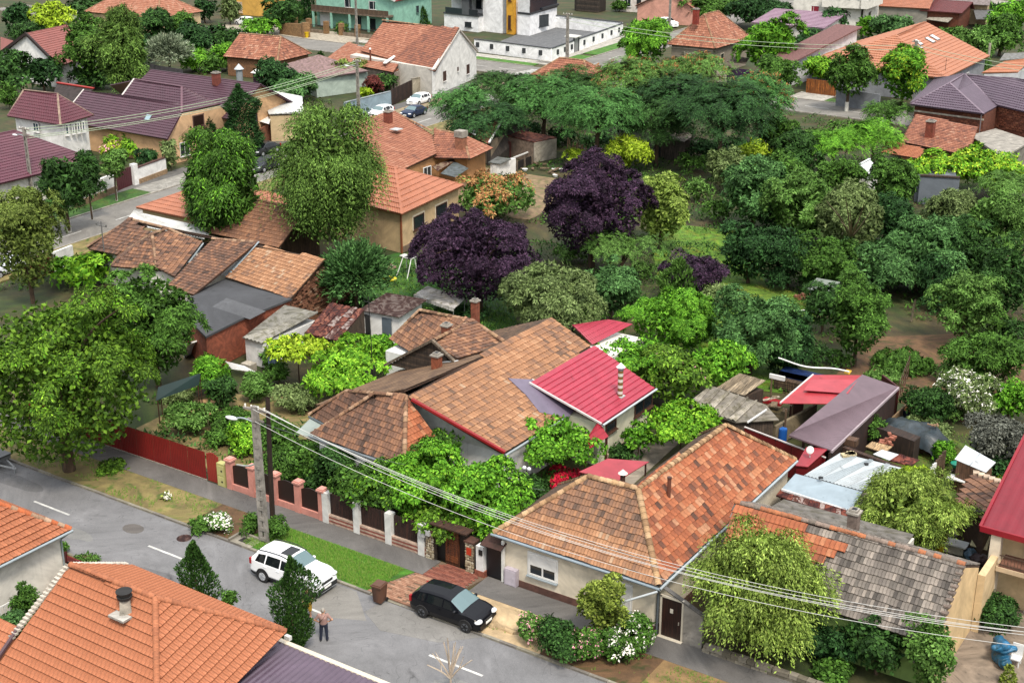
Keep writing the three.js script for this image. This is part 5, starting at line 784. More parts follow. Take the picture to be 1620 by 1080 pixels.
{const h=thing('grey_roof_house','low house with plain pinkish-grey roof below the white-gabled house','house',V(-140,0,-159)),q=[P(444,103,3.0),P(494,125,2.8),P(584,112,3.0),P(504,86,4.4)];const mb=new MB();mb.poly(up([q[0],q[1],q[3]]),0.12).poly(up([q[1],q[2],q[3]]),0.12);mb.build('roof',M('#9a8082',TX.fibre),h);wallsFrom(h,[[q[0].x + 0.4,q[0].z - 0.3],[q[1].x,q[1].z - 0.8],[q[2].x - 0.6,q[2].z - 0.3],[q[3].x,q[3].z - 3]],0,2.75,plaster('#a9b8ae'));const e=new MB();e.beam(q[0],q[1],0.12,0.14).beam(q[1],q[2],0.12,0.14);e.build('eave_board',paint('#5a4a4c'),h);}
house({label:'small old outbuilding with orange clay roof left of the pinkish-grey roof',name:'clay_roof_shed',cat:'shed',x0:-158.5,x1:-148,z0:-166,z1:-157,he:3.0,hr:6.0,axis:'x',hip1:2.5,rot:0.1,wall:M('#8f6a4a',TX.brick),over:0.4,seed:31,roof:CLAY('far',{bias:0.5,speck:0.5},{w:0.4,l:0.45})});
{const a=P(545,187,0),b=P(618,168,0),c=P(652,151,0),d=P(690,143,0);
const f=thing('garden_wall','pale blue rendered garden wall along the street with parked cars','wall',a);let mb=new MB();mb.beam(a.clone().add(V(0,1.05,0)),b.clone().add(V(0,1.05,0)),0.25,2.1);mb.build('wall',plaster('#8ea3ae'),f);mb=new MB();mb.beam(a.clone().add(V(0,2.13,0)),b.clone().add(V(0,2.13,0)),0.34,0.08);mb.build('coping',M('#9aa4a8',TX.concrete),f);
const g=thing('wooden_gate','dark brown boarded gate between pale blue wall and concrete wall','gate',b);const n=16;for(let k=0;k<n;k++){mb=new MB();const p=b.clone().lerp(c,(k + 0.08)/ n),q=b.clone().lerp(c,(k + 0.92)/ n);mb.beam(p.add(V(0,1.15,0)),q.add(V(0,1.15,0)),0.06,2.3);mb.build('board',woodM(['#3d2a22','#46322a','#35241d'][k % 3]),g);}
const w=thing('concrete_wall','weathered concrete wall joining the white gable to the dark brown gate','wall',c);mb=new MB();mb.beam(c.clone().add(V(0,1.2,0)),d.clone().add(V(0,1.2,0)),0.3,2.4);mb.build('wall',M('#b5ac98',TX.concrete),w);mb=new MB();mb.beam(c.clone().add(V(0,2.45,0)),d.clone().add(V(0,2.45,0)),0.4,0.1);mb.build('coping',M('#9a9282',TX.concrete),w);}
{
const O=V(-122.35,0,-196.74),e1=V(-0.994,0,-0.107),e2=V(-0.153,0,-0.988),Q=(a,b,y=0)=>O.clone().addScaledVector(e1,a).addScaledVector(e2,b).add(V(0,y,0)),MW=plaster('#f4f5f6'),ANTH=paint('#2f3338',0.5);
const h=thing('modern_house','modern white cube house with yellow stair strip, black balconies and large windows','house',Q(22,22)),blk=(a0,a1,b0,b1,y0,y1,mat,name)=>{const mb=new MB();mb.prism([Q(a0,b0),Q(a1,b0),Q(a1,b1),Q(a0,b1)].map((p)=>[p.x,p.z]),y0,y1);return mb.build(name||'wall',mat,h);};
const LC_=P(838,57,0),inv=(p)=>{const d=p.clone().sub(O),det=e1.x*e2.z - e1.z*e2.x;return[(d.x*e2.z - d.z*e2.x)/ det,(e1.x*d.z - e1.z*d.x)/ det];};const[ca,cb]=inv(LC_);
blk(ca,ca + 3,cb,cb + 13,0,3.9,MW);blk(ca + 3,ca + 6,cb + 0.6,cb + 13,0,9.2,MW);blk(ca + 3.6,ca + 5.4,cb - 0.5,cb + 0.6,0,9.2,plaster('#d8a030'),'yellow_strip');blk(ca + 5.4,ca + 6.4,cb - 0.2,cb + 2,0,9.2,plaster('#8a8d90'),'grey_strip');blk(ca + 6.4,ca + 11.2,cb - 0.6,cb + 12,0,9.2,MW);blk(ca + 11.2,ca + 20,cb + 0.6,cb + 12,0,9.2,MW);blk(ca + 11.2,ca + 20,cb - 2.6,cb + 0.6,0,2.9,MW);
blk(ca + 11.1,ca + 20.1,cb - 2.8,cb + 0.5,2.9,3.1,ANTH,'balcony_floor');blk(ca + 11.3,ca + 19.6,cb - 2.7,cb - 2.62,3.1,4.15,M('#22262c',null,{roughness:0.25}),'balcony_rail');blk(ca + 13.5,ca + 15.3,cb - 2.75,cb - 1.5,2.9,6.3,paint('#55585c'),'pillar');blk(ca + 11,ca + 20.2,cb - 3,cb + 0.7,6.1,6.35,ANTH,'roof_slab');
blk(ca - 0.15,ca + 2.9,cb - 0.15,cb + 13,3.9,4.25,ANTH,'balcony_slab');blk(ca - 0.1,ca - 0.02,cb,cb + 12.9,4.25,7.2,M('#20262e',null,{roughness:0.12}),'glass_front');blk(ca + 0.1,ca + 2.9,cb + 0.02,cb + 0.1,4.25,7.2,M('#d9dbdc',TX.plaster),'side_panel');blk(ca - 0.4,ca + 3,cb + 5.2,cb + 13.2,4.2,4.6,ANTH,'canopy_slab');
const wy=Math.atan2(-e2.z,e2.x),ryR=Math.atan2(-e1.x,-e1.z),ryF=Math.atan2(-e2.x,-e2.z);win(h,Q(ca - 0.02,cb + 4.6,2.2),ryR,5.4,2.2,{n:4,frame:ANTH});win(h,Q(ca + 4.5,cb - 0.52,2.2),ryF,0.8,2.6,{frame:woodM('#6a3a14'),pane:woodM('#4a2810')});win(h,Q(ca + 4.5,cb - 0.52,7.4),ryF,0.8,2.6,{frame:woodM('#6a3a14'),pane:woodM('#4a2810')});win(h,Q(ca + 13.2,cb - 2.62,1.3),ryF,2.4,1.0,{frame:ANTH,n:2});win(h,Q(ca + 12.4,cb + 0.58,5),ryF,2.0,2.0,{frame:ANTH});
const w=thing('boundary_wall','white boundary wall with black coping and square dark inset panels around the modern house','wall',O),run=(p,q,n,y,name)=>{let mb=new MB();mb.beam(p.clone().add(V(0,y / 2,0)),q.clone().add(V(0,y / 2,0)),0.25,y);mb.build('wall',MW,w);mb=new MB();mb.beam(p.clone().add(V(0,y + 0.06,0)),q.clone().add(V(0,y + 0.06,0)),0.4,0.12);mb.build('coping',ANTH,w);};
run(Q(0,0),Q(17,0),4,2.1);run(Q(0,0),Q(0,9.8),3,2.1);run(Q(0,12.2),Q(0,34),6,2.1);run(Q(0,34),Q(20,34),0,2.3);const panel=(p,ry)=>{const mb=new MB().at(p.x,p.y,p.z,ry);mb.box(0,0,0.14,1.05,0.85,0.06);mb.build('inset_panel',ANTH,w);};
for(const a of[2.0,5.6,9.2,12.8,16])panel(Q(a,0,1.25),ryF);for(const b of[2.2,5.4,8.4,14.2,18.6,23,27.6,31.6])panel(Q(0,b,1.25),ryR);
const g=thing('pedestrian_gate','grey entrance gate with flat canopy in the white boundary wall','gate',Q(0,11));let mb=new MB();mb.beam(Q(0,10.1,1.2),Q(0,11.9,1.2),0.08,2.3);mb.build('gate_leaf',paint('#8c8f90'),g);mb=new MB();mb.prism([Q(-0.5,9.7),Q(-0.5,12.4),Q(2,12.4),Q(2,9.7)].map((p)=>[p.x,p.z]),2.6,2.75);mb.build('canopy',paint('#c9c9c4'),g);mb=new MB();mb.beam(Q(0,9.9,1.3),Q(0,10.08,1.3),0.3,2.6).beam(Q(0,11.92,1.3),Q(0,12.1,1.3),0.3,2.6);mb.build('gate_post',paint('#4a4d50'),g);
sheet('garden_lawn',[Q(3,3),Q(12,3),Q(10,9),Q(2,13)].map((p)=>[p.x,p.z]),0.1,M('#4d8a24',TX.grass));sheet('terrace',[Q(0.2,2),Q(17,2),Q(20,34),Q(0.2,34)].map((p)=>[p.x,p.z]),0.05,M('#6a6c6e',TX.concrete),0.2);
}
{
const h=thing('green_house','mint green two-storey house with white garage door, balcony and red roof edge','house',V(-176,0,-216)),G=plaster('#8fc2ae'),c0=P(625,52,0),c1=P(502,40,0),c2=P(678,38,0),u=c1.clone().sub(c0).normalize(),v=c2.clone().sub(c0).normalize(),Q=(a,b,y=0)=>c0.clone().addScaledVector(u,a).addScaledVector(v,b).add(V(0,y,0)),L=c1.distanceTo(c0),D=15;
wallsFrom(h,[Q(0,0),Q(L,0),Q(L,D),Q(0,D)],0,6.2,G);const ryF=Math.atan2(-v.x,-v.z),rr=Math.atan2(-u.x,-u.z);let mb=new MB();mb.prism([Q(0.3,-2.0),Q(L,-2.0),Q(L,0.2),Q(0.3,0.2)].map((p)=>[p.x,p.z]),3.0,3.3);mb.build('balcony',M('#7a6858',TX.concrete),h);mb=new MB();mb.beam(Q(0.3,-1.95,3.8),Q(L,-1.95,3.8),0.1,0.9);mb.build('balcony_rail',woodM('#6a5a4a'),h);win(h,Q(L - 3.4,-0.02,1.35),ryF,4.6,2.5,{pane:paint('#e4e6e8'),sill:false});win(h,Q(8.5,-0.02,1.3),ryF,1.6,2.4,{frame:paint('#5a6a60')});win(h,Q(5,-0.02,1.3),ryF,2.0,2.0,{frame:BROWN});win(h,Q(5,-0.02,4.8),ryF,2.0,1.6,{n:2});win(h,Q(11,-0.02,4.8),ryF,2.0,1.6,{n:2});win(h,Q(-0.02,9,3.4),rr,1.0,1.4,{frame:paint('#5a7a70')});
for(let k=0;k<5;k++){mb=new MB();const p=Q(0.6 + k*(L - 1)/ 4,-1.9);mb.box(p.x,1.5,p.z,0.35,3,0.35);mb.build('pillar',G,h);}const a=Q(-0.6,-0.6,6.0),b=Q(-0.6,D + 0.5,6.0),cc=Q(L / 2,D + 0.5,9.4),d=Q(L / 2,-0.6,9.4);roof(h,[{pts:[a,b,cc,d]},{pts:[Q(L + 0.6,D + 0.5,6),Q(L + 0.6,-0.6,6),d,cc]}],SHEET(REDM,{row:0.5}));mb=new MB();mb.beam(a.clone().add(V(0,0.05,0)),d.clone().add(V(0,0.05,0)),0.3,0.35);mb.build('verge_board',WHITE,h);
const fn=thing('brick_pillar_fence','row of rough brick gate pillars with low iron fence before the green house','fence',Q(8,-9));for(const[a2,hh]of[[15.5,2.6],[11.2,2.4],[7.5,2.3],[3.6,2.3],[19,2.6]]){mb=new MB();const p=Q(a2,-8.4);mb.box(p.x,hh / 2,p.z,0.8,hh,0.8);mb.build('pillar',M('#9a7a52',TX.brick,{bumpScale:0.05}),fn);}for(const[x0,x1]of[[11.6,15.1],[3.9,7.1],[0,3.2]]){mb=new MB();mb.beam(Q(x0,-8.4,0.35),Q(x1,-8.4,0.35),0.3,0.7);mb.build('low_wall',M('#8d7d6a',TX.concrete),fn);mb=new MB();for(let k=0;k<14;k++)mb.beam(Q(lerp(x0,x1,k / 13),-8.4,0.7),Q(lerp(x0,x1,k / 13),-8.4,1.6),0.05,0.05);mb.beam(Q(x0,-8.4,1.5),Q(x1,-8.4,1.5),0.05,0.06);mb.build('railing',BLACK,fn);}
const wl=thing('stone_wall','tan stone wall by the driveway of the green house, under dark conifers','wall',P(462,44,0));mb=new MB();mb.beam(P(443,46,0.9),P(478,48,1.3),0.5,2.4).beam(P(478,48,1.4),P(489,47,1.4),0.6,2.8);mb.build('wall',M('#a08058',TX.brick,{bumpScale:0.05}),wl);
}
{
const h=house({name:'stone_house',label:'grey plastered house with steep orange hip roof and red chimney by the street corner',x0:-101.4,x1:-93,z0:-211.5,z1:-198,he:4.4,hr:8.9,axis:'z',hip0:4.2,hip1:4.2,wall:M('#8f8678',TX.plaster),over:0.5,seed:33,roof:CLAY('far',{bias:0.6,patch:0.3,speck:0.5},{w:0.4,l:0.42}),windows:[['front',3.2,2.3,1.4,1.8,{frame:plaster('#cfc6b4'),band:0.25,bandMat:plaster('#c4bba8')}],['right',3.2,2.3,1.2,1.8,{frame:plaster('#cfc6b4')}]]});
chimney(h,P(1101,32,8.2),{w:0.8,h:1.7,mat:M('#9a3c2c',TX.brick)});const b=new MB();for(const[x,w2]of[[-97.2,7.3]])b.box(x,0.5,-198.4,w2,1.0,0.3).box(x,1.08,-198.4,w2 + 0.1,0.14,0.4).box(x,3.95,-198.45,w2,0.18,0.2);b.build('string_course',plaster('#a89f90'),h);
const g=thing('purple_gate','dark purple sheet gate and car under a porch beside the steep hip roof house','gate',P(1167,120,0));let mb=new MB();mb.beam(P(1150,118,1.1),P(1187,122,1.1),0.08,2.2);mb.build('gate_leaf',paint('#3a2148',0.4),g);mb=new MB();mb.poly(up([P(1150,97,2.6),P(1180,100,2.6),P(1185,92,3.0),P(1165,88,3.0)]),0.1);mb.build('porch_roof',M('#6a6058',TX.fibre),g);mb=new MB();mb.beam(P(1133,118,1.2),P(1150,118,1.2),0.3,2.3);mb.build('pier',M('#a49a8a',TX.plaster),g);
const s=house({name:'purple_sheet_house',label:'building with striped purple-pink sheet roof behind the steep hip roof house',x0:-104,x1:-90,z0:-247,z1:-236,he:3.4,hr:4.8,axis:'x',ratio:0.95,wall:OFFWHITE,seed:34,roof:SHEET(paint('#9a7f90',0.5),{row:0.9,step:0.1})});}
house({name:'clay_roof_house',label:'low red tile roof showing between dark trees near the crossroads',x0:-107.8,x1:-97,z0:-174,z1:-166.5,he:3.0,hr:5.6,axis:'x',hip0:3.4,hip1:3.4,wall:TANP,seed:35,roof:CLAY('far',{bias:0.5},{w:0.38,l:0.45})});
{
const h=thing('orange_roof_house','big bright orange hip roof house with three roof windows at the upper right','house',V(-67,0,-207)),c=P(1496,124,3.6),r=P(1567,88,3.6),ap=P(1418,55,7.5),rl=P(1465,35,7.5),l=V(-77.5,3.6,c.z - 1.0),lb=V(-79.5,3.6,r.z);
roof(h,[{pts:[c,r,rl,ap]},{pts:[l,c,ap]},{pts:[lb,l,ap,rl]}],{...SHEET(paint('#ad7152',0.5),{per:0.4,row:0.7,step:0.08}),ridges:[[c,ap],[l,ap],[ap,rl]],capMat:paint('#ad7152',0.5)});const s=(p)=>{const q=p.clone().lerp(V(-67,0,-207),0.05);return[q.x,q.z];};wallsFrom(h,[s(l),s(c),s(r),s(lb)],0,3.5,plaster('#8d9096'));
const n=newell(up([c,r,rl,ap])),f=(x,z)=>c.y -(n.x*(x - c.x)+ n.z*(z - c.z))/ n.y;for(const q of[[[1446,65],[1450,64],[1462,72],[1457,74]],[[1463,62],[1467,60],[1482,68],[1477,70]],[[1470,58],[1475,56],[1489,64],[1484,66]]]){const m=new MB();m.poly(up(q.map(([x,y])=>PS(x,y,f).add(V(0,0.22,0)))),0.2);const o=m.build('roof_window',paint('#55504e'),h),m2=new MB(),cc=q.reduce((a,b)=>[a[0]+ b[0]/ 4,a[1]+ b[1]/ 4],[0,0]);m2.poly(up(q.map(([x,y])=>PS(lerp(x,cc[0],0.18),lerp(y,cc[1],0.18),f).add(V(0,0.25,0)))),0.02);m2.build('blind',paint('#e0e0de'),o);}
win(h,P(1475,140,1.8).setX(c.x - 0.5),Math.PI / 2,1.4,1.2,{n:2});win(h,V(s(c)[0]+ 0.02,2.0,c.z - 9),Math.PI / 2,1.3,1.2,{n:2});win(h,V(s(c)[0]+ 0.02,2.0,c.z - 13),Math.PI / 2,1.3,1.2,{n:2});
const ex=new MB();ex.poly(up([P(1355,68,4.2),P(1368,86,3.6),P(1400,78,4.0),P(1390,66,4.8)]),0.1);ex.build('lower_roof',paint('#ad7152',0.5),h);const an=new MB(),a0=PS(1496,112,f);an.cyl(a0.x,a0.y,a0.z,0.03,0.03,1.8,6).box(a0.x,a0.y + 1.5,a0.z,0.9,0.03,0.03);an.build('aerial',BLACK,h);
}
{const h=thing('sloping_wall_house','tall bare white wall with sloping brown tile coping behind the wooden gate','house',V(-80,0,-206)),a=P(1252,83,4.2),b=P(1360,46,6.5),a0=V(-80.6,0,-200),k=V(-2.6,0,0.6);const g=new MB();const c0=V(-80.0,0,-197.5),c1=V(-77.2,0,-217);g.poly([c0,c1,V(c1.x,6.6,c1.z),V(c0.x,3.6,c0.z)],4);g.build('wall',plaster('#d6d9dc'),h);const m=new MB();m.beam(V(c0.x - 1.6,3.66,c0.z + 0.9),V(c1.x - 1.6,6.75,c1.z - 0.6),4.6,0.2);m.build('coping_roof',M('#7a5858',TX.clay),h);}
{const a=P(1275,147,0),b=P(1322,153,0),g=thing('timber_gate','honey-coloured boarded timber gate under a vine beside the white wall','gate',a),n=18;for(let k=0;k<n;k++){const mb=new MB();mb.beam(a.clone().lerp(b,(k + 0.06)/ n).add(V(0,1.1,0)),a.clone().lerp(b,(k + 0.94)/ n).add(V(0,1.1,0)),0.06,2.1 + 0.0*k);mb.build('board',woodM(['#a8682a','#b87434','#9a5c24'][k % 3]),g);}
const w=thing('street_wall','grey rendered street wall with stone base below the big orange roof','wall',b);let mb=new MB();mb.beam(P(1324,153,1.2),P(1392,163,1.2),0.3,2.4);mb.build('wall',plaster('#7f848a'),w);mb=new MB();mb.beam(P(1324,154,0.3),P(1392,164,0.3),0.4,0.6);mb.build('stone_base',M('#7a746a',TX.concrete),w);}
{
const h=thing('brick_house','unplastered brick house with purple metal roof at the right edge','house',V(-44,0,-172)),c=P(1557,180,5),l=P(1441,165,5),va=P(1578,168,5),ap=P(1503,131,7.1),r0=P(1526,117,7.1),r1=P(1606,126,7.1),e=P(1640,181,5),r2=P(1650,136,7.1);
roof(h,[{pts:[l,c,ap]},{pts:[c,va,r0,ap],row:5,step:0.02},{pts:[va,e,r2,r1,r0]},{pts:[V(-55,5,-186),l,ap,r0]},{pts:[V(-38,5,-190),V(-55,5,-186),r0,r1]}],{...SHEET(PURPLE2,{per:0.34,row:0.55,step:0.06}),ridges:[[l,ap],[c,ap],[ap,r0],[r0,va],[r0,r1]],capMat:paint('#7a6a76')});
const i=0.05,q=[l,c,va,e].map((p)=>p.clone().lerp(V(-44,p.y,-178),i));wallsFrom(h,[...q,V(-36,0,-188),V(-54,0,-186)],0,4.95,M('#7d4a36',TX.brick,{bumpScale:0.03}));const bd=new MB();bd.beam(q[0].clone().setY(4.2).add(V(0,0,0.06)),q[1].clone().setY(4.2).add(V(0,0,0.06)),0.1,0.2);bd.build('ring_beam',M('#c9beac',TX.concrete),h);
{const r=rng(91),bg=new THREE.BoxGeometry(0.42,0.22,0.06);boxUV(bg);const mats=['#8a5038','#96583e','#7a4430','#a0664a'].map((x)=>M(x,TX.brick)),wl=h.children.find((x)=>x.name==='wall');for(const[p0,p1]of[[q[0],q[1]],[q[2],q[3]]]){const d=p1.clone().sub(p0).setY(0),Ln=d.length();d.normalize();const out=V(-d.z,0,d.x),sgn=out.dot(V(0.3,0,1))>0?1:-1,ry=Math.atan2(-d.z,d.x);for(let y=2.6,row=0;y<4.8;y +=0.27,row++)for(let x=0.4;x<Ln - 0.4&&x<11;x +=0.52){if(r()<0.25)continue;const b=new THREE.Mesh(bg,mats[Math.floor(r()*4)]);b.name='brick';const pp=p0.clone().setY(y).addScaledVector(d,x +(row % 2)*0.26).addScaledVector(out,sgn*0.035).sub(h.base);b.position.copy(pp);b.rotation.y=ry;wl.add(b);}}}
win(h,va.clone().lerp(c,0.35).setY(3.4).add(V(-0.55,0,0)),Math.PI / 2,1.1,1.7,{frame:WHITE,n:2});const dp=new MB();dp.cyl(c.x - 0.3,0,c.z - 0.2,0.07,0.07,4.9,8);dp.build('downpipe',paint('#7a7274'),h);
const o=thing('old_tile_wing','low wing with broken old clay tiles and brick chimney below the purple-roofed brick house','outbuilding',V(-47,0,-161)),a1=P(1426,224,2.8),b1=P(1532,246,2.8),b2=P(1548,200,4.3),a2=P(1450,181,4.3);roof(o,[{pts:[a1,b1,b2,a2],tone:{bias:0.45,speck:0.5}},{pts:[P(1392,240,2.6),P(1460,252,2.6),P(1462,234,3.0),P(1405,222,3.0)],pal:'orange'}],{...CLAY('far',{},{w:0.36,l:0.42}),seed:36});wallsFrom(o,[a1,b1,b2,a2].map((p)=>{const x=p.clone().lerp(V(-47,0,-161),0.05);return[x.x,x.z];}),0,2.7,BRICKWALL);chimney(o,P(1471,218,3.2),{w:0.9,h:1.9,mat:M('#8a4634',TX.brick)});
const t=thing('concrete_terrace','flat concrete terrace roof beside the old tiled wing at the right edge','outbuilding',V(-39,0,-161)),tq=[P(1535,214,3),P(1576,203,3),P(1634,222,3),P(1588,248,3)];const mb=new MB();mb.poly(up(tq),0.2);mb.build('roof',M('#a39e94',TX.concrete),t);wallsFrom(t,tq.map((p)=>{const x=p.clone().lerp(V(-39,0,-161),0.05);return[x.x,x.z];}),0,2.8,M('#8f8a80',TX.concrete));
}
{
const h=thing('apartment_building','cream white apartment block with red blind window and glazed loggia at the top right','building',V(-99,0,-266)),a=P(1253,43,0),b=P(1362,49,0),c=P(1410,30,0),u=a.clone().sub(b).normalize(),v=c.clone().sub(b).normalize(),Q=(x,z,y=0)=>b.clone().addScaledVector(u,x).addScaledVector(v,z).add(V(0,y,0)),L=a.distanceTo(b),D=c.distanceTo(b),CW=plaster('#e2dfd6'),ryF=Math.atan2(-v.x,-v.z),rr=Math.atan2(-u.x,-u.z);wallsFrom(h,[Q(0,0),Q(L,0),Q(L,D),Q(0,D)],0,9.5,CW);
win(h,Q(L - 4.0,-0.02,3.4),ryF,2.3,1.9,{frame:WHITE,pane:paint('#8a1c30'),n:2});win(h,Q(3.4,-0.02,2.8),ryF,1.0,2.0,{frame:BROWN});let mb=new MB();mb.prism([Q(0,-1.2),Q(7.4,-1.2),Q(7.4,0.3),Q(0,0.3)].map((p)=>[p.x,p.z]),4.3,6.0);mb.prism([Q(-1.2,-1.2),Q(0.3,-1.2),Q(0.3,9),Q(-1.2,9)].map((p)=>[p.x,p.z]),4.28,5.98);mb.build('loggia',CW,h);for(let k=0;k<4;k++)win(h,Q(1.0 + k*1.85,-1.22,6.7),ryF,1.7,1.3,{frame:WHITE,n:2,sill:false});for(let k=0;k<4;k++)win(h,Q(-1.22,0.6 + k*2.1,6.7),rr,1.9,1.3,{frame:WHITE,n:2,sill:false});win(h,Q(-0.02,5.5,1.6),rr,2.6,3.0,{frame:woodM('#3a2820')});win(h,Q(-0.02,13,3.2),rr,1.3,2.0,{frame:woodM('#4a3028')});mb=new MB();mb.cyl(b.x,0,b.z,0.2,0.2,9.5,10);mb.build('corner_post',woodM('#3a302a'),h);
mb=new MB();mb.prism([Q(0,0),Q(L,0),Q(L,0.3),Q(0,0.3)].map((p)=>[p.x,p.z - 0.0]),0,0.5);
}
house({name:'orange_roof_house',label:'house with plain orange roof right of the cream apartment block',x0:-100,x1:-83.5,z0:-285,z1:-271,he:3.6,hr:6.8,axis:'x',rot:0.12,wall:plaster('#8d8a80'),seed:41,roof:SHEET(paint('#a56a50',0.5),{row:0.5})});
{const h=house({name:'brick_hut',label:'brick hut with brown-red sheet roof and pale lean-to at the top right',cat:'hut',x0:-84.6,x1:-76.4,z0:-280.5,z1:-272,he:3.2,hr:4.6,axis:'x',hip0:0,ratio:0.8,wall:M('#7a4630',TX.brick),over:0.6,seed:42,roof:SHEET(paint('#6a3434',0.5),{row:0.6})});const mb=new MB();mb.poly(up([P(1465,30,1.8),P(1500,35,1.8),P(1508,28,2.2),P(1478,23,2.2)]),0.1);mb.build('lean_to_roof',M('#a8a49a',TX.fibre),h);}
{const h=thing('grey_roof_yard','long grey fibre roof behind the brick hut at the top right','building',V(-70,0,-286));let mb=new MB();mb.poly(up([P(1545,30,2.6),P(1580,30,2.6),P(1608,20,3),P(1540,12,3)]),0.1);mb.build('roof',M('#6a6c70',TX.fibre),h);wallsFrom(h,[P(1547,30,0),P(1578,30,0),P(1604,22,0),P(1545,16,0)].map((p)=>[p.x,p.z]),0,2.5,CONCRETE);}
{const h=thing('fibre_roof_building','mottled grey and mauve fibre roof at the top edge above the brick hut','building',V(-84,0,-296)),q=[P(1480,4,4),P(1566,8,4),P(1572,-12,5.5),P(1470,-12,5.5)];let mb=new MB();mb.poly(up(q),0.12);mb.build('roof',M('#8f8588',TX.fibre),h);wallsFrom(h,q.map((p)=>{const x=p.clone().lerp(V(-84,0,-298),0.06);return[x.x,x.z];}),0,3.9,TANP);}
{const h=thing('orange_roof_shed','small orange-roofed building at the right edge near the big orange roof','building',V(-51,0,-211)),q=[P(1553,116,3),P(1612,113,3),P(1634,92,4.2),P(1590,96,4.2)];roof(h,[{pts:q}],SHEET(paint('#ad7152',0.5),{row:0.7}));wallsFrom(h,q.map((p)=>{const x=p.clone().lerp(V(-50,0,-213),0.07);return[x.x,x.z];}),0,2.9,plaster('#b9bcc0'));let mb=new MB();mb.poly(up([P(1582,95,3.6),P(1650,90,3.6),P(1650,82,3.8),P(1590,84,3.8)]),0.1);mb.build('flat_roof',M('#8a8d90',TX.fibre),h);mb=new MB();const p=P(1562,112,0);mb.cyl(p.x,0,p.z,0.2,0.2,4.4,10);mb.build('gate_post',M('#b5ab9a',TX.concrete),h);}
{const h=house({name:'pink_house',label:'pale house with white-framed bay windows at the top centre',x0:-146,x1:-134.5,z0:-272,z1:-261,he:5,hr:8,axis:'x',rot:0.1,wall:plaster('#d8d0c8'),seed:43,roof:CLAY('far',{},{w:0.5,l:0.5}),windows:[['front',1.6,2.0,1.6,1.9,{n:2}],['front',4.2,2.0,1.0,1.9,{frame:woodM('#4a2c28')}],['front',9.0,2.2,2.0,1.9,{n:2}]]});
house({name:'pink_roof_house',label:'house with pale pink tile roof and blue-green garage at the top centre',x0:-135,x1:-122,z0:-262,z1:-248,he:3.2,hr:6.5,axis:'z',rot:0.1,wall:plaster('#d09a88'),seed:44,roof:CLAY('far',{bias:0.85},{w:0.5,l:0.5}),windows:[['right',3,1.3,2.6,2.2,{frame:paint('#d8d8d4'),pane:paint('#1f4a52'),sill:false}]]});
const s=thing('timber_stack_shed','dark weathered timber barn behind the white boundary wall at the top','barn',P(925,20,0)),a=P(912,17,0),b=P(948,20,0);for(let y=0.2;y<3.4;y +=0.34){const mb=new MB();mb.beam(a.clone().add(V(0,y,0)),b.clone().add(V(0,y,0)),0.12,0.3);mb.build('plank',woodM(['#4a4440','#5a524c','#3d3834'][Math.round(y*3)% 3]),s);}const mb=new MB();mb.beam(a.clone().add(V(-0.6,1.7,-2)),b.clone().add(V(-0.6,1.7,-2)),3.6,3.3);mb.build('barn_body',woodM('#3d3834'),s);}
// ---------- trees, bushes, vines ----------
const T=(name,label,cx,cy,a,b,style,pal,o={})=>tree({name,label,at:[cx,cy,a,b],style,pal,...o});
const S=(name,label,cx,cy,a,b,pal,o={})=>shrub({name,label,at:[cx,cy,a,b],pal,...o});
T('walnut_tree','huge spreading yellow-green walnut tree over the street verge at the left',90,592,152,142,'broad','walnut',{blobs:60,lump:0.6,clear:0.2,leafPx:8.5,wid:0.42,droop:0.6,tip:0.18,tipPal:'vine',tr:0.35});
T('walnut_tree','rounded darker tree directly behind the huge walnut tree',240,505,68,88,'broad','mid',{blobs:26,leafPx:8});
T('locust_tree','airy olive-green locust tree at the left edge in front of the street',38,372,52,84,'broad','locust',{blobs:30,clear:1,dens:0.9,leafPx:6.5,lump:0.85});
T('mulberry_tree','dark drooping tree on the verge with whitewashed foot, left of a pair',100,288,42,46,'weep','dark',{clear:1.6,whitewash:true,hang:0.6,leafPx:7,wid:0.4});
T('mulberry_tree','smaller dark drooping tree on the verge with whitewashed foot beside a gate',138,280,22,36,'weep','dark',{clear:1.6,whitewash:true,hang:0.6,leafPx:7,wid:0.4});
T('street_tree','small young street tree with bright white painted trunk on the lawn strip',178,258,22,24,'broad','privet',{clear:2.2,whitewash:true,dens:0.7});
S('grape_vine','bright green grape vine heap beside the brown clay roofs',130,430,55,26,'vine',{leafPx:9,wid:0.8,cat:'vine'});
T('curly_willow','bright green weeping curly willow covering the orange hipped roof',350,300,68,86,'weep','mid',{blobs:26,clear:0.3,leafPx:8,wid:0.38,hang:0.8,dens:1.4,tip:0.2,tipPal:'bright'});
T('weeping_birch','tall weeping birch with long hanging branches in the centre left',518,278,86,124,'weep','birch',{blobs:38,clear:0.3,leafPx:6.2,wid:0.42,hang:0.9,dens:1.6,bark:PALEBARK});
T('pine_tree','dark pine before the second peach gable',380,188,30,44,'spire','deep',{cone:true,clear:0.5,leafPx:8,wid:0.3});
T('pine_tree','small dark pine in front of the big brown window',327,207,18,28,'spire','deep',{cone:true,clear:0.3,leafPx:7,wid:0.3});
T('weeping_birch','yellow-green weeping birch at the upper left behind the purple roof',192,82,44,62,'weep','birch',{blobs:22,leafPx:6,wid:0.35,clear:1,hang:0.8});
T('lime_tree','dark green tree left of the yellow-green weeping birch',135,70,36,54,'broad','mid',{blobs:20,clear:1});
T('silver_tree','silvery olive tree behind the purple roofs',266,84,32,26,'feather','silver',{clear:1});
T('fig_tree','dark leafy tree right of the silvery olive tree',305,60,34,24,'broad','deep',{clear:0.6});
T('fig_tree','dense dark tree against the grey fence above the purple roof',245,40,36,26,'broad','dark',{clear:0.8});
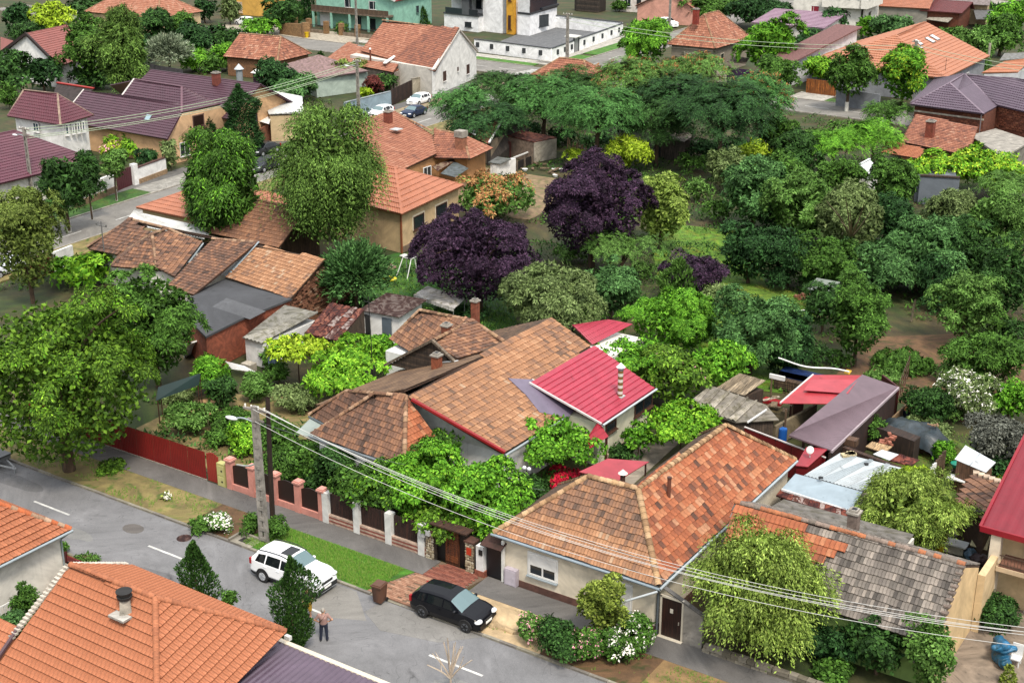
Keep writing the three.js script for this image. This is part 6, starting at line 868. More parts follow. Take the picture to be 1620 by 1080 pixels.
T('fig_tree','dark bush-like tree above the clay roofed outbuilding',355,62,26,20,'broad','dark',{clear:0.4});
S('shrub','lime green shrub next to the metal flue pipe',357,88,18,18,'bright');
S('shrub','dark shrub left of the pinkish-grey roof',432,118,32,24,'deep',{});
S('shrub','bluish shrub below the pinkish-grey roof',466,138,34,18,'blue',{});
T('plum_tree','small reddish-green plum tree against the pinkish-grey roof',548,112,34,18,'broad','locust',{clear:1.4,dens:0.7});
T('cypress','thin dark cypress in front of the pinkish-grey roof',508,105,7,18,'spire','dark',{leafPx:6});
T('thuja','clipped thuja trio by the concrete wall, the taller one',606,110,11,13,'spire','thuja',{leafPx:5,clear:0.2});
T('thuja','clipped thuja beside the white air conditioner wall, the slimmer one',588,118,7,13,'spire','thuja',{leafPx:5,clear:0.2});
S('shrub','red-leaved shrub behind the pale blue wall',592,135,16,14,'redleaf',{leafPx:5});
S('shrub','yellow-green shrub overhanging the pale blue wall',577,146,11,8,'lime',{});
S('shrub','dark clipped shrub behind the brown boarded gate',612,128,14,14,'thuja',{});
T('fig_tree','broad-leaved dark green tree beside the white gabled house at the left edge',18,112,30,32,'broad','dark',{clear:0.4,leafPx:8,wid:0.7});
T('fig_tree','broad-leaved tree under the white gable window',66,112,28,26,'broad','deep',{clear:0.4,leafPx:8,wid:0.7});
T('maple_tree','bright yellow-green tree at the top left corner',82,26,28,22,'broad','lime',{clear:0.6});
S('shrub','grey-blue shrub under the bright yellow-green top left tree',75,42,22,8,'blue',{});
T('pine_tree','dark tree with a hollow shaded foot at the upper left edge',26,26,24,20,'broad','deep',{clear:1.4});
T('spruce_tree','dark green tree at the top edge left of the pale orange roof',142,10,32,16,'broad','dark',{clear:1});
S('shrub','small bright green shrub at the far left below the white house',12,150,16,18,'mid',{});
S('hedge','dense bright hedge in front of the purple-roofed house',205,222,52,18,'vine',{cat:'hedge',leafPx:8});
S('shrub','spiky yellow-green yucca bed with pink flowers',178,236,16,12,'lime',{tip:0.3,tipPal:'flowerP'});
S('shrub','grey-green upright shrub at the garden gate of the peach house',268,245,13,22,'olive',{});
S('shrub','dark shrub behind the dark purple sheet gate at the left street',232,250,18,12,'deep',{});
S('shrub','round green bush on the wine-red roof edge',70,245,12,10,'mid',{h:3.4});
S('shrub','low green creeper at the foot of the wine-red roof',112,248,24,10,'privet',{});
T('plum_tree','dark tree at the top left of the green house',445,22,24,24,'broad','dark',{clear:0.4});
T('thuja','wide dark columnar thuja left of the mint green garage',462,16,10,22,'spire','thuja',{leafPx:6,clear:0.2});
T('thuja','second columnar thuja tight against the mint green garage',484,8,10,18,'spire','deep',{leafPx:6,clear:0.2});
T('thuja','conical thuja before the mint green side wall',669,26,8,12,'spire','thuja',{cone:true,leafPx:5,clear:0});
S('shrub','round bush between the brick gate pillars',540,44,9,8,'mid',{});
S('shrub','yellow-green bushes below the white car at the top left',408,42,26,12,'bright',{});
S('shrub','dark flowering bushes at the street bend at the top left',385,62,36,14,'dark',{tip:0.1,tipPal:'flowerW'});
T('spruce_tree','grey-green tree beside the yellow house at the top edge',362,12,16,20,'weep','olive',{});
T('spruce_tree','dark tree left of the white car at the top edge',322,14,18,16,'broad','deep',{});
T('cedar_tree','feathery blue-green cedar beside the brick gable',562,438,52,52,'feather','blue',{clear:0.3,leafPx:8,dens:1.2});
T('purple_plum_tree','wide dark purple plum tree at the front of the purple pair',757,402,98,76,'broad','purple',{blobs:40,lump:0.7,clear:1,leafPx:5.5,wid:0.5,rough:0.8});
T('purple_plum_tree','taller dark purple plum tree behind, right of the purple pair',938,326,86,76,'broad','purple',{blobs:40,lump:0.7,clear:1,leafPx:5.5,wid:0.5,rough:0.8});
T('purple_plum_tree','small dark purple plum bush on the right above the bright acacia',1098,432,46,32,'broad','purple',{clear:0.4,leafPx:5.5});
T('golden_rain_tree','orange-tinged flowering tree between the tan house and the purple trees',785,310,72,30,'broad','privet',{blobs:22,clear:1.5,tip:0.75,tipPal:'flowerO',leafPx:6.5});
T('pear_tree','pale olive-green tree right of the taller purple tree',1047,325,46,52,'broad','willow',{clear:1,rough:0.7});
T('walnut_tree','low bright walnut tree in front of the taller purple tree',985,396,58,34,'frond','privet',{clear:0.8,leafPx:6});
T('olive_tree','broad grey-green tree at the left behind the long tiled roof',868,460,84,58,'broad','olive',{blobs:30,clear:0.8,rough:0.7,leafPx:7});
T('olive_tree','darker grey-green tree joined to the broad grey-green tree',968,452,40,40,'broad','blue',{clear:0.6});
T('apple_tree','pale conical young tree in front of the small purple plum bush',1076,445,24,30,'spire','privet',{leafPx:8,wid:0.5,clear:0.3});
T('acacia_tree','dome of bright fresh green acacia above the pergola',1067,505,72,50,'broad','bright',{blobs:30,clear:0.5,leafPx:6,lump:0.75,rough:0.4});
T('cherry_tree','dark round bush-like tree alone by the grass path',1187,394,46,46,'broad','deep',{clear:0.1,lump:0.7,leafPx:7});
S('shrub','soft olive shrub beside the grass path',1130,470,28,18,'olive',{});
T('willow_tree','grey-green willow right of the bright acacia dome',1190,520,70,60,'broad','olive',{clear:0.6,rough:0.8,pal:'blue'});
T('quince_tree','dark tree behind the junk yard sheds',1250,535,42,46,'broad','deep',{clear:0.6});
T('apple_tree','upright mid-green tree at the edge of the bean patch',1360,500,46,62,'broad','mid',{clear:0.8,rough:0.7});
T('apple_tree','leafy tree left of the bean patch, in front of the grey hut',1305,480,36,34,'broad','dark',{clear:0.8});
S('shrub','bright lime bush left of the wooden shack',990,235,30,28,'lime',{leafPx:7});
S('shrub','small lime bush by the yard fence pales',914,250,18,14,'lime',{});
S('shrub','lime bush at the right of the dark sumac wood',1200,240,26,18,'lime',{});
const BELT=[[730,172,42,36,'sumac','leftmost of the sumac belt, over the street'],[800,150,55,36,'dark','dark one over the crossroads corner'],[770,195,55,34,'deep','low front one by the gabled shed'],[860,165,62,44,'sumac','broad one below the crossing'],[905,140,48,34,'dark','one in front of the concrete pole'],[945,185,66,50,'sumac','big one above the lime bush'],[1000,140,55,46,'privet','orange-flowered one before the hip roof house','flowerO'],[1075,165,62,46,'deep','dark one in the middle of the belt'],[1140,190,75,60,'deep','darkest large one right of the shack'],[1200,165,48,48,'sumac','red-flowered one at the right end','flowerO'],[1040,200,50,40,'dark','one just behind the wooden shack'],[1100,110,55,26,'privet','one with orange flower heads below the garage','flowerO']];
for(const[x,y,a,b,pal,l,tp]of BELT)T('sumac_tree','ailanthus tree with palm-like fronds, ' + l,x,y + 6,a,b*1.2,'frond',pal,{leafPx:5.4,blobs:26,clear:0,dens:1.0,tip:tp?0.35:0,tipPal:tp,group:'belt of ailanthus trees'});
T('maple_tree','bright green round tree beside the white boundary wall',1022,62,38,38,'broad','bright',{clear:0.5,leafPx:6,lump:0.8});
T('maple_tree','bright green round tree right of the steep hip roof house',1220,68,44,44,'broad','bright',{clear:0.6,leafPx:6,lump:0.8});
T('maple_tree','darker lower crown under the bright tree next to the white wall',1232,115,34,24,'broad','mid',{clear:0.8});
T('linden_tree','dark round street tree with white trunk left of the pole',1345,112,38,38,'broad','mid',{clear:1.6,whitewash:true,lump:0.8,leafPx:6});
T('linden_tree','yellow-green street tree right behind the pole',1432,110,38,46,'broad','bright',{clear:0.8,leafPx:6,tip:0.3,tipPal:'lime'});
S('grape_vine','vine spilling over the honey-coloured timber gate',1300,108,32,14,'vine',{cat:'vine',h:3.2});
T('fig_tree','dark small tree in front of the cream apartment block',1318,32,20,22,'broad','deep',{clear:1});
S('shrub','bright shrub at the corner of the cream apartment block',1372,42,16,15,'bright',{});
T('hazel_tree','bluish tree between apartment block and big orange roof',1412,42,34,18,'broad','blue',{clear:0.4});
T('spruce_tree','dark trees left of the cream apartment block',1200,16,46,22,'broad','deep',{clear:0.6});
T('walnut_tree','light green tree behind the steep hip roof house',1120,12,40,20,'broad','mid',{clear:0.6});
S('hedge','dark hedge behind the bare white wall',1290,60,30,14,'deep',{cat:'hedge'});
for(const[x,y,a,b,pal,l]of[[150,122,34,16,'dark','dark shrub between white gable house and purple roof'],[228,78,22,20,'deep','dark shrub between birch and silvery olive tree'],[110,72,22,16,'mid','green shrub touching the brown-pink roof'],[306,92,26,16,'bright','bright garden shrubs behind the second purple roof'],[335,100,20,12,'mid','green shrub left of the lime green shrub'],[400,92,22,16,'dark','dark shrub before the clay roofed outbuilding'],[420,76,16,12,'mid','shrub beside the clay roofed outbuilding gable'],[58,78,18,10,'mid','shrub on the side of the white gable'],[40,50,30,10,'dark','hedge-like shrub above the brown-pink roof'],[210,10,30,10,'deep','dark shrubs at the top edge above the pale orange roof'],[290,36,26,14,'mid','shrub right under the pale orange roof'],[1530,102,34,12,'mid','green shrubs under the eave right of the big orange roof'],[1475,75,20,10,'dark','dark shrub behind the ridge of the big orange roof'],[1090,60,20,10,'dark','shrub behind the steep hip roof'],[980,8,14,8,'mid','small shrub at the pale house at the top']])S('shrub',l,x,y,a,b,pal,{leafPx:6});
const THICK=[[1540,72,34,26,'privet','mottled yellowish tree beside the ridge of the big orange roof'],[1585,55,36,26,'mid','tree at the right edge above the little orange roof'],[1600,25,30,22,'bright','bright tree at the top right corner'],[1555,14,22,12,'mid','green tree at the top edge right of the mottled roof'],[1580,18,16,12,'deep','dark tree at the top edge in the right corner'],[1500,60,24,16,'mid','low tree behind the big orange ridge']];
for(const[x,y,a,b,pal,l]of THICK)T('tree',l,x,y,a,b,'broad',pal,{clear:0.4});
const WOODS=[
[1195,300,58,52,'blue','willow_tree','grey-green tree left of the orchard mass','broad'],[1150,265,30,30,'olive','willow_tree','small olive tree behind the grey-green tree','broad'],[1235,275,40,40,'mid','plum_tree','mid-green tree above the dark orchard','broad'],
[1265,240,46,30,'dark','plum_tree','dark tree right of the lime bush','broad'],[1320,235,48,30,'bright','locust_tree','fresh green frond tree below the cross street','frond'],[1385,220,42,34,'bright','walnut_tree','bright green leafy mass left of the old tiled wing','frond'],[1405,185,34,26,'mid','walnut_tree','leafy tree between street and purple-roofed brick house','frond'],
[1275,320,62,50,'privet','plum_tree','rough orchard tree in the middle of the mass','broad'],[1345,345,58,52,'olive','dead_topped_tree','half-bare tree with pale dead branches','broad'],[1330,275,40,26,'mid','plum_tree','tree before the small red chimney','broad'],
[1415,285,40,40,'mid','walnut_tree','fresh dark walnut above the grey shed wall','broad'],[1405,340,44,38,'deep','walnut_tree','deep green tree below the fresh walnut','broad'],
[1250,395,46,44,'deep','cherry_tree','very dark tree right of the round bush tree','broad'],[1310,410,55,40,'mid','cherry_tree','tree over the grass path end','broad'],[1380,415,66,40,'blue','cherry_tree','spreading blue-green tree over the shaded orchard floor','broad'],[1455,395,66,52,'blue','cherry_tree','largest blue-green crown over the shaded orchard floor','broad'],
[1515,345,48,50,'olive','walnut_tree','olive crown right of the grey shed wall','broad'],[1520,400,50,50,'dark','cherry_tree','dark crown at the right of the orchard','broad'],[1580,355,50,60,'privet','walnut_tree','yellowish tall crown at the right edge','broad'],[1590,440,46,56,'dark','walnut_tree','dark crown at the right edge above the garden','broad'],
[1530,480,45,52,'privet','walnut_tree','light green tree right of the bare orchard ground','broad'],[1480,430,40,36,'deep','cherry_tree','shaded crown beside the white leaning trunk','broad'],[1420,300,24,50,'mid','walnut_tree','slim tree left of the grey shed wall','broad'],[1595,300,40,30,'privet','hazel_tree','feathery yellow-green tree at the right edge','frond'],[1225,205,34,22,'mid','locust_tree','green tree by the cross street wall','broad'],
];
for(const[x,y,a,b,pal,n,l,st]of WOODS)T(n,l,x,y,a,b,st,pal,{clear:0.7,rough:0.75,blobs:30,lump:0.85,leafPx:st==='frond'?5:6.6,dens:st==='frond'?0.8:1});
{
const b=P(1345,400,0),t=thing('dead_branches','pale bare dead branches rising out of the half-bare orchard tree','branches',b),r=rng(61);for(const[x,y]of[[1308,318],[1322,330],[1338,312],[1345,330],[1368,320],[1378,335],[1330,350],[1362,345]]){const mb=new MB(),e=P(x,y,8.5 + r());mb.taper([P(1347,378,4),P(1347,378,4).lerp(e,0.5).add(V(0.3*(r()- 0.5),0.2,0)),e],0.09,0.03,5);mb.build('branch',M('#a89c80',TX.wood),t);}
const w=thing('pale_trunk','thin white leaning trunk over the bare orchard ground','trunk',P(1442,508,0));const mb=new MB();mb.taper([P(1442,508,0),P(1445,492,1.0),P(1449,474,2.2)],0.1,0.06,6);mb.build('trunk',PALEBARK,w);
}
for(const[x,y,a,b,l]of[[1520,262,64,24,'bright lime vine roof at the right, left part by the terrace'],[1590,275,48,26,'bright lime vine roof at the right edge'],[1462,268,34,18,'bright lime vine roof before the old tiled wing']])S('vine_arbour',l,x,y,a,b,'lime',{cat:'vine',h:3,leafPx:7,wid:0.7,pal:'vine',tip:0.3,tipPal:'lime'});
{const h=thing('grey_shed','grey sheet-clad shed wall under the lime vine roof at the right','shed',P(1480,322,0)),a=P(1452,322,0),b=P(1514,326,0);let mb=new MB();mb.beam(a.clone().add(V(0,1.5,0)),b.clone().add(V(0,1.5,0)),0.3,3);mb.build('wall',paint('#6f767f'),h);mb=new MB();mb.beam(a.clone().add(V(0,3.05,0)),b.clone().add(V(0,3.05,0)),0.5,0.16);mb.build('roof_edge',woodM('#4a3c34'),h);mb=new MB();mb.beam(a.clone().add(V(-1,1.5,-2)),b.clone().add(V(-1,1.5,-2)),3.4,2.9);mb.build('shed_body',paint('#6f767f'),h);}
{const h=house({name:'white_gable_shed',label:'small white gabled shed peeping out between the orchard trees',cat:'shed',x0:P(1357,306,0).x - 1.3,x1:P(1357,306,0).x + 1.3,z0:P(1357,306,0).z - 3,z1:P(1357,306,0).z,he:2.2,hr:3.2,axis:'z',wall:WHITEP,over:0.2,seed:45,roof:{style:'plain',mat:paint('#d4d8da')}});}
const LOW=[[1535,560,40,36,'mid','pear_tree','mid-green tree above the yellow-flowering bush'],[1590,560,36,40,'mid','pear_tree','right-edge tree above the greyish plum'],[1530,620,50,34,'olive','elder_bush','elder bush with cream flower heads'],[1470,640,40,30,'dark','elder_bush','dark bush left of the cream-flowered elder'],[1580,695,46,42,'greyplum','plum_tree','dusky grey-leaved plum over the white-roofed hutch'],[1600,630,30,30,'bright','pear_tree','fresh green tree at the right edge beside the plum'],[1575,735,40,22,'deep','plum_tree','dark low crown under the dusky plum']];
for(const[x,y,a,b,pal,n,l]of LOW)T(n,l,x,y,a,b,'broad',pal,{clear:0.4,rough:0.8,leafPx:7,tip:/cream/.test(l)&&pal==='olive'?0.12:0,tipPal:'flowerW'});
S('shrub','leafy shrub beside the long purple-grey shed roof',1380,678,26,24,'mid',{});
S('shrub','yellow-green shrub beside the white-roofed hutch',1492,715,18,18,'bright',{});
S('shrub','round lime shrub behind the red roof at the right edge',1588,756,10,9,'lime',{});
T('curly_willow','curly willow with twisted pale leaves behind the lichen-grey roof',1440,805,80,62,'weep','willow',{blobs:28,clear:0.6,leafPx:7.5,wid:0.3,hang:0.6});
S('shrub','lime shrub between the curly willow and the white metal roof',1452,752,24,14,'lime',{h:3.0});
S('shrub','bright shrub under the curly willow by the chimney',1405,838,22,14,'vine',{});
T('weeping_willow','large yellow-green weeping tree in front of the lichen-grey roof',1202,928,98,100,'weep','willow',{blobs:50,clear:0,leafPx:8,wid:0.36,hang:0.8,dens:1.5});
T('lilac_bush','dark lilac before the green wall of the lichen-roofed house',1392,1015,46,46,'broad','dark',{clear:0.2,leafPx:9,wid:0.75,droop:0.6});
T('lilac_bush','dim lower foliage between weeping tree and dark lilac',1310,1010,48,34,'broad','deep',{clear:0.1,leafPx:9});
S('ivy','bright ivy climbing the tan gable at the lower right',1478,1030,36,62,'privet',{cat:'climber',leafPx:9,wid:0.6,blobs:20});
S('shrub','bright leafed shrub at the bottom edge under the weeping tree',1312,1062,34,20,'mid',{leafPx:10,wid:0.7});
S('shrub','dark evergreen bush beside the blue covered motorcycle',1572,968,40,28,'dark',{leafPx:7});
S('shrub','small golden conifer at the bottom right corner',1596,1068,10,14,'gold',{style:'spire',cone:true});
for(const[x,y,a,b,o,l]of[[470,548,56,20,{pal:'lime',h:2.7},'yellow-green grape arbour at its left end by the corrugated shed'],[560,560,64,26,{pal:'vine',h:2.6},'grape arbour in the middle of the left garden'],[530,600,60,28,{pal:'vine',h:2.0},'lower grape leaves in front of the garden arbour'],[600,545,30,16,{pal:'bright',h:2.0},'vine climbing toward the white shed door'],[1000,560,60,24,{pal:'bright',h:3.6},'vine over the crimson roof, left part'],[1060,590,62,46,{pal:'walnut',h:2.6},'rose-dotted vine arbour right of the crimson roof'],[1138,572,54,38,{pal:'bright',h:2.8},'fresh vine arbour above the grey corrugated shacks'],[1078,668,74,28,{pal:'vine',h:2.4},'grape arbour behind the corner house'],[1010,690,24,18,{pal:'bright',h:1.6},'grape leaves at the left end of the arbour behind the corner house'],[868,690,62,42,{pal:'bright',h:2.4},'clipped dense creeper cube at the annex corner']])
S('grape_vine',l,x,y,a,b,o.pal,{cat:'vine',leafPx:7.5,wid:0.75,blobs:22,droop:0.7,tip:/rose/.test(l)?0.04:0.1,tipPal:/rose/.test(l)?'flowerP':'vine',...o});
for(const[x,y,a,b,o,l]of[[590,768,62,40,{pal:'mid',h:2.4},'dark left end of the front hedge vine over the brown fence'],[676,762,76,60,{pal:'bright',h:2.8},'big bright climbing vine in front of the old house'],[765,790,66,66,{pal:'bright',h:2.8},'right part of the front vine above the entrance gate'],[700,820,56,30,{pal:'walnut',h:1.8},'lower skirt of the front vine over the fence'],[690,700,50,18,{pal:'mid',h:3.6},'thin vine crest reaching the red verge']])
S('climbing_vine',l,x,y,a,b,o.pal,{cat:'vine',leafPx:8,wid:0.6,blobs:24,droop:0.8,tip:0.25,tipPal:'vine',...o});
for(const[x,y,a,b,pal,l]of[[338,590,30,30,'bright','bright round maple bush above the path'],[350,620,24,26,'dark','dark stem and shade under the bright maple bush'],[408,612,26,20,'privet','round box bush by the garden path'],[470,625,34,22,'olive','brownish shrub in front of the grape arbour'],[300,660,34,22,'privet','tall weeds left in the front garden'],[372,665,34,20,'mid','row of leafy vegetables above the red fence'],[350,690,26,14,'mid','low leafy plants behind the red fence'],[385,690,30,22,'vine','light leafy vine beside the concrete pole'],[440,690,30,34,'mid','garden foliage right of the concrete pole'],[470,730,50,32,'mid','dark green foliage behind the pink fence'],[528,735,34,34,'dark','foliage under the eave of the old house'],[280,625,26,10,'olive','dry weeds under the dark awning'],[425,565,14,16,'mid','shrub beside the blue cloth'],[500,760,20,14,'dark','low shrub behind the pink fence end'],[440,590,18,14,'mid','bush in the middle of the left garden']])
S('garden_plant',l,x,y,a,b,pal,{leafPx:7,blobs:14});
S('rose_bush','mass of crimson roses beside the awning',880,752,28,14,'mid',{tip:0.95,tipPal:'flowerR',leafPx:6,wid:0.8});
S('shrub','deep green undergrowth below the crimson roses',840,770,24,16,'dark',{});
S('shrub','green plants in the narrow yard left of the annex wall',985,715,20,12,'dark',{});
S('bean_patch','flat dense patch of bean leaves on the bare orchard ground',1432,576,50,22,'mid',{cat:'vegetables',leafPx:6,h:0.3,minRy:0.25,dens:2,blobs:40,lump:0.5});
S('garden_plant','tall weeds in front of the bean patch',1400,595,30,12,'privet',{leafPx:6});
S('garden_plant','grassy plants around the clay barrels',1465,680,34,18,'olive',{leafPx:6});
T('cypress','tall dark columnar cypress beside the standing man',462,955,21,60,'spire','thuja',{clear:0.1,leafPx:7,wid:0.42,dens:1.3});
T('cypress','shorter ragged cypress left of the tall one, before the road',310,908,19,42,'spire','thuja',{clear:0.1,leafPx:7,wid:0.42,dens:1.2,h:3.2});
S('box_ball','two-tier clipped box ball right of the ragged cypress',361,948,12,14,'mid',{leafPx:6,h:2.4});
S('box_ball','large clipped box bush at the concrete pole, right one',430,833,18,18,'mid',{leafPx:5.5,lump:1.2});
S('box_ball','clipped box bush at the concrete pole, left one',398,827,14,16,'mid',{leafPx:5.5,lump:1.2});
S('flower_clump','white flowering yucca clump by the kerb',345,824,22,16,'privet',{tip:0.4,tipPal:'flowerW',leafPx:6,wid:0.7});
S('flower_clump','dark small shrub in the flower bed',318,828,18,12,'mid',{});
S('flower_clump','pale yellow flower tuft on the dry verge',262,785,6,6,'gold',{tip:0.7,tipPal:'flowerW'});
T('golden_thuja','golden conical thuja before the right front window',957,958,32,46,'broad','gold',{clear:0.2,leafPx:8,wid:0.5,dens:1.2,droop:-0.5,rough:0.9,blobs:20});
for(const[x,y,a,b,pal,l,tp]of[[838,990,20,22,'privet','rose bush with pink blooms at the sandy verge','flowerP'],[885,1008,32,30,'dark','dark shrub left under the golden thuja',null],[925,1015,30,26,'mid','middle shrub with faded lilac heads','flowerP'],[972,1022,28,24,'mid','white-flowering bush at the kerb','flowerW'],[1008,995,30,28,'mid','large leafy bush at the right of the street bed','flowerW'],[945,1010,24,16,'dark','dark foliage under the golden thuja',null]])
S('flowering_shrub',l,x,y,a,b,pal,{leafPx:7,wid:0.55,tip:tp?(/white/.test(l)?0.45:0.12):0,tipPal:tp});
S('shrub','low green clump on the near verge by the red gate',92,868,16,10,'mid',{});
S('shrub','scattered weeds along the near verge',135,885,18,8,'privet',{});
S('shrub','upright bush against the pale grey house wall',40,955,18,28,'mid',{leafPx:7});
S('shrub','soft grey-green bush below the upright bush',15,990,24,24,'blue',{leafPx:7});
S('shrub','low trailing bush under the big walnut tree on the verge',180,738,24,10,'walnut',{});
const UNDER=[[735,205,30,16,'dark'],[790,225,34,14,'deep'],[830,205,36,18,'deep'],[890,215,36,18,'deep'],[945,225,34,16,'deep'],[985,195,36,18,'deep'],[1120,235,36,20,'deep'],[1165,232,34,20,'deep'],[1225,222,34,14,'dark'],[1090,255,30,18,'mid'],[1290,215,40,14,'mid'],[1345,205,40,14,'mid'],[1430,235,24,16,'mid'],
[1105,300,24,24,'privet'],[1010,290,34,22,'mid'],[985,345,30,20,'privet'],[1140,330,26,26,'mid'],[1225,345,34,30,'deep'],[1290,360,36,26,'deep'],[1360,385,36,24,'deep'],[1425,435,40,24,'deep'],[1345,445,36,22,'deep'],[1285,445,34,22,'dark'],[1490,380,34,26,'deep'],[1550,430,34,30,'deep'],[1560,510,36,26,'mid'],[1480,480,26,18,'deep'],[1230,440,28,24,'deep'],[1240,580,30,16,'deep'],[1290,560,36,18,'dark'],[1330,565,28,14,'mid'],[1180,560,30,20,'mid'],[930,495,40,20,'mid'],[1000,470,30,18,'dark'],[1120,520,30,22,'mid'],[880,520,40,14,'dark'],[1020,425,26,14,'privet'],[905,400,36,16,'privet'],[840,430,24,16,'privet'],[1500,590,30,20,'privet'],[1555,600,34,22,'mid'],[1500,650,26,18,'privet'],[1600,520,30,24,'dark'],[690,500,40,12,'mid'],[620,485,50,12,'mid'],[745,495,30,12,'deep'],[560,480,40,14,'dark']];
{
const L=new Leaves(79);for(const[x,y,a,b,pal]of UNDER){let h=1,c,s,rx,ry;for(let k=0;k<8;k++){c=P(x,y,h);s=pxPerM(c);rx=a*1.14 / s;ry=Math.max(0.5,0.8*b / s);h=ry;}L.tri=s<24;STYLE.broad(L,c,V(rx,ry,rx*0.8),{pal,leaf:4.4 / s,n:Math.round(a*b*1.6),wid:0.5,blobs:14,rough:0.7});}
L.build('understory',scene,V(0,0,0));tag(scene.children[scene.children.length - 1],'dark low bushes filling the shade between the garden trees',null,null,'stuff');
}
{
const L=new Leaves(77),r=rng(78),solid=[[-53,-38,-80,-56],[-36,-13,-84,-50],[-95,-60,-84,-60],[-100,-74,-112,-84],[-106,-72,-130,-110],[-57,-36,-190,-157]],ok=(x,z)=>!solid.some(([a,b,c,d])=>x>a&&x<b&&z>c&&z<d)&&!(x>-62&&x<-46&&z<-86&&z>-118&&Math.abs(x + 47 +(z + 97)*0.42)<5)&&!(x>-52&&x<-30&&z<-80&&z>-96&&fbm(x*0.4,z*0.4)<0.12)&&!(x>-31&&x<-17&&z>-101&&z<-85)&&x>LC(z)+ 7&&z<-53&&z>TC(x)+ 7;
L.tri=true;for(let k=0;k<150000;k++){const x=lerp(-104,-2,r()),z=lerp(-190,-53,r()),d=fbm(x*0.16,z*0.16,4);if(!ok(x,z)||d<-0.02||(z>-84&&x>-36))continue;const h=Math.max(0.05,d*3.2)*Math.sqrt(r()),s=0.22 + 0.22*r();L.leaf(V(x,h,z),V(r()- 0.5,0.5*r(),r()- 0.5).normalize(),V(r()- 0.5,1,r()- 0.5),s,s*0.5,pick(GREEN[d>0.1?'dark':'mid'],r));}
const g=new THREE.Group();L.build('undergrowth',scene,V(0,0,0));const u=scene.children[scene.children.length - 1];tag(u,'dark green undergrowth and weeds covering the garden ground',null,null,'stuff');
}
{const g=new THREE.BufferGeometry(),pos=[],r=rng(17);for(let k=0;k<7;k++){const a=r()*6.28,x=0.05*(r()- 0.5),z=0.05*(r()- 0.5),l=0.08 + 0.07*r(),dx=Math.cos(a)*0.05,dz=Math.sin(a)*0.05;pos.push(x - dz*0.12,0,z + dx*0.12,x + dz*0.12,0,z - dx*0.12,x + dx,l,z + dz);}g.setAttribute('position',new THREE.Float32BufferAttribute(pos,3));g.computeVertexNormals();
const ms=[],put=(x0,x1,z0,z1,n,y,ok)=>{for(let k=0;k<n;k++){const x=lerp(x0,x1,r()),z=lerp(z0,z1,r());if(!ok||ok(x,z))ms.push([x,y,z,r()]);}};
put(-49.2,-40,-50.1,-47.45,9000,0.1,(x,z)=>x<-40.4 + 0.35*(-47.4 - z));put(-47,-39.8,-41.2,-38.8,3000,0.09);put(-75,-56,-96,-79,9000,0);put(-60,-34,-118,-84,9000,0);put(-100,-53.5,-50.1,-47.45,5000,0.1,(x,z)=>fbm(x*0.6,z*0.6)>0.05);put(-36.3,-24,-50.1,-47.5,900,0.1,(x,z)=>fbm(x*0.8,z*0.8,3)>0.12);put(-24,-13,-50.1,-47.5,900,0.1);put(-24,-12,-84,-72,4000,0);put(-113,-104,-98,-80,100,0.08,()=>false);
const im=new THREE.InstancedMesh(g,M('#ffffff',null,{roughness:0.9}),ms.length);im.name='grass';ms.forEach(([x,y,z,t],k)=>{im.setMatrixAt(k,new THREE.Matrix4().makeRotationY(t*6.28).scale(V(1,0.7 + 0.8*t,1)).setPosition(x,y,z));im.setColorAt(k,C(['#5f8f28','#6c9a30','#548024','#86984a'][k % 4]).multiplyScalar(0.8 + 0.4*t));});tag(im,'short green grass tufts on the verge and garden lawns',null,null,'stuff');scene.add(im);}
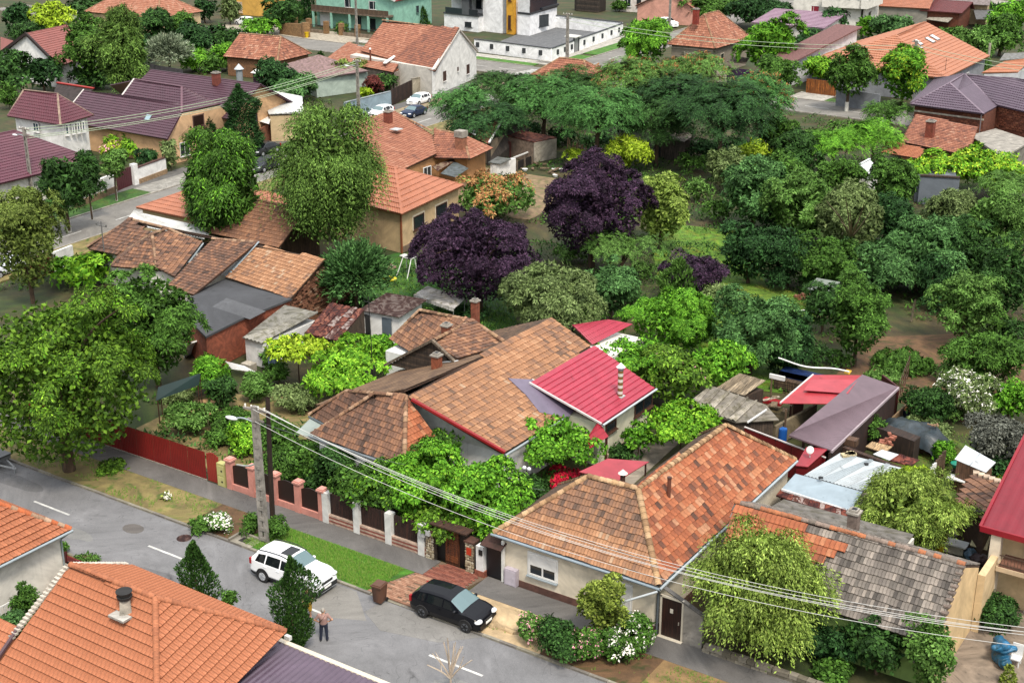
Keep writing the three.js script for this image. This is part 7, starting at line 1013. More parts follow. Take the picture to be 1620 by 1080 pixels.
// ---------- cars ----------
function car(o){
const t=thing(o.name||'car',o.label,'car',o.pos,o.group),{L,W,H,belt}=o,half=L / 2,g0=0.24,out=o.out;
const topY=(x)=>{for(let i=0;i + 1<out.length;i++)if(x<=out[i + 1][0]){const k=(x - out[i][0])/(out[i + 1][0]- out[i][0]);return lerp(out[i][1],out[i + 1][1],clamp(k));}return out[out.length - 1][1];};
const wid=(x)=>W / 2*(1 - 0.1*Math.pow(Math.abs(x / half),4)- 0.05*Math.pow(Math.abs(x / half),14));
const sect=(x)=>{const y=topY(x),w=wid(x),b=Math.min(belt,y - 0.02),k=clamp((y - belt)/(H - belt)),wr=w*(0.97 - 0.2*k),yb=Math.max(b + 0.01,y - 0.05 - 0.03*k);return[[w*0.9,g0],[w,0.5],[w*0.985,b],[wr,yb],[wr*0.86,y],[0,y + 0.03 + 0.02*k]];};
const surf=(x,s,off=0)=>{const q=sect(x),i=Math.min(4,Math.floor(s)),f=s - i,a=q[i],b=q[i + 1],n=[b[1]- a[1],a[0]- b[0]],l=Math.hypot(...n)||1;return[x,lerp(a[1],b[1],f)+ n[1]/ l*off,lerp(a[0],b[0],f)+ n[0]/ l*off];};
const patch=(x0,x1,s0,s1,nx,ns,off,sides=[1,-1],x0b,x1b)=>{const pos=[];for(const sd of sides)for(let i=0;i<nx;i++)for(let j=0;j<ns;j++){const P4=[[i,j],[i + 1,j],[i + 1,j + 1],[i,j + 1]].map(([a,b])=>{const v=b / ns,xa=lerp(x0,x0b??x0,v),xb=lerp(x1,x1b??x1,v),p=surf(lerp(xa,xb,a / nx),lerp(s0,s1,v),off);return[p[0],p[1],p[2]*sd];});const q=sd>0?[0,1,2,0,2,3]:[0,2,1,0,3,2];for(const k of q)pos.push(...P4[k]);}const g=new THREE.BufferGeometry();g.setAttribute('position',new THREE.Float32BufferAttribute(pos,3));g.computeVertexNormals();return g;};
const mk=(name,mat,parent,fn)=>{const mb=new MB().at(o.pos.x,o.pos.y,o.pos.z,o.ry||0);fn(mb);return mb.build(name,mat,parent);};
const body=mk('body',o.paint,t,(mb)=>{mb.add(patch(-half,half,0,5,46,10,0));const q=(x)=>sect(x);for(const x of[-half,half]){const s=q(x),sh=new THREE.Shape();sh.moveTo(-s[0][0],s[0][1]);for(const p of s)sh.lineTo(p[0],p[1]);for(const p of s.slice().reverse())sh.lineTo(-p[0],p[1]);const g=new THREE.ShapeGeometry(sh);g.rotateY(x>0?Math.PI / 2:-Math.PI / 2);g.translate(x,0,0);mb.add(g);}});
if(o.cladding)mk('lower_trim',M('#222325',null,{roughness:0.8}),t,(mb)=>{mb.add(patch(-half*0.99,half*0.99,0.0,0.75,30,2,0.012));mb.box(half - 0.02,0.42,0,0.1,0.26,W*0.8).box(-half + 0.02,0.42,0,0.1,0.3,W*0.8);});
for(const[a,b,a2,b2]of o.side)for(const sd of[1,-1])mk('side_window',CARGLASS,t,(mb)=>mb.add(patch(a,b,2.08,2.9,6,3,0.008,[sd],a2,b2)));
mk('windscreen',o.glass||CARGLASS,t,(mb)=>mb.add(patch(o.ws[0],o.ws[1],3.15,5,6,4,0.012)));
mk('rear_window',CARGLASS,t,(mb)=>mb.add(patch(o.rw[0],o.rw[1],3.2,5,5,4,0.012)));
if(o.sunroof)mk('sunroof',CARGLASS,t,(mb)=>{const y=topY(o.sunroof)+ 0.05;mb.box(o.sunroof,y,0,0.62,0.02,0.86);});
if(o.rails)for(const sd of[1,-1])mk('roof_rail',BLACK,t,(mb)=>{const pts=[-1.7,-0.9,-0.1,0.4].map((x)=>V(x,topY(x)+ 0.06,sd*wid(x)*0.72));mb.tube(pts,0.025,6);});
for(const x of o.axles)for(const sd of[1,-1]){
const r=o.wheel||0.33,z=sd*(W / 2 - 0.1);const w=mk('wheel',M('#1a1a1b',null,{roughness:0.9}),t,(mb)=>{const g=new THREE.CylinderGeometry(r,r,0.24,22);g.rotateX(Math.PI / 2);g.translate(x,r,z);mb.add(g);const a=new THREE.TorusGeometry(r*1.13,0.045,6,20,Math.PI);a.translate(x,r,sd*(W / 2 - 0.015));mb.add(a);});
w.base=baseOf(t);mk('rim',o.rim||paint('#b9bcc0',0.35),w,(mb)=>{const g=new THREE.CylinderGeometry(r*0.62,r*0.62,0.02,18);g.rotateX(Math.PI / 2);g.translate(x,r,z + sd*0.122);mb.add(g);for(let k=0;k<5;k++){const a=k / 5*6.283,bx=new THREE.BoxGeometry(r*0.52,0.06,0.03);bx.rotateZ(a);bx.translate(x + Math.cos(a)*r*0.3,r + Math.sin(a)*r*0.3,z + sd*0.135);mb.add(bx,o.rimDark?'#3a3c40':'#e4e6e8');}});
}
for(const sd of[1,-1]){mk('headlight',M('#d9dde0',null,{roughness:0.12,metalness:0.2}),t,(mb)=>{const g=new THREE.SphereGeometry(1,12,8);g.scale(0.2,0.1,0.24);g.translate(half - 0.16,o.lampY||0.72,sd*W*0.37);mb.add(g);});mk('tail_light',M('#8f1218',null,{roughness:0.25}),t,(mb)=>mb.box(-half + 0.07,o.tailY||0.9,sd*W*0.42,0.12,0.32,0.16));mk('mirror',o.paint,t,(mb)=>{const g=new THREE.SphereGeometry(1,10,7);g.scale(0.1,0.09,0.13);g.translate(o.ws[0]- 0.35,belt + 0.08,sd*(W / 2 + 0.06));mb.add(g);});mk('door_handle',o.handle||o.paint,t,(mb)=>mb.box(-0.25,belt - 0.12,sd*(wid(0)+ 0.0),0.2,0.035,0.04).box(-1.15,belt - 0.12,sd*(wid(1)- 0.01),0.2,0.035,0.04));}
mk('number_plate',M('#e6e6e2',null,{roughness:0.5}),t,(mb)=>mb.box(half + 0.03,0.48,0,0.02,0.12,0.52).box(-half - 0.01,0.7,0,0.02,0.12,0.52));
mk('grille',BLACK,t,(mb)=>{for(let k=0;k<(o.slots||1);k++){const n=o.slots||1,w=n>1?0.085:0.7;mb.box(half + 0.005,o.slots?0.74:0.62,(k -(n - 1)/ 2)*0.125,0.03,n>1?0.14:0.1,w);}});
mk('underside',BLACK,t,(mb)=>mb.box(0,0.27,0,L*0.94,0.12,W*0.82));
return t;
}
const carPaint=(hex)=>new THREE.MeshPhysicalMaterial({color:C(hex),roughness:0.4,metalness:0.0,specularIntensity:0.2,clearcoat:0.4,clearcoatRoughness:0.05,side:THREE.DoubleSide});
const HATCH={L:4.2,W:1.76,H:1.48,belt:0.92,out:[[-2.1,0.55],[-2.08,0.95],[-1.98,1.08],[-1.55,1.40],[-0.9,1.47],[-0.1,1.48],[0.35,1.43],[1.12,1.0],[1.75,0.86],[2.0,0.74],[2.1,0.5]],ws:[1.08,0.38],rw:[-1.95,-1.58],side:[[-0.02,0.88,0.0,0.4],[-1.02,-0.1,-0.98,-0.08],[-1.58,-1.12,-1.45,-1.08]],axles:[-1.28,1.3],lampY:0.68,tailY:0.86,wheel:0.31};
const SUV={L:4.55,W:1.85,H:1.74,belt:1.08,out:[[-2.27,0.6],[-2.25,1.12],[-2.12,1.3],[-1.8,1.62],[-1.2,1.72],[-0.2,1.74],[0.3,1.70],[0.95,1.2],[1.9,1.05],[2.18,0.9],[2.27,0.55]],ws:[0.93,0.33],rw:[-2.1,-1.82],side:[[-0.1,0.72,-0.08,0.32],[-1.12,-0.18,-1.05,-0.15],[-1.85,-1.2,-1.65,-1.14]],axles:[-1.33,1.33],lampY:0.86,tailY:1.0,wheel:0.36};
const SEDAN={L:4.5,W:1.77,H:1.42,belt:0.9,out:[[-2.25,0.55],[-2.23,0.9],[-1.75,0.98],[-1.1,1.33],[-0.5,1.41],[0.1,1.42],[0.4,1.38],[1.15,0.97],[1.95,0.84],[2.18,0.72],[2.25,0.5]],ws:[1.1,0.45],rw:[-1.7,-1.15],side:[[0.0,0.9,0.02,0.45],[-0.95,-0.08,-0.88,-0.06]],axles:[-1.33,1.33],lampY:0.66,tailY:0.82,wheel:0.32};
const LG=new THREE.MeshPhysicalMaterial({color:C('#5d7276'),roughness:0.06,ior:1.5,side:THREE.DoubleSide});
car({...SUV,label:'white off-road car with roof rails and sunroof parked at the kerb',pos:V(-44.15,0,-46.05),ry:0.02,paint:carPaint('#e6e8ea'),cladding:true,rails:true,sunroof:-0.1,slots:7,glass:LG});
car({...HATCH,label:'black hatchback parked half on the sandy verge facing right',pos:V(-35.2,0.03,-47.85),ry:0.03,paint:carPaint('#0b0d13'),glass:LG,rim:paint('#54575c',0.4),rimDark:true});
const LDIR=-(Math.PI / 2 - 0.07);
car({...HATCH,label:'white hatchback parked in front of the weathered concrete wall',pos:P(663,164,0),ry:LDIR,paint:carPaint('#e6e8ea'),glass:LG});
car({...SEDAN,label:'dark blue saloon parked on the left street',pos:P(655,183,0),ry:LDIR,paint:carPaint('#1c2a44'),glass:LG});
car({...HATCH,label:'white car showing only its roof above the orange clay roof',pos:P(603,184,0),ry:LDIR,paint:carPaint('#e4e6e8'),glass:LG});
car({...SUV,label:'white car at the street bend at the top left',pos:P(387,40,0),ry:Math.PI - 0.1,paint:carPaint('#e6e8ea')});
car({...SEDAN,label:'dark grey car half hidden by the weeping birch, the upper one',pos:P(418,243,0),ry:LDIR,paint:carPaint('#2a2d30')});
car({...HATCH,label:'dark car half hidden by the weeping birch, the lower one',pos:P(420,268,0),ry:LDIR,paint:carPaint('#31353a')});
car({...SEDAN,label:'silver car parked at the top centre by the garage',pos:P(1074,31,0),ry:-0.4,paint:carPaint('#b9c0c6')});
car({...SUV,label:'white van-like car half behind the bright round tree at the top',pos:P(1057,42,0),ry:-0.4,paint:carPaint('#e6e8ea')});
car({...HATCH,label:'white car in the shade under the olive-green locust tree at the left edge',pos:P(8,432,0),ry:LDIR,paint:carPaint('#dfe6ee')});
{const b=P(-6,738,0),t=thing('trailer','small flat trailer with drawbar cut off by the left edge','trailer',b);let mb=new MB();mb.box(b.x - 0.6,0.75,b.z,2.4,0.1,1.5);mb.build('bed',paint('#4f5254',0.4),t);mb=new MB();mb.box(b.x - 0.6,0.6,b.z,2.3,0.25,1.4);mb.build('chassis',paint('#7d8082'),t);mb=new MB();mb.beam(V(b.x + 0.5,0.45,b.z - 0.4),V(b.x + 1.9,0.35,b.z),0.08,0.08).beam(V(b.x + 0.5,0.45,b.z + 0.4),V(b.x + 1.9,0.35,b.z),0.08,0.08).cyl(b.x + 1.75,0,b.z,0.04,0.04,0.5,8);mb.build('drawbar',paint('#9a9d9f'),t);for(const s of[-0.75,0.75]){mb=new MB();const g=new THREE.CylinderGeometry(0.3,0.3,0.18,16);g.rotateX(Math.PI / 2);g.translate(b.x - 0.8,0.3,b.z + s);mb.add(g);mb.build('wheel',BLACK,t);}}
// ---------- people ----------
function skin(caps,cell,k){
const lo=V(1e9,1e9,1e9),hi=V(-1e9,-1e9,-1e9);for(const c of caps)for(const[p,r]of[[c[0],c[2]],[c[1],c[3]]]){lo.min(V(p[0]- r - 0.06,p[1]- r - 0.06,p[2]- r - 0.06));hi.max(V(p[0]+ r + 0.06,p[1]+ r + 0.06,p[2]+ r + 0.06));}
const size=Math.max(hi.x - lo.x,hi.y - lo.y,hi.z - lo.z),n=Math.min(150,Math.ceil(size / cell)),mc=new MarchingCubes(n,LEAF,false,false,160000),mid=lo.clone().add(hi).multiplyScalar(0.5),h=size / 2;
for(let z=0;z<n;z++)for(let y=0;y<n;y++)for(let x=0;x<n;x++){
const p=[mid.x +(x - n / 2)/(n / 2)*h,mid.y +(y - n / 2)/(n / 2)*h,mid.z +(z - n / 2)/(n / 2)*h];let d=1;
for(const[a,b,r0,r1,sx]of caps){const ab=[b[0]- a[0],b[1]- a[1],b[2]- a[2]],ap=[p[0]- a[0],p[1]- a[1],p[2]- a[2]],l2=ab[0]**2 + ab[1]**2 + ab[2]**2,t=clamp((ap[0]*ab[0]+ ap[1]*ab[1]+ ap[2]*ab[2])/(l2||1)),q=[ap[0]- ab[0]*t,ap[1]- ab[1]*t,ap[2]- ab[2]*t];const e=Math.hypot(q[0]/(sx||1),q[1],q[2])- lerp(r0,r1,t),m=Math.max(k - Math.abs(d - e),0)/ k;d=Math.min(d,e)- m*m*k / 4;}
mc.field[x + y*n + z*n*n]=-d;
}
mc.isolation=0;mc.update();const c=mc.count,g=new THREE.BufferGeometry(),pos=mc.positionArray.slice(0,c*3);for(let i=0;i<c;i++){pos[3*i]=pos[3*i]*h + mid.x;pos[3*i + 1]=pos[3*i + 1]*h + mid.y;pos[3*i + 2]=pos[3*i + 2]*h + mid.z;}
g.setAttribute('position',new THREE.BufferAttribute(pos,3));g.setAttribute('normal',new THREE.BufferAttribute(mc.normalArray.slice(0,c*3),3));return g;
}
function person(o){
const t=thing('person',o.label,'person',o.pos),J=o.J,add=(name,geo,mat,par)=>{const m=new MB().at(o.pos.x,o.pos.y,o.pos.z,o.ry);m.add(geo);return m.build(name,mat,par);};
const limb=(a,b,r0,r1,sx)=>[J[a]||a,J[b]||b,r0,r1,sx],SK=M('#b98a6c',null,{roughness:0.6});
const head=J.head,f=[0,0,1];
const body=[limb('hip','chest',0.13,0.15,1.25),limb('chest','neck',0.14,0.06),limb('neck',head,0.058,0.075),[head,[head[0],head[1]+ 0.07,head[2]- 0.01],0.088,0.092],[[head[0],head[1]- 0.05,head[2]+ 0.05],[head[0],head[1]- 0.07,head[2]+ 0.06],0.05,0.045],[[head[0],head[1]+ 0.0,head[2]+ 0.09],[head[0],head[1]- 0.02,head[2]+ 0.108],0.014,0.018],[[head[0]- 0.088,head[1],head[2]],[head[0]- 0.09,head[1]+ 0.02,head[2]- 0.01],0.02,0.02],[[head[0]+ 0.088,head[1],head[2]],[head[0]+ 0.09,head[1]+ 0.02,head[2]- 0.01],0.02,0.02]];
for(const s of['L','R'])body.push(limb('sh' + s,'el' + s,0.056,0.044),limb('el' + s,'wr' + s,0.043,0.03),limb('th' + s,'kn' + s,0.088,0.058),limb('kn' + s,'an' + s,0.056,0.04),limb('an' + s,'toe' + s,0.042,0.032));
const bm=add('body',skin(body,0.016,0.05),SK,t);
for(const s of['L','R']){const w=J['wr' + s],d=J['hd' + s],nn=Math.hypot(d[0]- w[0],d[1]- w[1],d[2]- w[2]),u=[(d[0]- w[0])/ nn,(d[1]- w[1])/ nn,(d[2]- w[2])/ nn],sd=[u[1]*0 - u[2]*1,0,u[0]],sl=Math.hypot(...sd)||1,e=sd.map((x)=>x / sl),at=(a,b)=>[w[0]+ u[0]*a + e[0]*b,w[1]+ u[1]*a + e[1]*b,w[2]+ u[2]*a + e[2]*b],caps=[[at(0,0),at(0.085,0),0.027,0.034,1]];[[-0.03,0.15],[-0.01,0.172],[0.011,0.165],[0.03,0.14]].forEach(([b,l])=>{caps.push([at(0.08,b),at(l*0.82,b*1.15),0.0095,0.009],[at(l*0.82,b*1.15),[at(l,b*1.15)[0],at(l,b)[1]- 0.012,at(l,b)[2]],0.009,0.0075]);});caps.push([at(0.03,-0.028),at(0.08,-0.062),0.012,0.01],[at(0.08,-0.062),at(0.112,-0.066),0.0095,0.008]);add('hand',skin(caps,0.0042,0.012),SK,bm);}
const grow=0.016,shirt=[limb('hip','chest',0.13 + grow,0.15 + grow,1.27),limb('chest',[J.neck[0],J.neck[1]- 0.04,J.neck[2]],0.14 + grow,0.09)];for(const s of['L','R']){const e=J['el' + s],a=J['sh' + s],q=[lerp(a[0],e[0],o.sleeve),lerp(a[1],e[1],o.sleeve),lerp(a[2],e[2],o.sleeve)];shirt.push([J.chest,a,0.1,0.075],[a,q,0.075,0.062]);}add('shirt',skin(shirt,0.016,0.06),o.shirt,bm);
const tr=[[[J.hip[0],J.hip[1]- 0.03,J.hip[2]],[J.hip[0],J.hip[1]+ 0.05,J.hip[2]],0.15,0.145,1.2]];for(const s of['L','R']){tr.push(limb('th' + s,'kn' + s,0.106,o.shorts?0.092:0.078));if(!o.shorts)tr.push(limb('kn' + s,'an' + s,0.076,0.066));}add(o.shorts?'shorts':'trousers',skin(tr,0.016,0.04),o.trousers,bm);
for(const s of['L','R']){const a=J['an' + s],b=J['toe' + s];add('shoe',skin([[[a[0],0.05,a[2]- 0.05],[b[0],0.04,b[2]],0.048,0.042]],0.012,0.02),o.shoes,bm);}
add('hair',skin([[[head[0],head[1]+ 0.07,head[2]- 0.03],[head[0],head[1]+ 0.085,head[2]+ 0.01],0.09,0.088],[[head[0],head[1]+ 0.03,head[2]- 0.05],[head[0],head[1]- 0.02,head[2]- 0.045],0.07,0.055]],0.012,0.03),o.hair,bm);
for(const s of[-1,1]){const e=new THREE.SphereGeometry(0.012,8,6);e.translate(head[0]+ s*0.033,head[1]+ 0.015,head[2]+ 0.083);add('eye',e,M('#e6e2da',null),bm);}{const m=new THREE.BoxGeometry(0.045,0.008,0.01);m.translate(head[0],head[1]- 0.055,head[2]+ 0.096);add('mouth',m,M('#8a4a42',null),bm);}
if(o.strap){const m=new MB().at(o.pos.x,o.pos.y,o.pos.z,o.ry);m.tube([V(-0.14,1.5,0.02),V(-0.05,1.38,-0.15),V(0.12,1.18,-0.165),V(0.21,1.02,-0.06)],0.014,5,14).tube([V(-0.14,1.5,0.02),V(-0.02,1.36,0.17),V(0.14,1.16,0.17),V(0.21,1.02,-0.04)],0.014,5,14);m.build('bag_strap',M('#3a2a24',null),bm);}
return t;
}
person({label:'man seen from behind, hands on hips, dusty pink shirt, dark trousers, standing on the street',pos:P(513,1013,0),ry:Math.PI + 0.62,sleeve:0.75,strap:true,shirt:M('#a08078',TX.plaster),trousers:M('#1b2438',TX.plaster),shoes:M('#22242a',null),hair:M('#8d8880',null),
J:{hip:[0,0.95,0],chest:[0,1.3,-0.01],neck:[0,1.5,0],head:[0.0,1.63,0.02],shL:[0.2,1.43,0],elL:[0.4,1.2,-0.06],wrL:[0.25,1.02,0.06],hdL:[0.15,0.97,0.12],shR:[-0.2,1.43,0],elR:[-0.42,1.2,-0.04],wrR:[-0.28,1.03,0.08],hdR:[-0.17,0.98,0.13],thL:[0.1,0.92,0],knL:[0.14,0.5,0.02],anL:[0.17,0.09,-0.01],toeL:[0.2,0.045,0.16],thR:[-0.1,0.92,0],knR:[-0.12,0.5,0.03],anR:[-0.14,0.09,0],toeR:[-0.16,0.045,0.17]}});
person({label:'person in mustard shorts and dark top standing half hidden by the tall cypress',pos:P(488,977,0),ry:0.5,sleeve:0.6,shorts:true,shirt:M('#2a2326',TX.plaster),trousers:M('#b8912c',TX.plaster),shoes:M('#d9d4d2',null),hair:M('#3a2c24',null),
J:{hip:[0,0.93,0],chest:[0,1.27,0.01],neck:[0,1.46,0.02],head:[0,1.59,0.04],shL:[0.19,1.4,0],elL:[0.27,1.14,0.06],wrL:[0.3,1.2,0.3],hdL:[0.3,1.24,0.39],shR:[-0.19,1.4,0],elR:[-0.25,1.13,-0.02],wrR:[-0.24,0.9,0.06],hdR:[-0.23,0.81,0.09],thL:[0.1,0.9,0],knL:[0.11,0.49,0.05],anL:[0.11,0.09,0],toeL:[0.12,0.045,0.16],thR:[-0.1,0.9,0],knR:[-0.11,0.49,0.03],anR:[-0.11,0.09,-0.06],toeR:[-0.12,0.045,0.1]}});
// ---------- poles and wires ----------
function latticePole(label,base,h,o={}){
const t=thing('utility_pole',label,'pole',base),w0=o.w||0.2,ry=o.ry||0,mk=(name,mat,fn,par=t)=>{const mb=new MB().at(base.x,0,base.z,ry);fn(mb);return mb.build(name,mat,par);};
mk('pole',M('#9a958c',TX.concrete),(mb)=>{for(const s of[-1,1])mb.beam(V(s*w0,-0.3,0),V(s*w0*0.45,h,0),0.12,0.26);for(let y=0.35;y<h;y +=0.62){const k=lerp(w0,w0*0.45,y / h);mb.box(0,y,0,2*k,0.2,0.2);}mb.box(0,h - 0.4,0,0.3,0.9,0.24);});
const ca=mk('crossarm',o.armMat||M('#8f8880',TX.concrete),(mb)=>{mb.box(o.armX||0,h - 0.15,0,o.arm||1.6,0.12,0.12).box(o.armX||0,h - 0.75,0,(o.arm||1.6)*0.7,0.1,0.1);});for(const x of[-0.42,-0.15,0.15,0.42])mk('insulator',M('#d8d4cc',null,{roughness:0.3}),(mb)=>{const X=(o.armX||0)+ x*(o.arm||1.6);mb.cyl(X,h - 0.09,0,0.05,0.05,0.16,8);},ca);
if(o.lamp){mk('lamp_arm',ZINC,(mb)=>mb.tube([V(0,h - 0.9,0),V(o.lamp*0.6,h - 0.75,0.1),V(o.lamp,h - 0.85,0.15)],0.045,7));mk('street_lamp',paint('#dfe2e2',0.35),(mb)=>{const g=new THREE.SphereGeometry(1,12,8);g.scale(0.42,0.1,0.16);g.translate(o.lamp*1.15,h - 0.87,0.15);mb.add(g);});}
return t;
}
latticePole('tall ladder-like concrete pole with lamp beside the parked white off-road car',V(-48.2,0,-48.15),8.2,{w:0.2,arm:1.5,lamp:-1.3,ry:0.1});
{const b=V(-48.0,0,-51.1),t=thing('wooden_pole','dark wooden pole rising right behind the ladder-like concrete pole','pole',V(-48.6,0,-49.3)),mb=new MB();mb.taper([V(-48.6,0,-49.3),V(-48.2,4.5,-49.0),V(-47.85,8.6,-48.8)],0.15,0.12,8);mb.build('pole',M('#3a2a22',TX.wood),t);const br=new MB();br.tube([V(-52.6,2.6,-50.8),V(-50.4,3.6,-49.6),V(-48.3,4.9,-48.5)],0.05,6,10);br.build('stay',paint('#c9cbc8'),t);}
latticePole('concrete pole with lamp at the pale blue garden wall',P(568,190,0),8,{w:0.16,arm:1.4,lamp:-1.4});
latticePole('tall cable-hung concrete pole at the crossroads before the modern house',P(897,118,0),9.5,{w:0.2,arm:1.8,lamp:-1.5});
latticePole('leaning pole with white lamp before the big orange roof',P(1441,158,0),8.4,{w:0.14,arm:1.2,lamp:0.6});
latticePole('pole with arched lamp left at the wine-red roof',P(52,322,0),8,{w:0.14,arm:1.6,lamp:-1.2});
latticePole('thin concrete pole before the mint green house',P(565,70,0),9,{w:0.16,arm:1.4,lamp:-1.2});
latticePole('wooden looking pole at the top centre beside the silver car',P(1059,46,0),8.5,{w:0.14,arm:1.2});
latticePole('concrete pole beyond the right frame edge on the main street',V(-7.5,0,-48.3),8.6,{w:0.24,arm:1.5});
const sag=(p,q,d,n=12)=>Array.from({length:n + 1},(_,k)=>{const t=k / n;return p.clone().lerp(q,t).add(V(0,-4*d*t*(1 - t),0));});
{const lines=[['top wire of the main street bundle',0,8.3,-48.1,8.75,2.05],['second wire of the main street bundle',1,8.2,-47.9,8.55,2.15],['third wire of the main street bundle',2,8.1,-48.4,8.4,2.1],['lowest single wire along the main street',3,7.45,-48.0,8.0,2.1],['thin service wire just under the bundle',4,8.0,-48.6,8.3,2.3]];
for(const[l,k,y0,z,y1,d]of lines){const mb=new MB();mb.tube(sag(V(-48.1,y0,z),V(-7.5,y1,z - 0.1),d,16),0.012,5,40);mb.top('power_line',M('#c4c4c0',null,{roughness:0.5}),'pale ' + l + ' over the front roofs','wire',V(-48.1,y0,z));}
{const mb=new MB();mb.tube(sag(V(-48.1,7.3,-48.3),PZ(862,775,-60),0.5),0.014,5,30);mb.top('power_line',M('#55565a',null),'dark service cable from the concrete pole toward the old house','wire',V(-48.1,7.3,-48.3));}
const W2=(l,a,b,d)=>{const mb=new MB();mb.tube(sag(a,b,d),0.035,5,30);mb.top('power_line',M('#9fae94',null,{roughness:0.6}),l,'wire',a);};
const A=P(52,322,0),B=P(568,190,0),X=P(897,118,0),R=P(1441,158,0);for(const[k,y]of[[0,7.9],[1,7.6],[2,7.1],[3,6.9]])W2(['highest','second','third','lowest'][k]+ ' wire of the left street line over the peach house',A.clone().setY(y),B.clone().setY(y),1.2);
for(const[k,y]of[[0,9],[1,8.4]]){W2(['upper','lower'][k]+ ' wire from the crossroads pole to the leaning pole',X.clone().setY(y),R.clone().setY(y - 1.2),1.4);W2(['upper','lower'][k]+ ' wire from the leaning pole to the right frame edge',R.clone().setY(y - 1.2),V(-18,y - 1,-186),1.2);}
}
// ---------- fences of the main street ----------
{const t=thing('sheet_fence','long dark red sheet metal fence along the pavement under the walnut tree','fence',V(-62,0,-52.05)),mat=paint('#7a1a16',0.45);for(let k=0;k<11;k++){const x0=-73 + k*1.5,mb=new MB();sheetFace(mb,[V(x0,0.08,-52.03),V(x0 + 1.49,0.08,-52.03),V(x0 + 1.49,1.92,-52.06),V(x0,1.92,-52.06)],{per:0.15,amp:0.022,step:0});const p=mb.build('sheet_panel',mat,t);}const mb=new MB();mb.box(-64.8,0.5,-52.12,16.6,0.06,0.05).box(-64.8,1.6,-52.12,16.6,0.06,0.05);mb.build('rail',paint('#4a1410'),t);const b=new MB();b.box(-64.8,0.06,-52.0,16.6,0.12,0.1);b.build('footing',CONCRETE,t);}
{const t=thing('slatted_gate','red arched gate of upright boards between red sheet fence and meter box','gate',V(-55.9,0,-52));for(let k=0;k<7;k++){const x=-56.3 + k*0.145,h=1.75 + 0.18*Math.sin((k + 0.5)/ 7*Math.PI),mb=new MB();mb.box(x,h / 2 + 0.1,-52,0.1,h,0.04);mb.build('board',paint('#9a3226',0.6),t);}const mb=new MB();mb.box(-55.87,0.5,-52.04,1.05,0.08,0.04).box(-55.87,1.5,-52.04,1.05,0.08,0.04);mb.build('rail',paint('#7a241c'),t);}
{const t=thing('meter_cabinet','pale yellow-green two-door meter cabinet at the gate','cabinet',V(-55.05,0,-52));let mb=new MB();mb.box(-55.05,0.8,-52,0.62,1.6,0.4);mb.build('cabinet',paint('#b3b070',0.6),t);for(const y of[0.45,1.15]){mb=new MB();mb.box(-55.05,y,-51.79,0.5,0.6,0.03);mb.build('door',paint('#bdb97c',0.6),t);mb=new MB();mb.box(-54.95,y,-51.765,0.1,0.1,0.02);mb.build('lock',BLACK,t);}}
{const t=thing('pink_fence','salmon pink masonry fence with capped posts and dark sheet panels','fence',V(-50.8,0,-52)),PK=plaster('#c98a7c');let mb=new MB();mb.box(-50.85,0.24,-52,7.4,0.48,0.3);mb.build('base_wall',PK,t);for(let k=0;k<5;k++){const x=-54.4 + k*1.79;mb=new MB();mb.box(x,0.97,-52,0.4,1.95,0.4);const p=mb.build('post',PK,t);mb=new MB();mb.box(x,1.98,-52,0.54,0.1,0.54).box(x,2.06,-52,0.42,0.08,0.42);mb.build('post_cap',plaster('#cf9486'),p);if(k<4){const pts=[V(x + 0.2,0.48,-51.98),V(x + 1.59,0.48,-51.98),V(x + 1.59,1.62,-51.98)];for(let j=1;j<8;j++)pts.push(V(x + 1.59 - 1.39*j / 8,1.62 + 0.2*Math.sin(j / 8*Math.PI),-51.98));pts.push(V(x + 0.2,1.62,-51.98));mb=new MB();mb.poly(pts,0.05);mb.build('panel',paint('#23140f',0.5),t);}}}
{const t=thing('brown_fence','dark brown board fence with white posts on striped brick base under the front vine','fence',V(-43.4,0,-52));let mb=new MB();for(let k=0;k<6;k++){const m=new MB();m.box(-43.4,0.06 + k*0.11,-51.98 - 0.004*(k % 2),7.2,0.1,0.34 +(k % 2)*0.02);m.build('brick_course',M(k % 2?'#c9b4a4':'#9a5a4c',TX.brick),t);}for(let k=0;k<4;k++){const x=-46.9 + k*2.25;mb=new MB();mb.box(x,1.0,-51.97,0.42,1.95,0.42);mb.build('post',plaster('#d6d6d2'),t);}for(let x=-46.6;x<-40;x +=0.13){if(Math.abs(((x + 46.9)% 2.25))<0.25||((x + 46.9)% 2.25)>2.0)continue;mb=new MB();mb.box(x,1.28,-52,0.115,1.25,0.05);mb.build('board',woodM(['#3a2018','#43261c','#331b14'][Math.round(x*10)% 3===0?0:Math.abs(Math.round(x*7))% 3]),t);}}
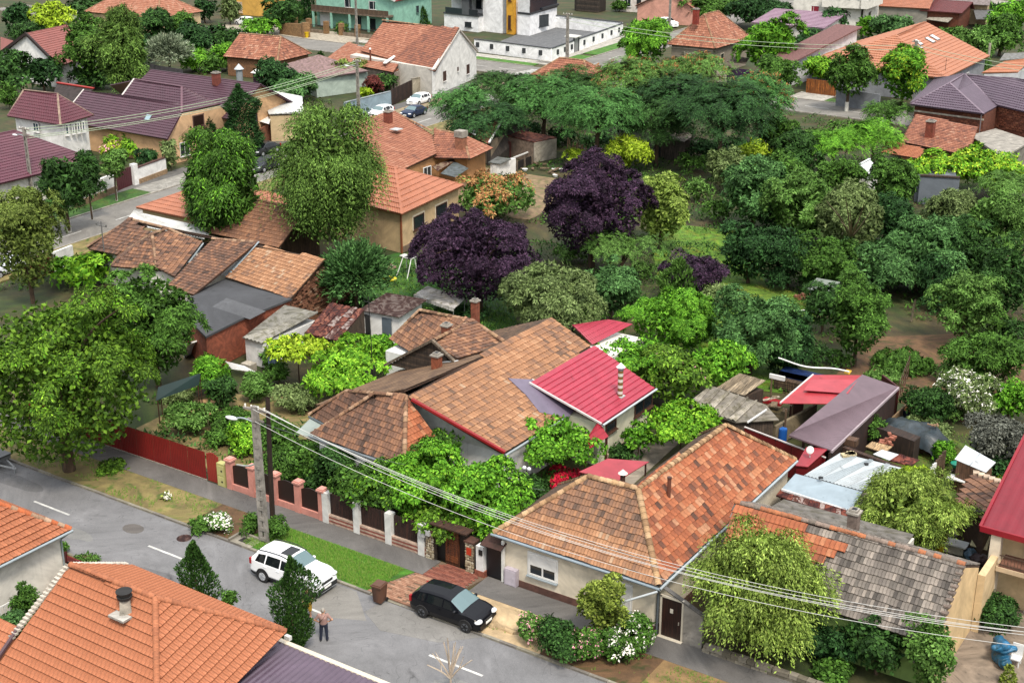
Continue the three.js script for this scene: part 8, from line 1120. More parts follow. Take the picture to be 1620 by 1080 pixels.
{const t=thing('entrance_gate','entrance with timber door, dark side leaves and two rubble stone pillars under the vine','gate',V(-38.2,0,-52)),r=rng(33),ST=['#cfc2a4','#b8a888','#d8ceb8','#a8987a','#8f7e66'].map((c)=>M(c,TX.concrete));
const pillar=(x,h,w)=>{const mb=new MB();mb.box(x,h / 2,-52,w,h,0.5);const p=mb.build('pillar',M('#5d5144',TX.concrete),t);mb.m=null;const c=new MB();c.box(x,h + 0.05,-52,w + 0.12,0.1,0.62);c.build('pillar_cap',M('#5a3c30',TX.concrete),p);const g=new THREE.DodecahedronGeometry(0.09,0);boxUV(g);for(let y=0.12;y<h - 0.05;y +=0.15)for(let i=0;i<4;i++){const m=new THREE.Mesh(g,ST[Math.floor(r()*5)]);m.name='stone';m.position.set(x - w / 2 +(i + 0.5)*w / 4 +(r()- 0.5)*0.04 - t.base.x,y +(r()- 0.5)*0.04,-51.76 - t.base.z);m.scale.set(0.8 + 0.5*r(),0.7 + 0.5*r(),0.35);m.rotation.z=r()*6;p.add(m);}};pillar(-39.55,1.75,0.52);pillar(-36.95,1.85,0.5);
let mb=new MB();mb.box(-38.25,1.1,-52.05,0.9,2.15,0.06);const d=mb.build('door',woodM('#6a3c1c'),t);for(let y=0.25;y<2.1;y +=0.14){mb=new MB();mb.box(-38.25,y,-52.0,0.82,0.12,0.03);mb.build('plank',woodM(['#7a4620','#6a3a1a','#864e26'][Math.round(y*20)% 3]),d);}for(const x of[-38.98,-37.5]){mb=new MB();mb.box(x,1.05,-52.1,0.58,2.1,0.05);mb.build('gate_leaf',paint('#120e0e',0.5),t);}
mb=new MB();mb.box(-36.96,1.35,-51.735,0.3,0.42,0.03);mb.build('red_plaque',paint('#b8381c'),t);mb=new MB();mb.box(-39.95,1.55,-51.7,0.4,0.34,0.24).box(-39.6,1.7,-51.68,0.32,0.3,0.2);mb.build('meter_box',paint('#b9bcbc'),t);const cn=new MB();cn.box(-38.25,2.3,-52.0,2.4,0.08,0.7);cn.build('porch_beam',woodM('#4a3020'),t);}
{const t=thing('iron_gate','dark wrought gate with white posts beside the corner house','gate',V(-35.6,0,-52));let mb=new MB();mb.box(-36.3,0.95,-51.97,0.46,1.75,0.4);mb.build('post',plaster('#dcdcda'),t);mb=new MB();mb.box(-36.3,0.2,-51.95,0.6,0.4,0.44);mb.build('brick_base',M('#9a5c48',TX.brick),t);mb=new MB();mb.box(-36.22,1.5,-51.75,0.22,0.3,0.05);mb.build('letter_box',BLACK,t);mb=new MB();mb.box(-35.5,1.0,-52.02,1.0,1.75,0.05);mb.build('gate_leaf',paint('#14151a',0.4),t);for(let k=0;k<6;k++){mb=new MB();mb.cyl(-35.92 + k*0.17,1.85,-52,0.03,0.005,0.14,6);mb.build('finial',paint('#b8b8b4'),t);}mb=new MB();mb.box(-34.95,1.25,-51.98,0.14,2.5,0.16);mb.build('post',plaster('#d8d8d4'),t);mb=new MB();mb.poly(up([V(-36.1,2.15,-51.5),V(-34.8,2.15,-51.5),V(-34.8,2.5,-52.6),V(-36.1,2.5,-52.6)]),0.06);mb.build('canopy',M('#4a2f28',TX.fibre),t);}
{const t=thing('garden_wall','low crumbling stone wall along the pavement right of the brown door','wall',V(-18.5,0,-52)),r=rng(51),mats=['#9c9484','#8a8272','#a89f8c','#77705f'].map((c)=>M(c,TX.concrete)),g=new THREE.BoxGeometry(0.4,0.2,0.34);boxUV(g);const mb=new MB();mb.box(-18.5,0.2,-52.05,9.8,0.4,0.3);const w=mb.build('wall',M('#8d8474',TX.concrete),t);for(let x=-23.2;x<-13.9;x +=0.42)for(let j=0;j<2;j++){const m=new THREE.Mesh(g,mats[Math.floor(r()*4)]);m.name='stone';m.position.set(x +(j % 2)*0.2 +(r()- 0.5)*0.05 - t.base.x,0.15 + j*0.22 +(r()- 0.5)*0.03,-51.96 +(r()- 0.5)*0.04 - t.base.z);m.rotation.set((r()- 0.5)*0.1,(r()- 0.5)*0.12,(r()- 0.5)*0.08);w.add(m);}}
{const b=P(1456,1078,0),t=thing('gate_post','short tan gate post with pale cap at the bottom edge below the ivy','post',V(b.x,0,b.z));let mb=new MB();mb.box(b.x,0.55,b.z,0.5,1.1,0.5);mb.build('post',plaster('#c9a478'),t);mb=new MB();mb.box(b.x,1.14,b.z,0.66,0.1,0.66).cyl(b.x,1.19,b.z,0.42,0.05,0.2,4);mb.build('post_cap',CONCRETE,t);}
// ---------- street things ----------
function wheelie(label,p,hex,ry=0,group){const t=thing('wheelie_bin',label,'bin',p,group),m=paint(hex,0.5),mk=(n,mat,fn)=>{const mb=new MB().at(p.x,p.y,p.z,ry);fn(mb);return mb.build(n,mat,t);};mk('body',m,(mb)=>{const g=new THREE.CylinderGeometry(0.40,0.32,0.92,4,1);g.rotateY(Math.PI / 4);g.scale(1,1,1.1);g.translate(0,0.54,0);mb.add(g);});mk('lid',m,(mb)=>{mb.box(0,1.03,0.02,0.62,0.07,0.72).box(0,1.08,0,0.5,0.05,0.6).box(0,0.98,-0.38,0.5,0.06,0.08);});for(const s of[-1,1])mk('wheel',BLACK,(mb)=>{const g=new THREE.CylinderGeometry(0.1,0.1,0.06,12);g.rotateZ(Math.PI / 2);g.translate(s*0.26,0.1,-0.28);mb.add(g);});return t;}
wheelie('brown wheelie bin on the kerb between lawn and black hatchback',V(-39.1,0.05,-46.9),'#5f4030',0.1);
wheelie('yellow wheelie bin standing by the mint green house driveway',P(485,60,0),'#d8b40c');
wheelie('yellow wheelie bin behind the lichen-grey roof under the curly willow',P(1487,872,0),'#c9a80e',0.3);
{const p=V(-32.6,0.08,-48.9),t=new MB(),g=new THREE.SphereGeometry(1,24,12,0,Math.PI*2,0,Math.PI / 2),a=g.attributes.position;for(let k=0;k<a.count;k++){const n=1 + 0.25*noise.noise(a.getX(k)*2,a.getY(k)*2,a.getZ(k)*2 + 4);a.setXYZ(k,a.getX(k)*1.5*n,a.getY(k)*0.45*n,a.getZ(k)*0.9*n);}g.computeVertexNormals();g.translate(p.x,p.y,p.z);t.add(g);t.top('sand_heap',SAND,'heap of pale sand on the verge in front of the black hatchback','sand heap',p);}
{const b=P(713,1088,0),t=thing('bare_shrub','bare pale leafless sapling at the bottom edge of the road','sapling',b),r=rng(12),B=M('#efe6d8',TX.wood);let mb=new MB();mb.taper([b,b.clone().add(V(0,0.7,0))],0.05,0.045,6);mb.build('stem',B,t);for(const[dx,h,dz,h0]of[[-0.75,1.9,0.1,0.5],[-0.4,2.35,-0.2,0.6],[-0.05,2.7,0.1,0.6],[0.2,2.4,-0.1,0.65],[0.55,2.2,0.2,0.55],[1.0,1.5,0,0.5],[-1.0,1.3,0.1,0.5],[0.35,2.0,-0.4,0.6]]){mb=new MB();const s=b.clone().add(V(0,h0,0)),e=b.clone().addScaledVector(RT,dx).add(V(0,h,dz)),m=s.clone().lerp(e,0.5).addScaledVector(RT,-dx*0.12);mb.taper([s,m,e],0.05,0.022,5);const e2=m.clone().lerp(e,0.4).addScaledVector(RT,(r()- 0.5)*0.6).add(V(0,0.5,0));mb.taper([m,e2],0.03,0.014,4);mb.build('branch',B,t);}}
{const p=P(1582,1045,0),t=thing('covered_motorcycle','motorcycle under blue tarpaulin in the yard at the lower right','motorcycle',p),caps=[[[0,0.35,-0.7],[0,0.4,0.75],0.3,0.3],[[0,0.8,-0.5],[0,0.95,0.35],0.26,0.24],[[0,1.05,0.35],[0,1.2,0.45],0.26,0.16],[[-0.42,0.98,0.5],[0.42,0.98,0.5],0.12,0.12],[[0,0.3,0.1],[0,0.55,0.1],0.38,0.36]];const g=skin(caps,0.035,0.25),a=g.attributes.position;for(let k=0;k<a.count;k++){const x=a.getX(k),y=a.getY(k),z=a.getZ(k),f=0.035*Math.sin(9*x + 14*z + 6*Math.sin(4*y))+ 0.03*noise.noise(x*6,y*3,z*6);a.setXYZ(k,x*(1 + f*1.5),Math.max(0.02,y + f*0.6),z*(1 + f));}g.computeVertexNormals();const mb=new MB().at(p.x,0,p.z,0.5);mb.add(g);mb.build('tarpaulin',M('#1f6a96',TX.fibre,{roughness:0.5}),t);const c2=new MB().at(p.x,0,p.z,0.5),g2=skin([[[0,0.95,0.1],[0,1.15,0.5],0.3,0.24],[[-0.45,0.95,0.42],[0.45,0.95,0.42],0.16,0.16]],0.03,0.15);c2.add(g2);c2.build('tarpaulin_fold',M('#2a7ab0',TX.fibre,{roughness:0.5}),t);}
{const p=P(1606,1052,0),t=thing('garden_chair','white plastic chair cut off by the right edge in the yard','chair',p);let mb=new MB();mb.box(p.x,0.42,p.z,0.5,0.05,0.5);mb.build('seat',WHITE,t);mb=new MB();mb.box(p.x,0.75,p.z - 0.25,0.5,0.6,0.05);mb.build('backrest',WHITE,t);for(const[x,z]of[[-0.2,-0.2],[0.2,-0.2],[0.2,0.2],[-0.2,0.2]]){mb=new MB();mb.box(p.x + x,0.2,p.z + z,0.05,0.4,0.05);mb.build('leg',WHITE,t);}}
{const p=P(1583,945,0),t=thing('yellow_tub','small yellow tub by the dark evergreen bush and the balcony house','tub',p),mb=new MB();mb.cyl(p.x,0.3,p.z,0.22,0.28,0.4,14);mb.build('tub',paint('#d0b820'),t);const r=new MB();r.cyl(p.x,0.68,p.z,0.3,0.3,0.05,14);r.build('rim',paint('#c0a81c'),t);}
{const p=P(1510,878,0),t=thing('tray_table','white tray table on the junk behind the lichen-grey gable','table',p);let mb=new MB();mb.box(p.x,0.75,p.z,1.3,0.08,0.75);const tp=mb.build('top',paint('#d5dadd'),t);mb=new MB();mb.box(p.x,0.45,p.z,1.0,0.5,0.5);mb.build('cabinet',paint('#b9b4a8'),t);const q=P(1551,858,0),u=thing('board','cream marked board lying tilted on the junk by the balcony house','board',q);mb=new MB();mb.poly(up([P(1535,862,0.8),P(1562,870,0.8),P(1568,848,1.1),P(1543,840,1.1)]),0.05);mb.build('sheet',M('#cfc8a0',TX.concrete),u);mb=new MB();mb.box(q.x,0.4,q.z,0.7,0.8,0.7);mb.build('stand',BLACK,u);
for(const[x,y,c,l,s]of[[1536,884,'#5a7a9a','blue-white bundled bag on the junk by the balcony house',0.42],[1548,892,'#3a2830','dark bundled sack on the junk by the balcony house',0.45],[1528,845,'#4a3f52','mottled purple bundle beside the cream board',0.4],[1516,850,'#dcdcd8','white crumpled sheet beside the yellow bin',0.35]]){const b=P(x,y,0),m=new MB(),g=new THREE.IcosahedronGeometry(s,2),a=g.attributes.position;for(let k=0;k<a.count;k++){const n=1 + 0.3*noise.noise(a.getX(k)*5,a.getY(k)*5,a.getZ(k)*5 + x);a.setXYZ(k,a.getX(k)*n,a.getY(k)*n*0.8,a.getZ(k)*n);}g.computeVertexNormals();g.translate(b.x,0.3,b.z);m.add(g);m.top('bag',M(c,TX.fibre,{roughness:0.6}),l,'bag',b);}}
// ---------- sheds and junk on the right ----------
{const t=thing('long_shed','long open shed with purple-grey sheet roof over burgundy wall','shed',V(-26,0,-77)),q=planar([P(1315,712,2.5),P(1421,612,2.5),P(1365,592,3.15),P(1248,689,3.15)]);let mb=new MB();mb.poly(up(q),0.06);const rf=mb.build('roof',paint('#6c5a62',0.42),t);mb=new MB();sheetFace(mb,q,{per:0.3,amp:0.02,step:0});mb.build('metal_sheet',paint('#6c5a62',0.42),rf);mb=new MB();mb.beam(q[0].clone().add(V(0.05,-0.08,0)),q[1].clone().add(V(0.05,-0.08,0)),0.12,0.16);mb.build('eave_board',paint('#a89aa0'),t);mb=new MB();mb.beam(P(1392,640,0).setY(1.1),P(1417,660,0).setY(1.1),0.12,2.2);mb.build('end_wall',paint('#4a1a1c'),t);mb=new MB();mb.beam(V(-24.95,1.2,-71.6),V(-24.85,1.2,-83),0.1,2.3);mb.build('side_wall',woodM('#3a2420'),t);for(const z of[-73,-76,-79,-82]){mb=new MB();mb.box(-27.1,1.5,z,0.12,3.0,0.12);mb.build('post',woodM('#5a4030'),t);}
const w=thing('burgundy_wall','deep burgundy sheet wall under the long purple-grey roof','wall',V(-28,0,-72)),a=V(-30.9,1.05,-72.8),b=V(-25.0,1.05,-71.2);mb=new MB();const n=5;for(let k=0;k<n;k++){const m=new MB();m.beam(a.clone().lerp(b,k / n + 0.004),a.clone().lerp(b,(k + 1)/ n - 0.004),0.06,2.1 + 0.12*(k>2));m.build('sheet_panel',paint('#6a0f16',0.5),w);}mb.beam(a.clone().setY(2.12),b.clone().setY(2.2),0.1,0.06);mb.build('top_rail',paint('#cfc8c4'),w);
const r=thing('red_roof_shelter','open shelter with overlapping bright red sheets joined to the long purple-grey roof','shelter',V(-28.8,0,-79)),s=planar([P(1235,637,2.55),P(1330,639,2.9),P(1364,593,3.0),P(1287,593,2.65)]);mb=new MB();mb.poly(up(s),0.04);const rr=mb.build('roof',paint('#b03a42',0.4),r);mb=new MB();mb.poly(up([P(1272,617,2.85),P(1342,622,3.08),P(1358,600,3.12),P(1284,600,2.9)]),0.03);mb.build('upper_sheet',paint('#b44650',0.4),rr);mb=new MB();mb.beam(s[0],s[3],0.1,0.12);mb.build('white_edge',paint('#d8d4d0'),rr);for(const[x,y]of[[1252,662],[1268,655],[1240,690]]){mb=new MB();const p=P(x,y + 14,0);mb.box(p.x,1.25,p.z,0.1,2.5,0.1);mb.build('post',woodM('#7a6650'),r);}const rb=new MB();rb.beam(P(1225,690,0.8),P(1290,655,0.8),0.2,1.4);rb.build('low_wall',M('#8a7c62',TX.concrete),r);const dm=new MB();dm.box(P(1239,690,0).x,0.9,P(1239,690,0).z - 2,0.9,1.8,0.06);dm.build('door',paint('#3a1a16'),r);}
{const t=thing('small_red_roof_shed','small shed with rose-red roof and satellite dish beside the burgundy wall','shed',V(-25.9,0,-70)),q=[P(1259,736,2.3),P(1279,738,2.3),P(1311,709,2.55),P(1276,707,2.55)];let mb=new MB();mb.poly(up(q),0.06);mb.build('roof',paint('#98303a',0.4),t);mb=new MB();mb.beam(P(1280,752,0).setY(1.0),P(1311,722,0).setY(1.0),0.15,2.0);mb.build('block_wall',M('#8a867e',TX.concrete),t);wallsFrom(t,q.map((p)=>{const c=p.clone().lerp(V(-25.9,0,-70),0.12);return[c.x,c.z];}),0,2.2,paint('#6a1218'));const d=P(1282,718,2.7),dish=new THREE.SphereGeometry(0.3,16,8,0,6.283,0,0.9);dish.scale(1,0.3,1);dish.rotateX(1.1);dish.translate(d.x,d.y + 0.25,d.z);mb=new MB();mb.add(dish).cyl(d.x,d.y - 0.2,d.z,0.03,0.03,0.45,6);mb.build('satellite_dish',paint('#e4e4e0',0.4),t);}
{const t=thing('white_metal_shed','wide shed with white corrugated metal roof and lower apron behind the corner house','shed',V(-22.5,0,-69)),q=[P(1272,752,2.45),P(1363,777,2.4),P(1436,742,2.75),P(1330,716,2.8)],lo=[P(1237,773,2.25),P(1347,808,2.15),P(1365,778,2.5),P(1259,749,2.55)];let mb=new MB();mb.poly(up(q),0.05);const rf=mb.build('roof',paint('#b4bcc0',0.45),t);for(let k=0;k<4;k++){const m=new MB(),a=q[0].clone().lerp(q[1],k / 4),b=q[0].clone().lerp(q[1],(k + 1)/ 4),c=q[3].clone().lerp(q[2],(k + 1)/ 4),d=q[3].clone().lerp(q[2],k / 4);sheetFace(m,[a,b,c,d].map((p)=>p.clone().add(V(0,0.01*(k % 2),0))),{per:0.24,amp:0.045,step:0});m.build('corrugated_sheet',paint(['#a3adb2','#9ba6ac','#abb3b7','#9fa9ae'][k],0.5),rf);}mb=new MB();mb.poly(up(lo),0.05);mb.build('lower_roof',paint('#94a4ae',0.45),t);mb=new MB();mb.beam(lo[0].clone().add(V(0,-0.05,0)),lo[1].clone().add(V(0,-0.05,0)),0.1,0.12);mb.build('eave_trim',paint('#dfe3e4'),t);wallsFrom(t,[lo[0],lo[1],q[2],q[3]].map((p)=>{const c=p.clone().lerp(V(-22.5,0,-69),0.06);return[c.x,c.z];}),0,2.1,M('#8a8478',TX.concrete));{const r=rng(19);for(let k=0;k<6;k++){const p=P(1336 + r()*14,716 + r()*8,2.85),m=new MB();m.box(p.x,p.y,p.z,0.3 + 0.3*r(),0.14,0.25 + 0.2*r(),r()*3);m.build('rubble_stone',M('#cfbf98',TX.concrete),rf);}for(const[x,y]of[[1299,756],[1371,734]]){const p=P(x,y,2.75),m=new MB();m.cyl(p.x,p.y,p.z,0.14,0.14,0.05,12);m.build('roof_patch',BLACK,rf);}}}
{const t=thing('rusty_strip_roof','rust-red and white striped tin strip roof below the white metal roof','lean-to',V(-23,0,-64.8));let mb=new MB();const a=P(1228,784,2.0),b=P(1350,822,2.0),c=P(1348,808,2.15),d=P(1236,774,2.15);mb.poly(up([a,b,c,d]),0.06);const rf=mb.build('roof',M('#8a4430',TX.rust),t);const r=rng(23);for(let k=0;k<14;k++){const m=new MB(),at=(s,q,w)=>q.clone().lerp(w,s).add(V(0,0.03,0));m.poly(up([at(k / 14,a,b),at((k + 0.85)/ 14,a,b),at((k + 0.85)/ 14,d,c),at(k / 14,d,c)]),0.02);m.build('tin_sheet',r()<0.3?M('#d8cfc8',TX.rust):M(['#a85a40','#944a34','#b8705a'][k % 3],TX.rust),rf);}wallsFrom(t,[[a.x + 0.2,a.z - 0.2],[b.x,b.z - 0.2],[b.x,b.z - 1],[a.x + 0.2,a.z - 1]],0,1.9,BROWN);}
{const t=thing('fibre_shacks','row of sagging shacks with grey corrugated fibre roofs behind the corner house','shack',V(-33,0,-74.8)),q=[[1083,642],[1165,668],[1233,664],[1212,640],[1126,610]].map(([x,y],k)=>P(x,y,[2.3,2.1,2.1,2.4,2.6][k]));let mb=new MB();mb.poly(up([q[0],q[1],q[3],q[4]]),0.06).poly(up([q[1],q[2],q[3]]),0.06);const rf=mb.build('roof',M('#8a867e',TX.fibre),t);for(let k=0;k<6;k++){const m=new MB(),a=q[0].clone().lerp(q[1],k / 6),b=q[0].clone().lerp(q[1],(k + 1)/ 6),c=q[4].clone().lerp(q[3],(k + 1)/ 6),d=q[4].clone().lerp(q[3],k / 6);sheetFace(m,[a,b,c,d].map((p)=>p.clone().add(V(0,0.02 + 0.03*(k % 3),0.05*(k % 2)))),{per:0.3,amp:0.06,step:0});m.build('corrugated_sheet',M(['#a9a59c','#97938a','#b5b1a8'][k % 3],TX.fibre),rf);}mb=new MB();const d0=P(1213,648,2.4),d1=P(1183,668,2.3);mb.beam(d0,d1,0.08,0.1);mb.build('white_batten',WHITE,rf);wallsFrom(t,q.map((p)=>{const c=p.clone().lerp(V(-33,0,-74.8),0.1);return[c.x,c.z];}),0,2.0,woodM('#5a5048'));
const h=thing('timber_hutch','weathered timber hutch with pale board roof behind the grey shacks','hutch',V(-33,0,-78)),s=[P(1134,613,2.2),P(1178,626,2.2),P(1212,602,2.7),P(1170,590,2.7)];for(let k=0;k<6;k++){mb=new MB();mb.poly(up([s[0].clone().lerp(s[1],k / 6),s[0].clone().lerp(s[1],(k + 0.94)/ 6),s[3].clone().lerp(s[2],(k + 0.94)/ 6),s[3].clone().lerp(s[2],k / 6)].map((p)=>p.clone().add(V(0,0.02*(k % 2),0)))),0.05);mb.build('roof_board',woodM(['#9a907c','#857b68','#a89e8a'][k % 3]),h);}wallsFrom(h,s.map((p)=>{const c=p.clone().lerp(V(-33,0,-78),0.1);return[c.x,c.z];}),0,2.1,woodM('#4a3c32'));}
{const bb=(name,label,cat,x,y,h,fn)=>{const p=P(x,y,0),t=thing(name,label,cat,p);fn(p,t);return t;};const part=(t,n,mat,fn)=>{const mb=new MB();fn(mb);mb.build(n,mat,t);};
bb('blue_tarp_stack','stacked planks under a blue tarp left of the red shelter','tarp',1222,632,0,(p,t)=>{part(t,'tarp',M('#1a3670',TX.fibre,{roughness:0.5}),(m)=>m.box(p.x + 1.2,1.0,p.z - 3.0,3.6,0.3,1.2).box(p.x + 1.2,0.7,p.z - 2.5,3.6,0.9,0.2));for(let k=0;k<5;k++)part(t,'plank',woodM(['#6a5a4a','#7d6c58'][k % 2]),(m)=>m.box(p.x + 0.6,0.15 + k*0.16,p.z - 2,2.6,0.12,0.3 + 0.05*k));});
bb('old_bench_seat','red padded seat with white headboard among the junk','seat',1222,646,0,(p,t)=>{part(t,'cushion',paint('#9a1c24'),(m)=>m.box(p.x,0.5,p.z,1.3,0.25,0.6));part(t,'headboard',WHITE,(m)=>m.box(p.x - 0.2,1.9,p.z - 1,1.1,0.3,0.15));part(t,'leg',woodM('#8a7a62'),(m)=>m.box(p.x - 0.5,0.9,p.z - 0.8,0.1,1.8,0.1));});
bb('blue_drum','blue plastic drum in front of the long purple-grey shed','drum',1237,706,0,(p,t)=>{part(t,'drum',paint('#1f5aa8',0.4),(m)=>m.cyl(p.x,0.4,p.z,0.28,0.28,0.8,14));part(t,'lid',paint('#2a68b8',0.4),(m)=>m.cyl(p.x,1.2,p.z,0.26,0.26,0.06,14));part(t,'stand',woodM('#5a4a3a'),(m)=>m.box(p.x,0.2,p.z,0.6,0.4,0.6));});
bb('scrap_pile','scattered boards and white scrap between grey shacks and red shelter','scrap',1228,668,0,(p,t)=>{const r=rng(29);for(let k=0;k<12;k++)part(t,'board',woodM(['#a89a82','#8a7c66','#cfcabf','#6a5c4c'][k % 4]),(m)=>m.box(p.x +(r()- 0.5)*2.2,0.3 + r()*1.3,p.z - 1 +(r()- 0.5)*2.4,0.3 + 1.2*r(),0.06,0.2 + 0.2*r(),r()*3));});
bb('tarpaulin_heap','lumpy grey-blue tarpaulin over a heap behind the white metal roof','tarpaulin',1448,722,0,(p,t)=>{const q=[[1413,708],[1440,722],[1462,727],[1491,716],[1458,700],[1420,694]].map(([x,y],k)=>P(x,y,1.6));const g=new THREE.PlaneGeometry(4.6,2.4,26,14);g.rotateX(-Math.PI / 2);const a=g.attributes.position;for(let k=0;k<a.count;k++){const x=a.getX(k),z=a.getZ(k);a.setY(k,1.5 + 0.35*noise.noise(x*0.9,z*1.3,3)+ 0.12*noise.noise(x*3,z*3,6)- 0.7*Math.pow(Math.abs(z)/ 1.2,3)- 0.8*Math.pow(Math.abs(x)/ 2.3,5));}g.rotateY(-0.25);g.translate(p.x - 0.6,0,p.z - 1.5);g.computeVertexNormals();part(t,'tarpaulin',M('#33424c',TX.fibre,{roughness:0.45}),(m)=>m.add(g));part(t,'heap',M('#5a4a3c',TX.dirt),(m)=>{const s=new THREE.SphereGeometry(1,14,8);s.scale(2.0,1.2,0.95);s.translate(p.x - 0.6,0.1,p.z - 1.5);m.add(s);});part(t,'scrap_wood',woodM('#a88c70'),(m)=>{for(let k=0;k<5;k++)m.box(p.x + 0.4 + 0.1*k,1.75 + 0.02*k,p.z - 1.4,0.5,0.06,0.08,k*0.5);});});
bb('junk_shelf','long plank shelf with boards, tin and rubble beside the tarpaulin heap','shelf',1372,722,0,(p,t)=>{part(t,'shelf',woodM('#4a3428'),(m)=>m.beam(P(1335,712,1.9),P(1432,748,1.9),0.3,0.5));part(t,'board',woodM('#c9b089'),(m)=>m.poly(up([P(1370,706,2.2),P(1400,716,2.2),P(1412,706,2.3),P(1380,698,2.3)]),0.06));part(t,'white_sheet',paint('#c9cdd0'),(m)=>m.poly(up([P(1382,718,2.2),P(1408,728,2.2),P(1424,719,2.3),P(1396,711,2.3)]),0.04));const m2=[P(1407,729,2.25),P(1440,737,2.25),P(1456,727,2.4),P(1424,719,2.4)];part(t,'red_tin',M('#b0604a',TX.rust),(m)=>{m.poly(up(m2),0.03);sheetFace(m,m2,{per:0.3,amp:0.05,step:0});});part(t,'crate',woodM('#6a5240'),(m)=>m.box(P(1345,706,1.9).x,2.25,P(1345,706,1.9).z,0.9,0.4,0.6));part(t,'red_rubble',M('#b0705a',TX.brick),(m)=>{const r=rng(71);for(let k=0;k<18;k++){const q=P(1393 + 22*r(),692 + 12*r(),1.6);m.box(q.x,1.5 + 0.5*r(),q.z,0.3,0.12,0.2,r()*3);}});wallsFrom(t,[P(1338,716,0),P(1430,752,0),P(1440,744,0),P(1348,708,0)].map((q)=>[q.x,q.z - 1.5]),0,1.7,woodM('#3a2c24'));});
bb('board_fence','short weathered fence of upright boards left of the white-roofed hutch','fence',1480,780,0,(p,t)=>{for(let k=0;k<9;k++){const q=P(1470,782,0).lerp(P(1493,752,0),k / 9);part(t,'board',k<3?WHITE:woodM(['#6a5a48','#58493a','#7a6a56'][k % 3]),(m)=>m.box(q.x,0.9,q.z,0.18,1.8 + 0.1*(k % 2),0.06,0.9));}});
bb('hutch','small hutch with white sheet roof under the dusky plum tree','hutch',1545,765,0,(p,t)=>{const q=[P(1511,726,2.0),P(1560,747,2.0),P(1576,731,2.4),P(1528,704,2.4)];part(t,'roof',paint('#c9ced2',0.45),(m)=>m.poly(up(q),0.05));part(t,'roof_seam',paint('#9aa2a8'),(m)=>m.beam(q[0].clone().lerp(q[1],0.5).add(V(0,0.01,0)),q[3].clone().lerp(q[2],0.5).add(V(0,0.01,0)),0.06,0.04));const c=(k,s)=>q[k].clone().lerp(V(-17.5,q[k].y,-75.2),s);wallsFrom(t,[0,1,2,3].map((k)=>[c(k,0.12).x,c(k,0.12).z]),0,1.95,woodM('#7a5c48'));part(t,'plywood_flap',woodM('#b88a3c'),(m)=>m.beam(V(q[0].x + 0.5,1.1,q[0].z + 0.05),V(q[0].x + 1.0,1.1,q[0].z + 0.1),0.05,1.4));});
bb('white_board','white board table in front of the small white-roofed hutch','table',1512,772,0,(p,t)=>{part(t,'top',WHITE,(m)=>m.poly(up([P(1498,755,0.9),P(1527,763,0.9),P(1531,755,0.9),P(1502,748,0.9)]),0.06));part(t,'leg',woodM('#4a3c30'),(m)=>m.box(P(1505,755,0.4).x,0.42,P(1505,755,0.4).z,0.1,0.84,0.4).box(P(1522,762,0.4).x,0.42,P(1522,762,0.4).z,0.1,0.84,0.3));});
bb('green_basin','turquoise plastic basin beside the small white-roofed hutch','basin',1512,750,0,(p,t)=>{part(t,'basin',paint('#0f8a70',0.35),(m)=>m.cyl(p.x,0.5,p.z,0.26,0.36,0.24,16));part(t,'stand',woodM('#4a3a2c'),(m)=>m.cyl(p.x,0,p.z,0.2,0.2,0.5,8));});
for(const[y,l]of[[661,'upper dark tub with earthy clay top in the right garden'],[679,'lower dark tub with earthy clay top in the right garden']])bb('planter_tub',l,'tub',1438,y,0,(p,t)=>{part(t,'tub',paint('#1d2a40',0.5),(m)=>m.cyl(p.x,0,p.z,0.36,0.42,0.6,16));part(t,'earth',M('#a8743c',TX.dirt),(m)=>m.cyl(p.x,0.58,p.z,0.4,0.3,0.14,12));});
bb('plank_edging','long old plank edging between shed and right garden','edging',1415,660,0,(p,t)=>{for(const[a,b]of[[[1402,676],[1424,655]],[[1424,655],[1442,636]]])part(t,'plank',woodM('#a89272'),(m)=>m.beam(P(...a,0.5),P(...b,0.5),0.1,0.6));});
bb('wire_fence','rusty wire mesh fence with posts at the corner of the long shed','fence',1426,650,0,(p,t)=>{for(let k=0;k<5;k++){const q=P(1420,640,0).lerp(P(1436,600,0),k / 4);part(t,'post',paint('#5a4438'),(m)=>m.cyl(q.x,0,q.z,0.04,0.04,1.8,6));}part(t,'rail',paint('#6a5648'),(m)=>{for(const y of[0.4,0.9,1.4,1.75])m.beam(P(1420,640,0).setY(y),P(1436,600,0).setY(y),0.02,0.02);});});
bb('pipe_rail','white pipe rail with yellow sheet end above the red shelter','rail',1330,596,0,(p,t)=>{part(t,'pipe',WHITE,(m)=>m.tube([P(1232,566,2.5),P(1275,580,2.3),P(1320,583,2.2),P(1344,588,2.2)],0.06,6));part(t,'yellow_sheet',paint('#d0a020'),(m)=>m.poly(up([P(1335,590,2.0),P(1344,592,2.0),P(1348,586,2.2),P(1340,584,2.2)]),0.05));});
bb('grass_hut','tiny grey-green sheet hut on the grass path edge','hut',1300,492,0,(p,t)=>{part(t,'wall',paint('#66786e'),(m)=>m.box(p.x,1.0,p.z,1.6,2.0,1.6));part(t,'roof',paint('#7d857c'),(m)=>m.poly(up([V(p.x - 1,2.0,p.z + 1),V(p.x + 1,2.0,p.z + 1),V(p.x + 1,2.4,p.z - 1),V(p.x - 1,2.4,p.z - 1)]),0.06));part(t,'white_rail',WHITE,(m)=>m.beam(V(p.x - 0.9,0.2,p.z + 1),V(p.x - 3.2,0.2,p.z + 3.4),0.1,0.1));});
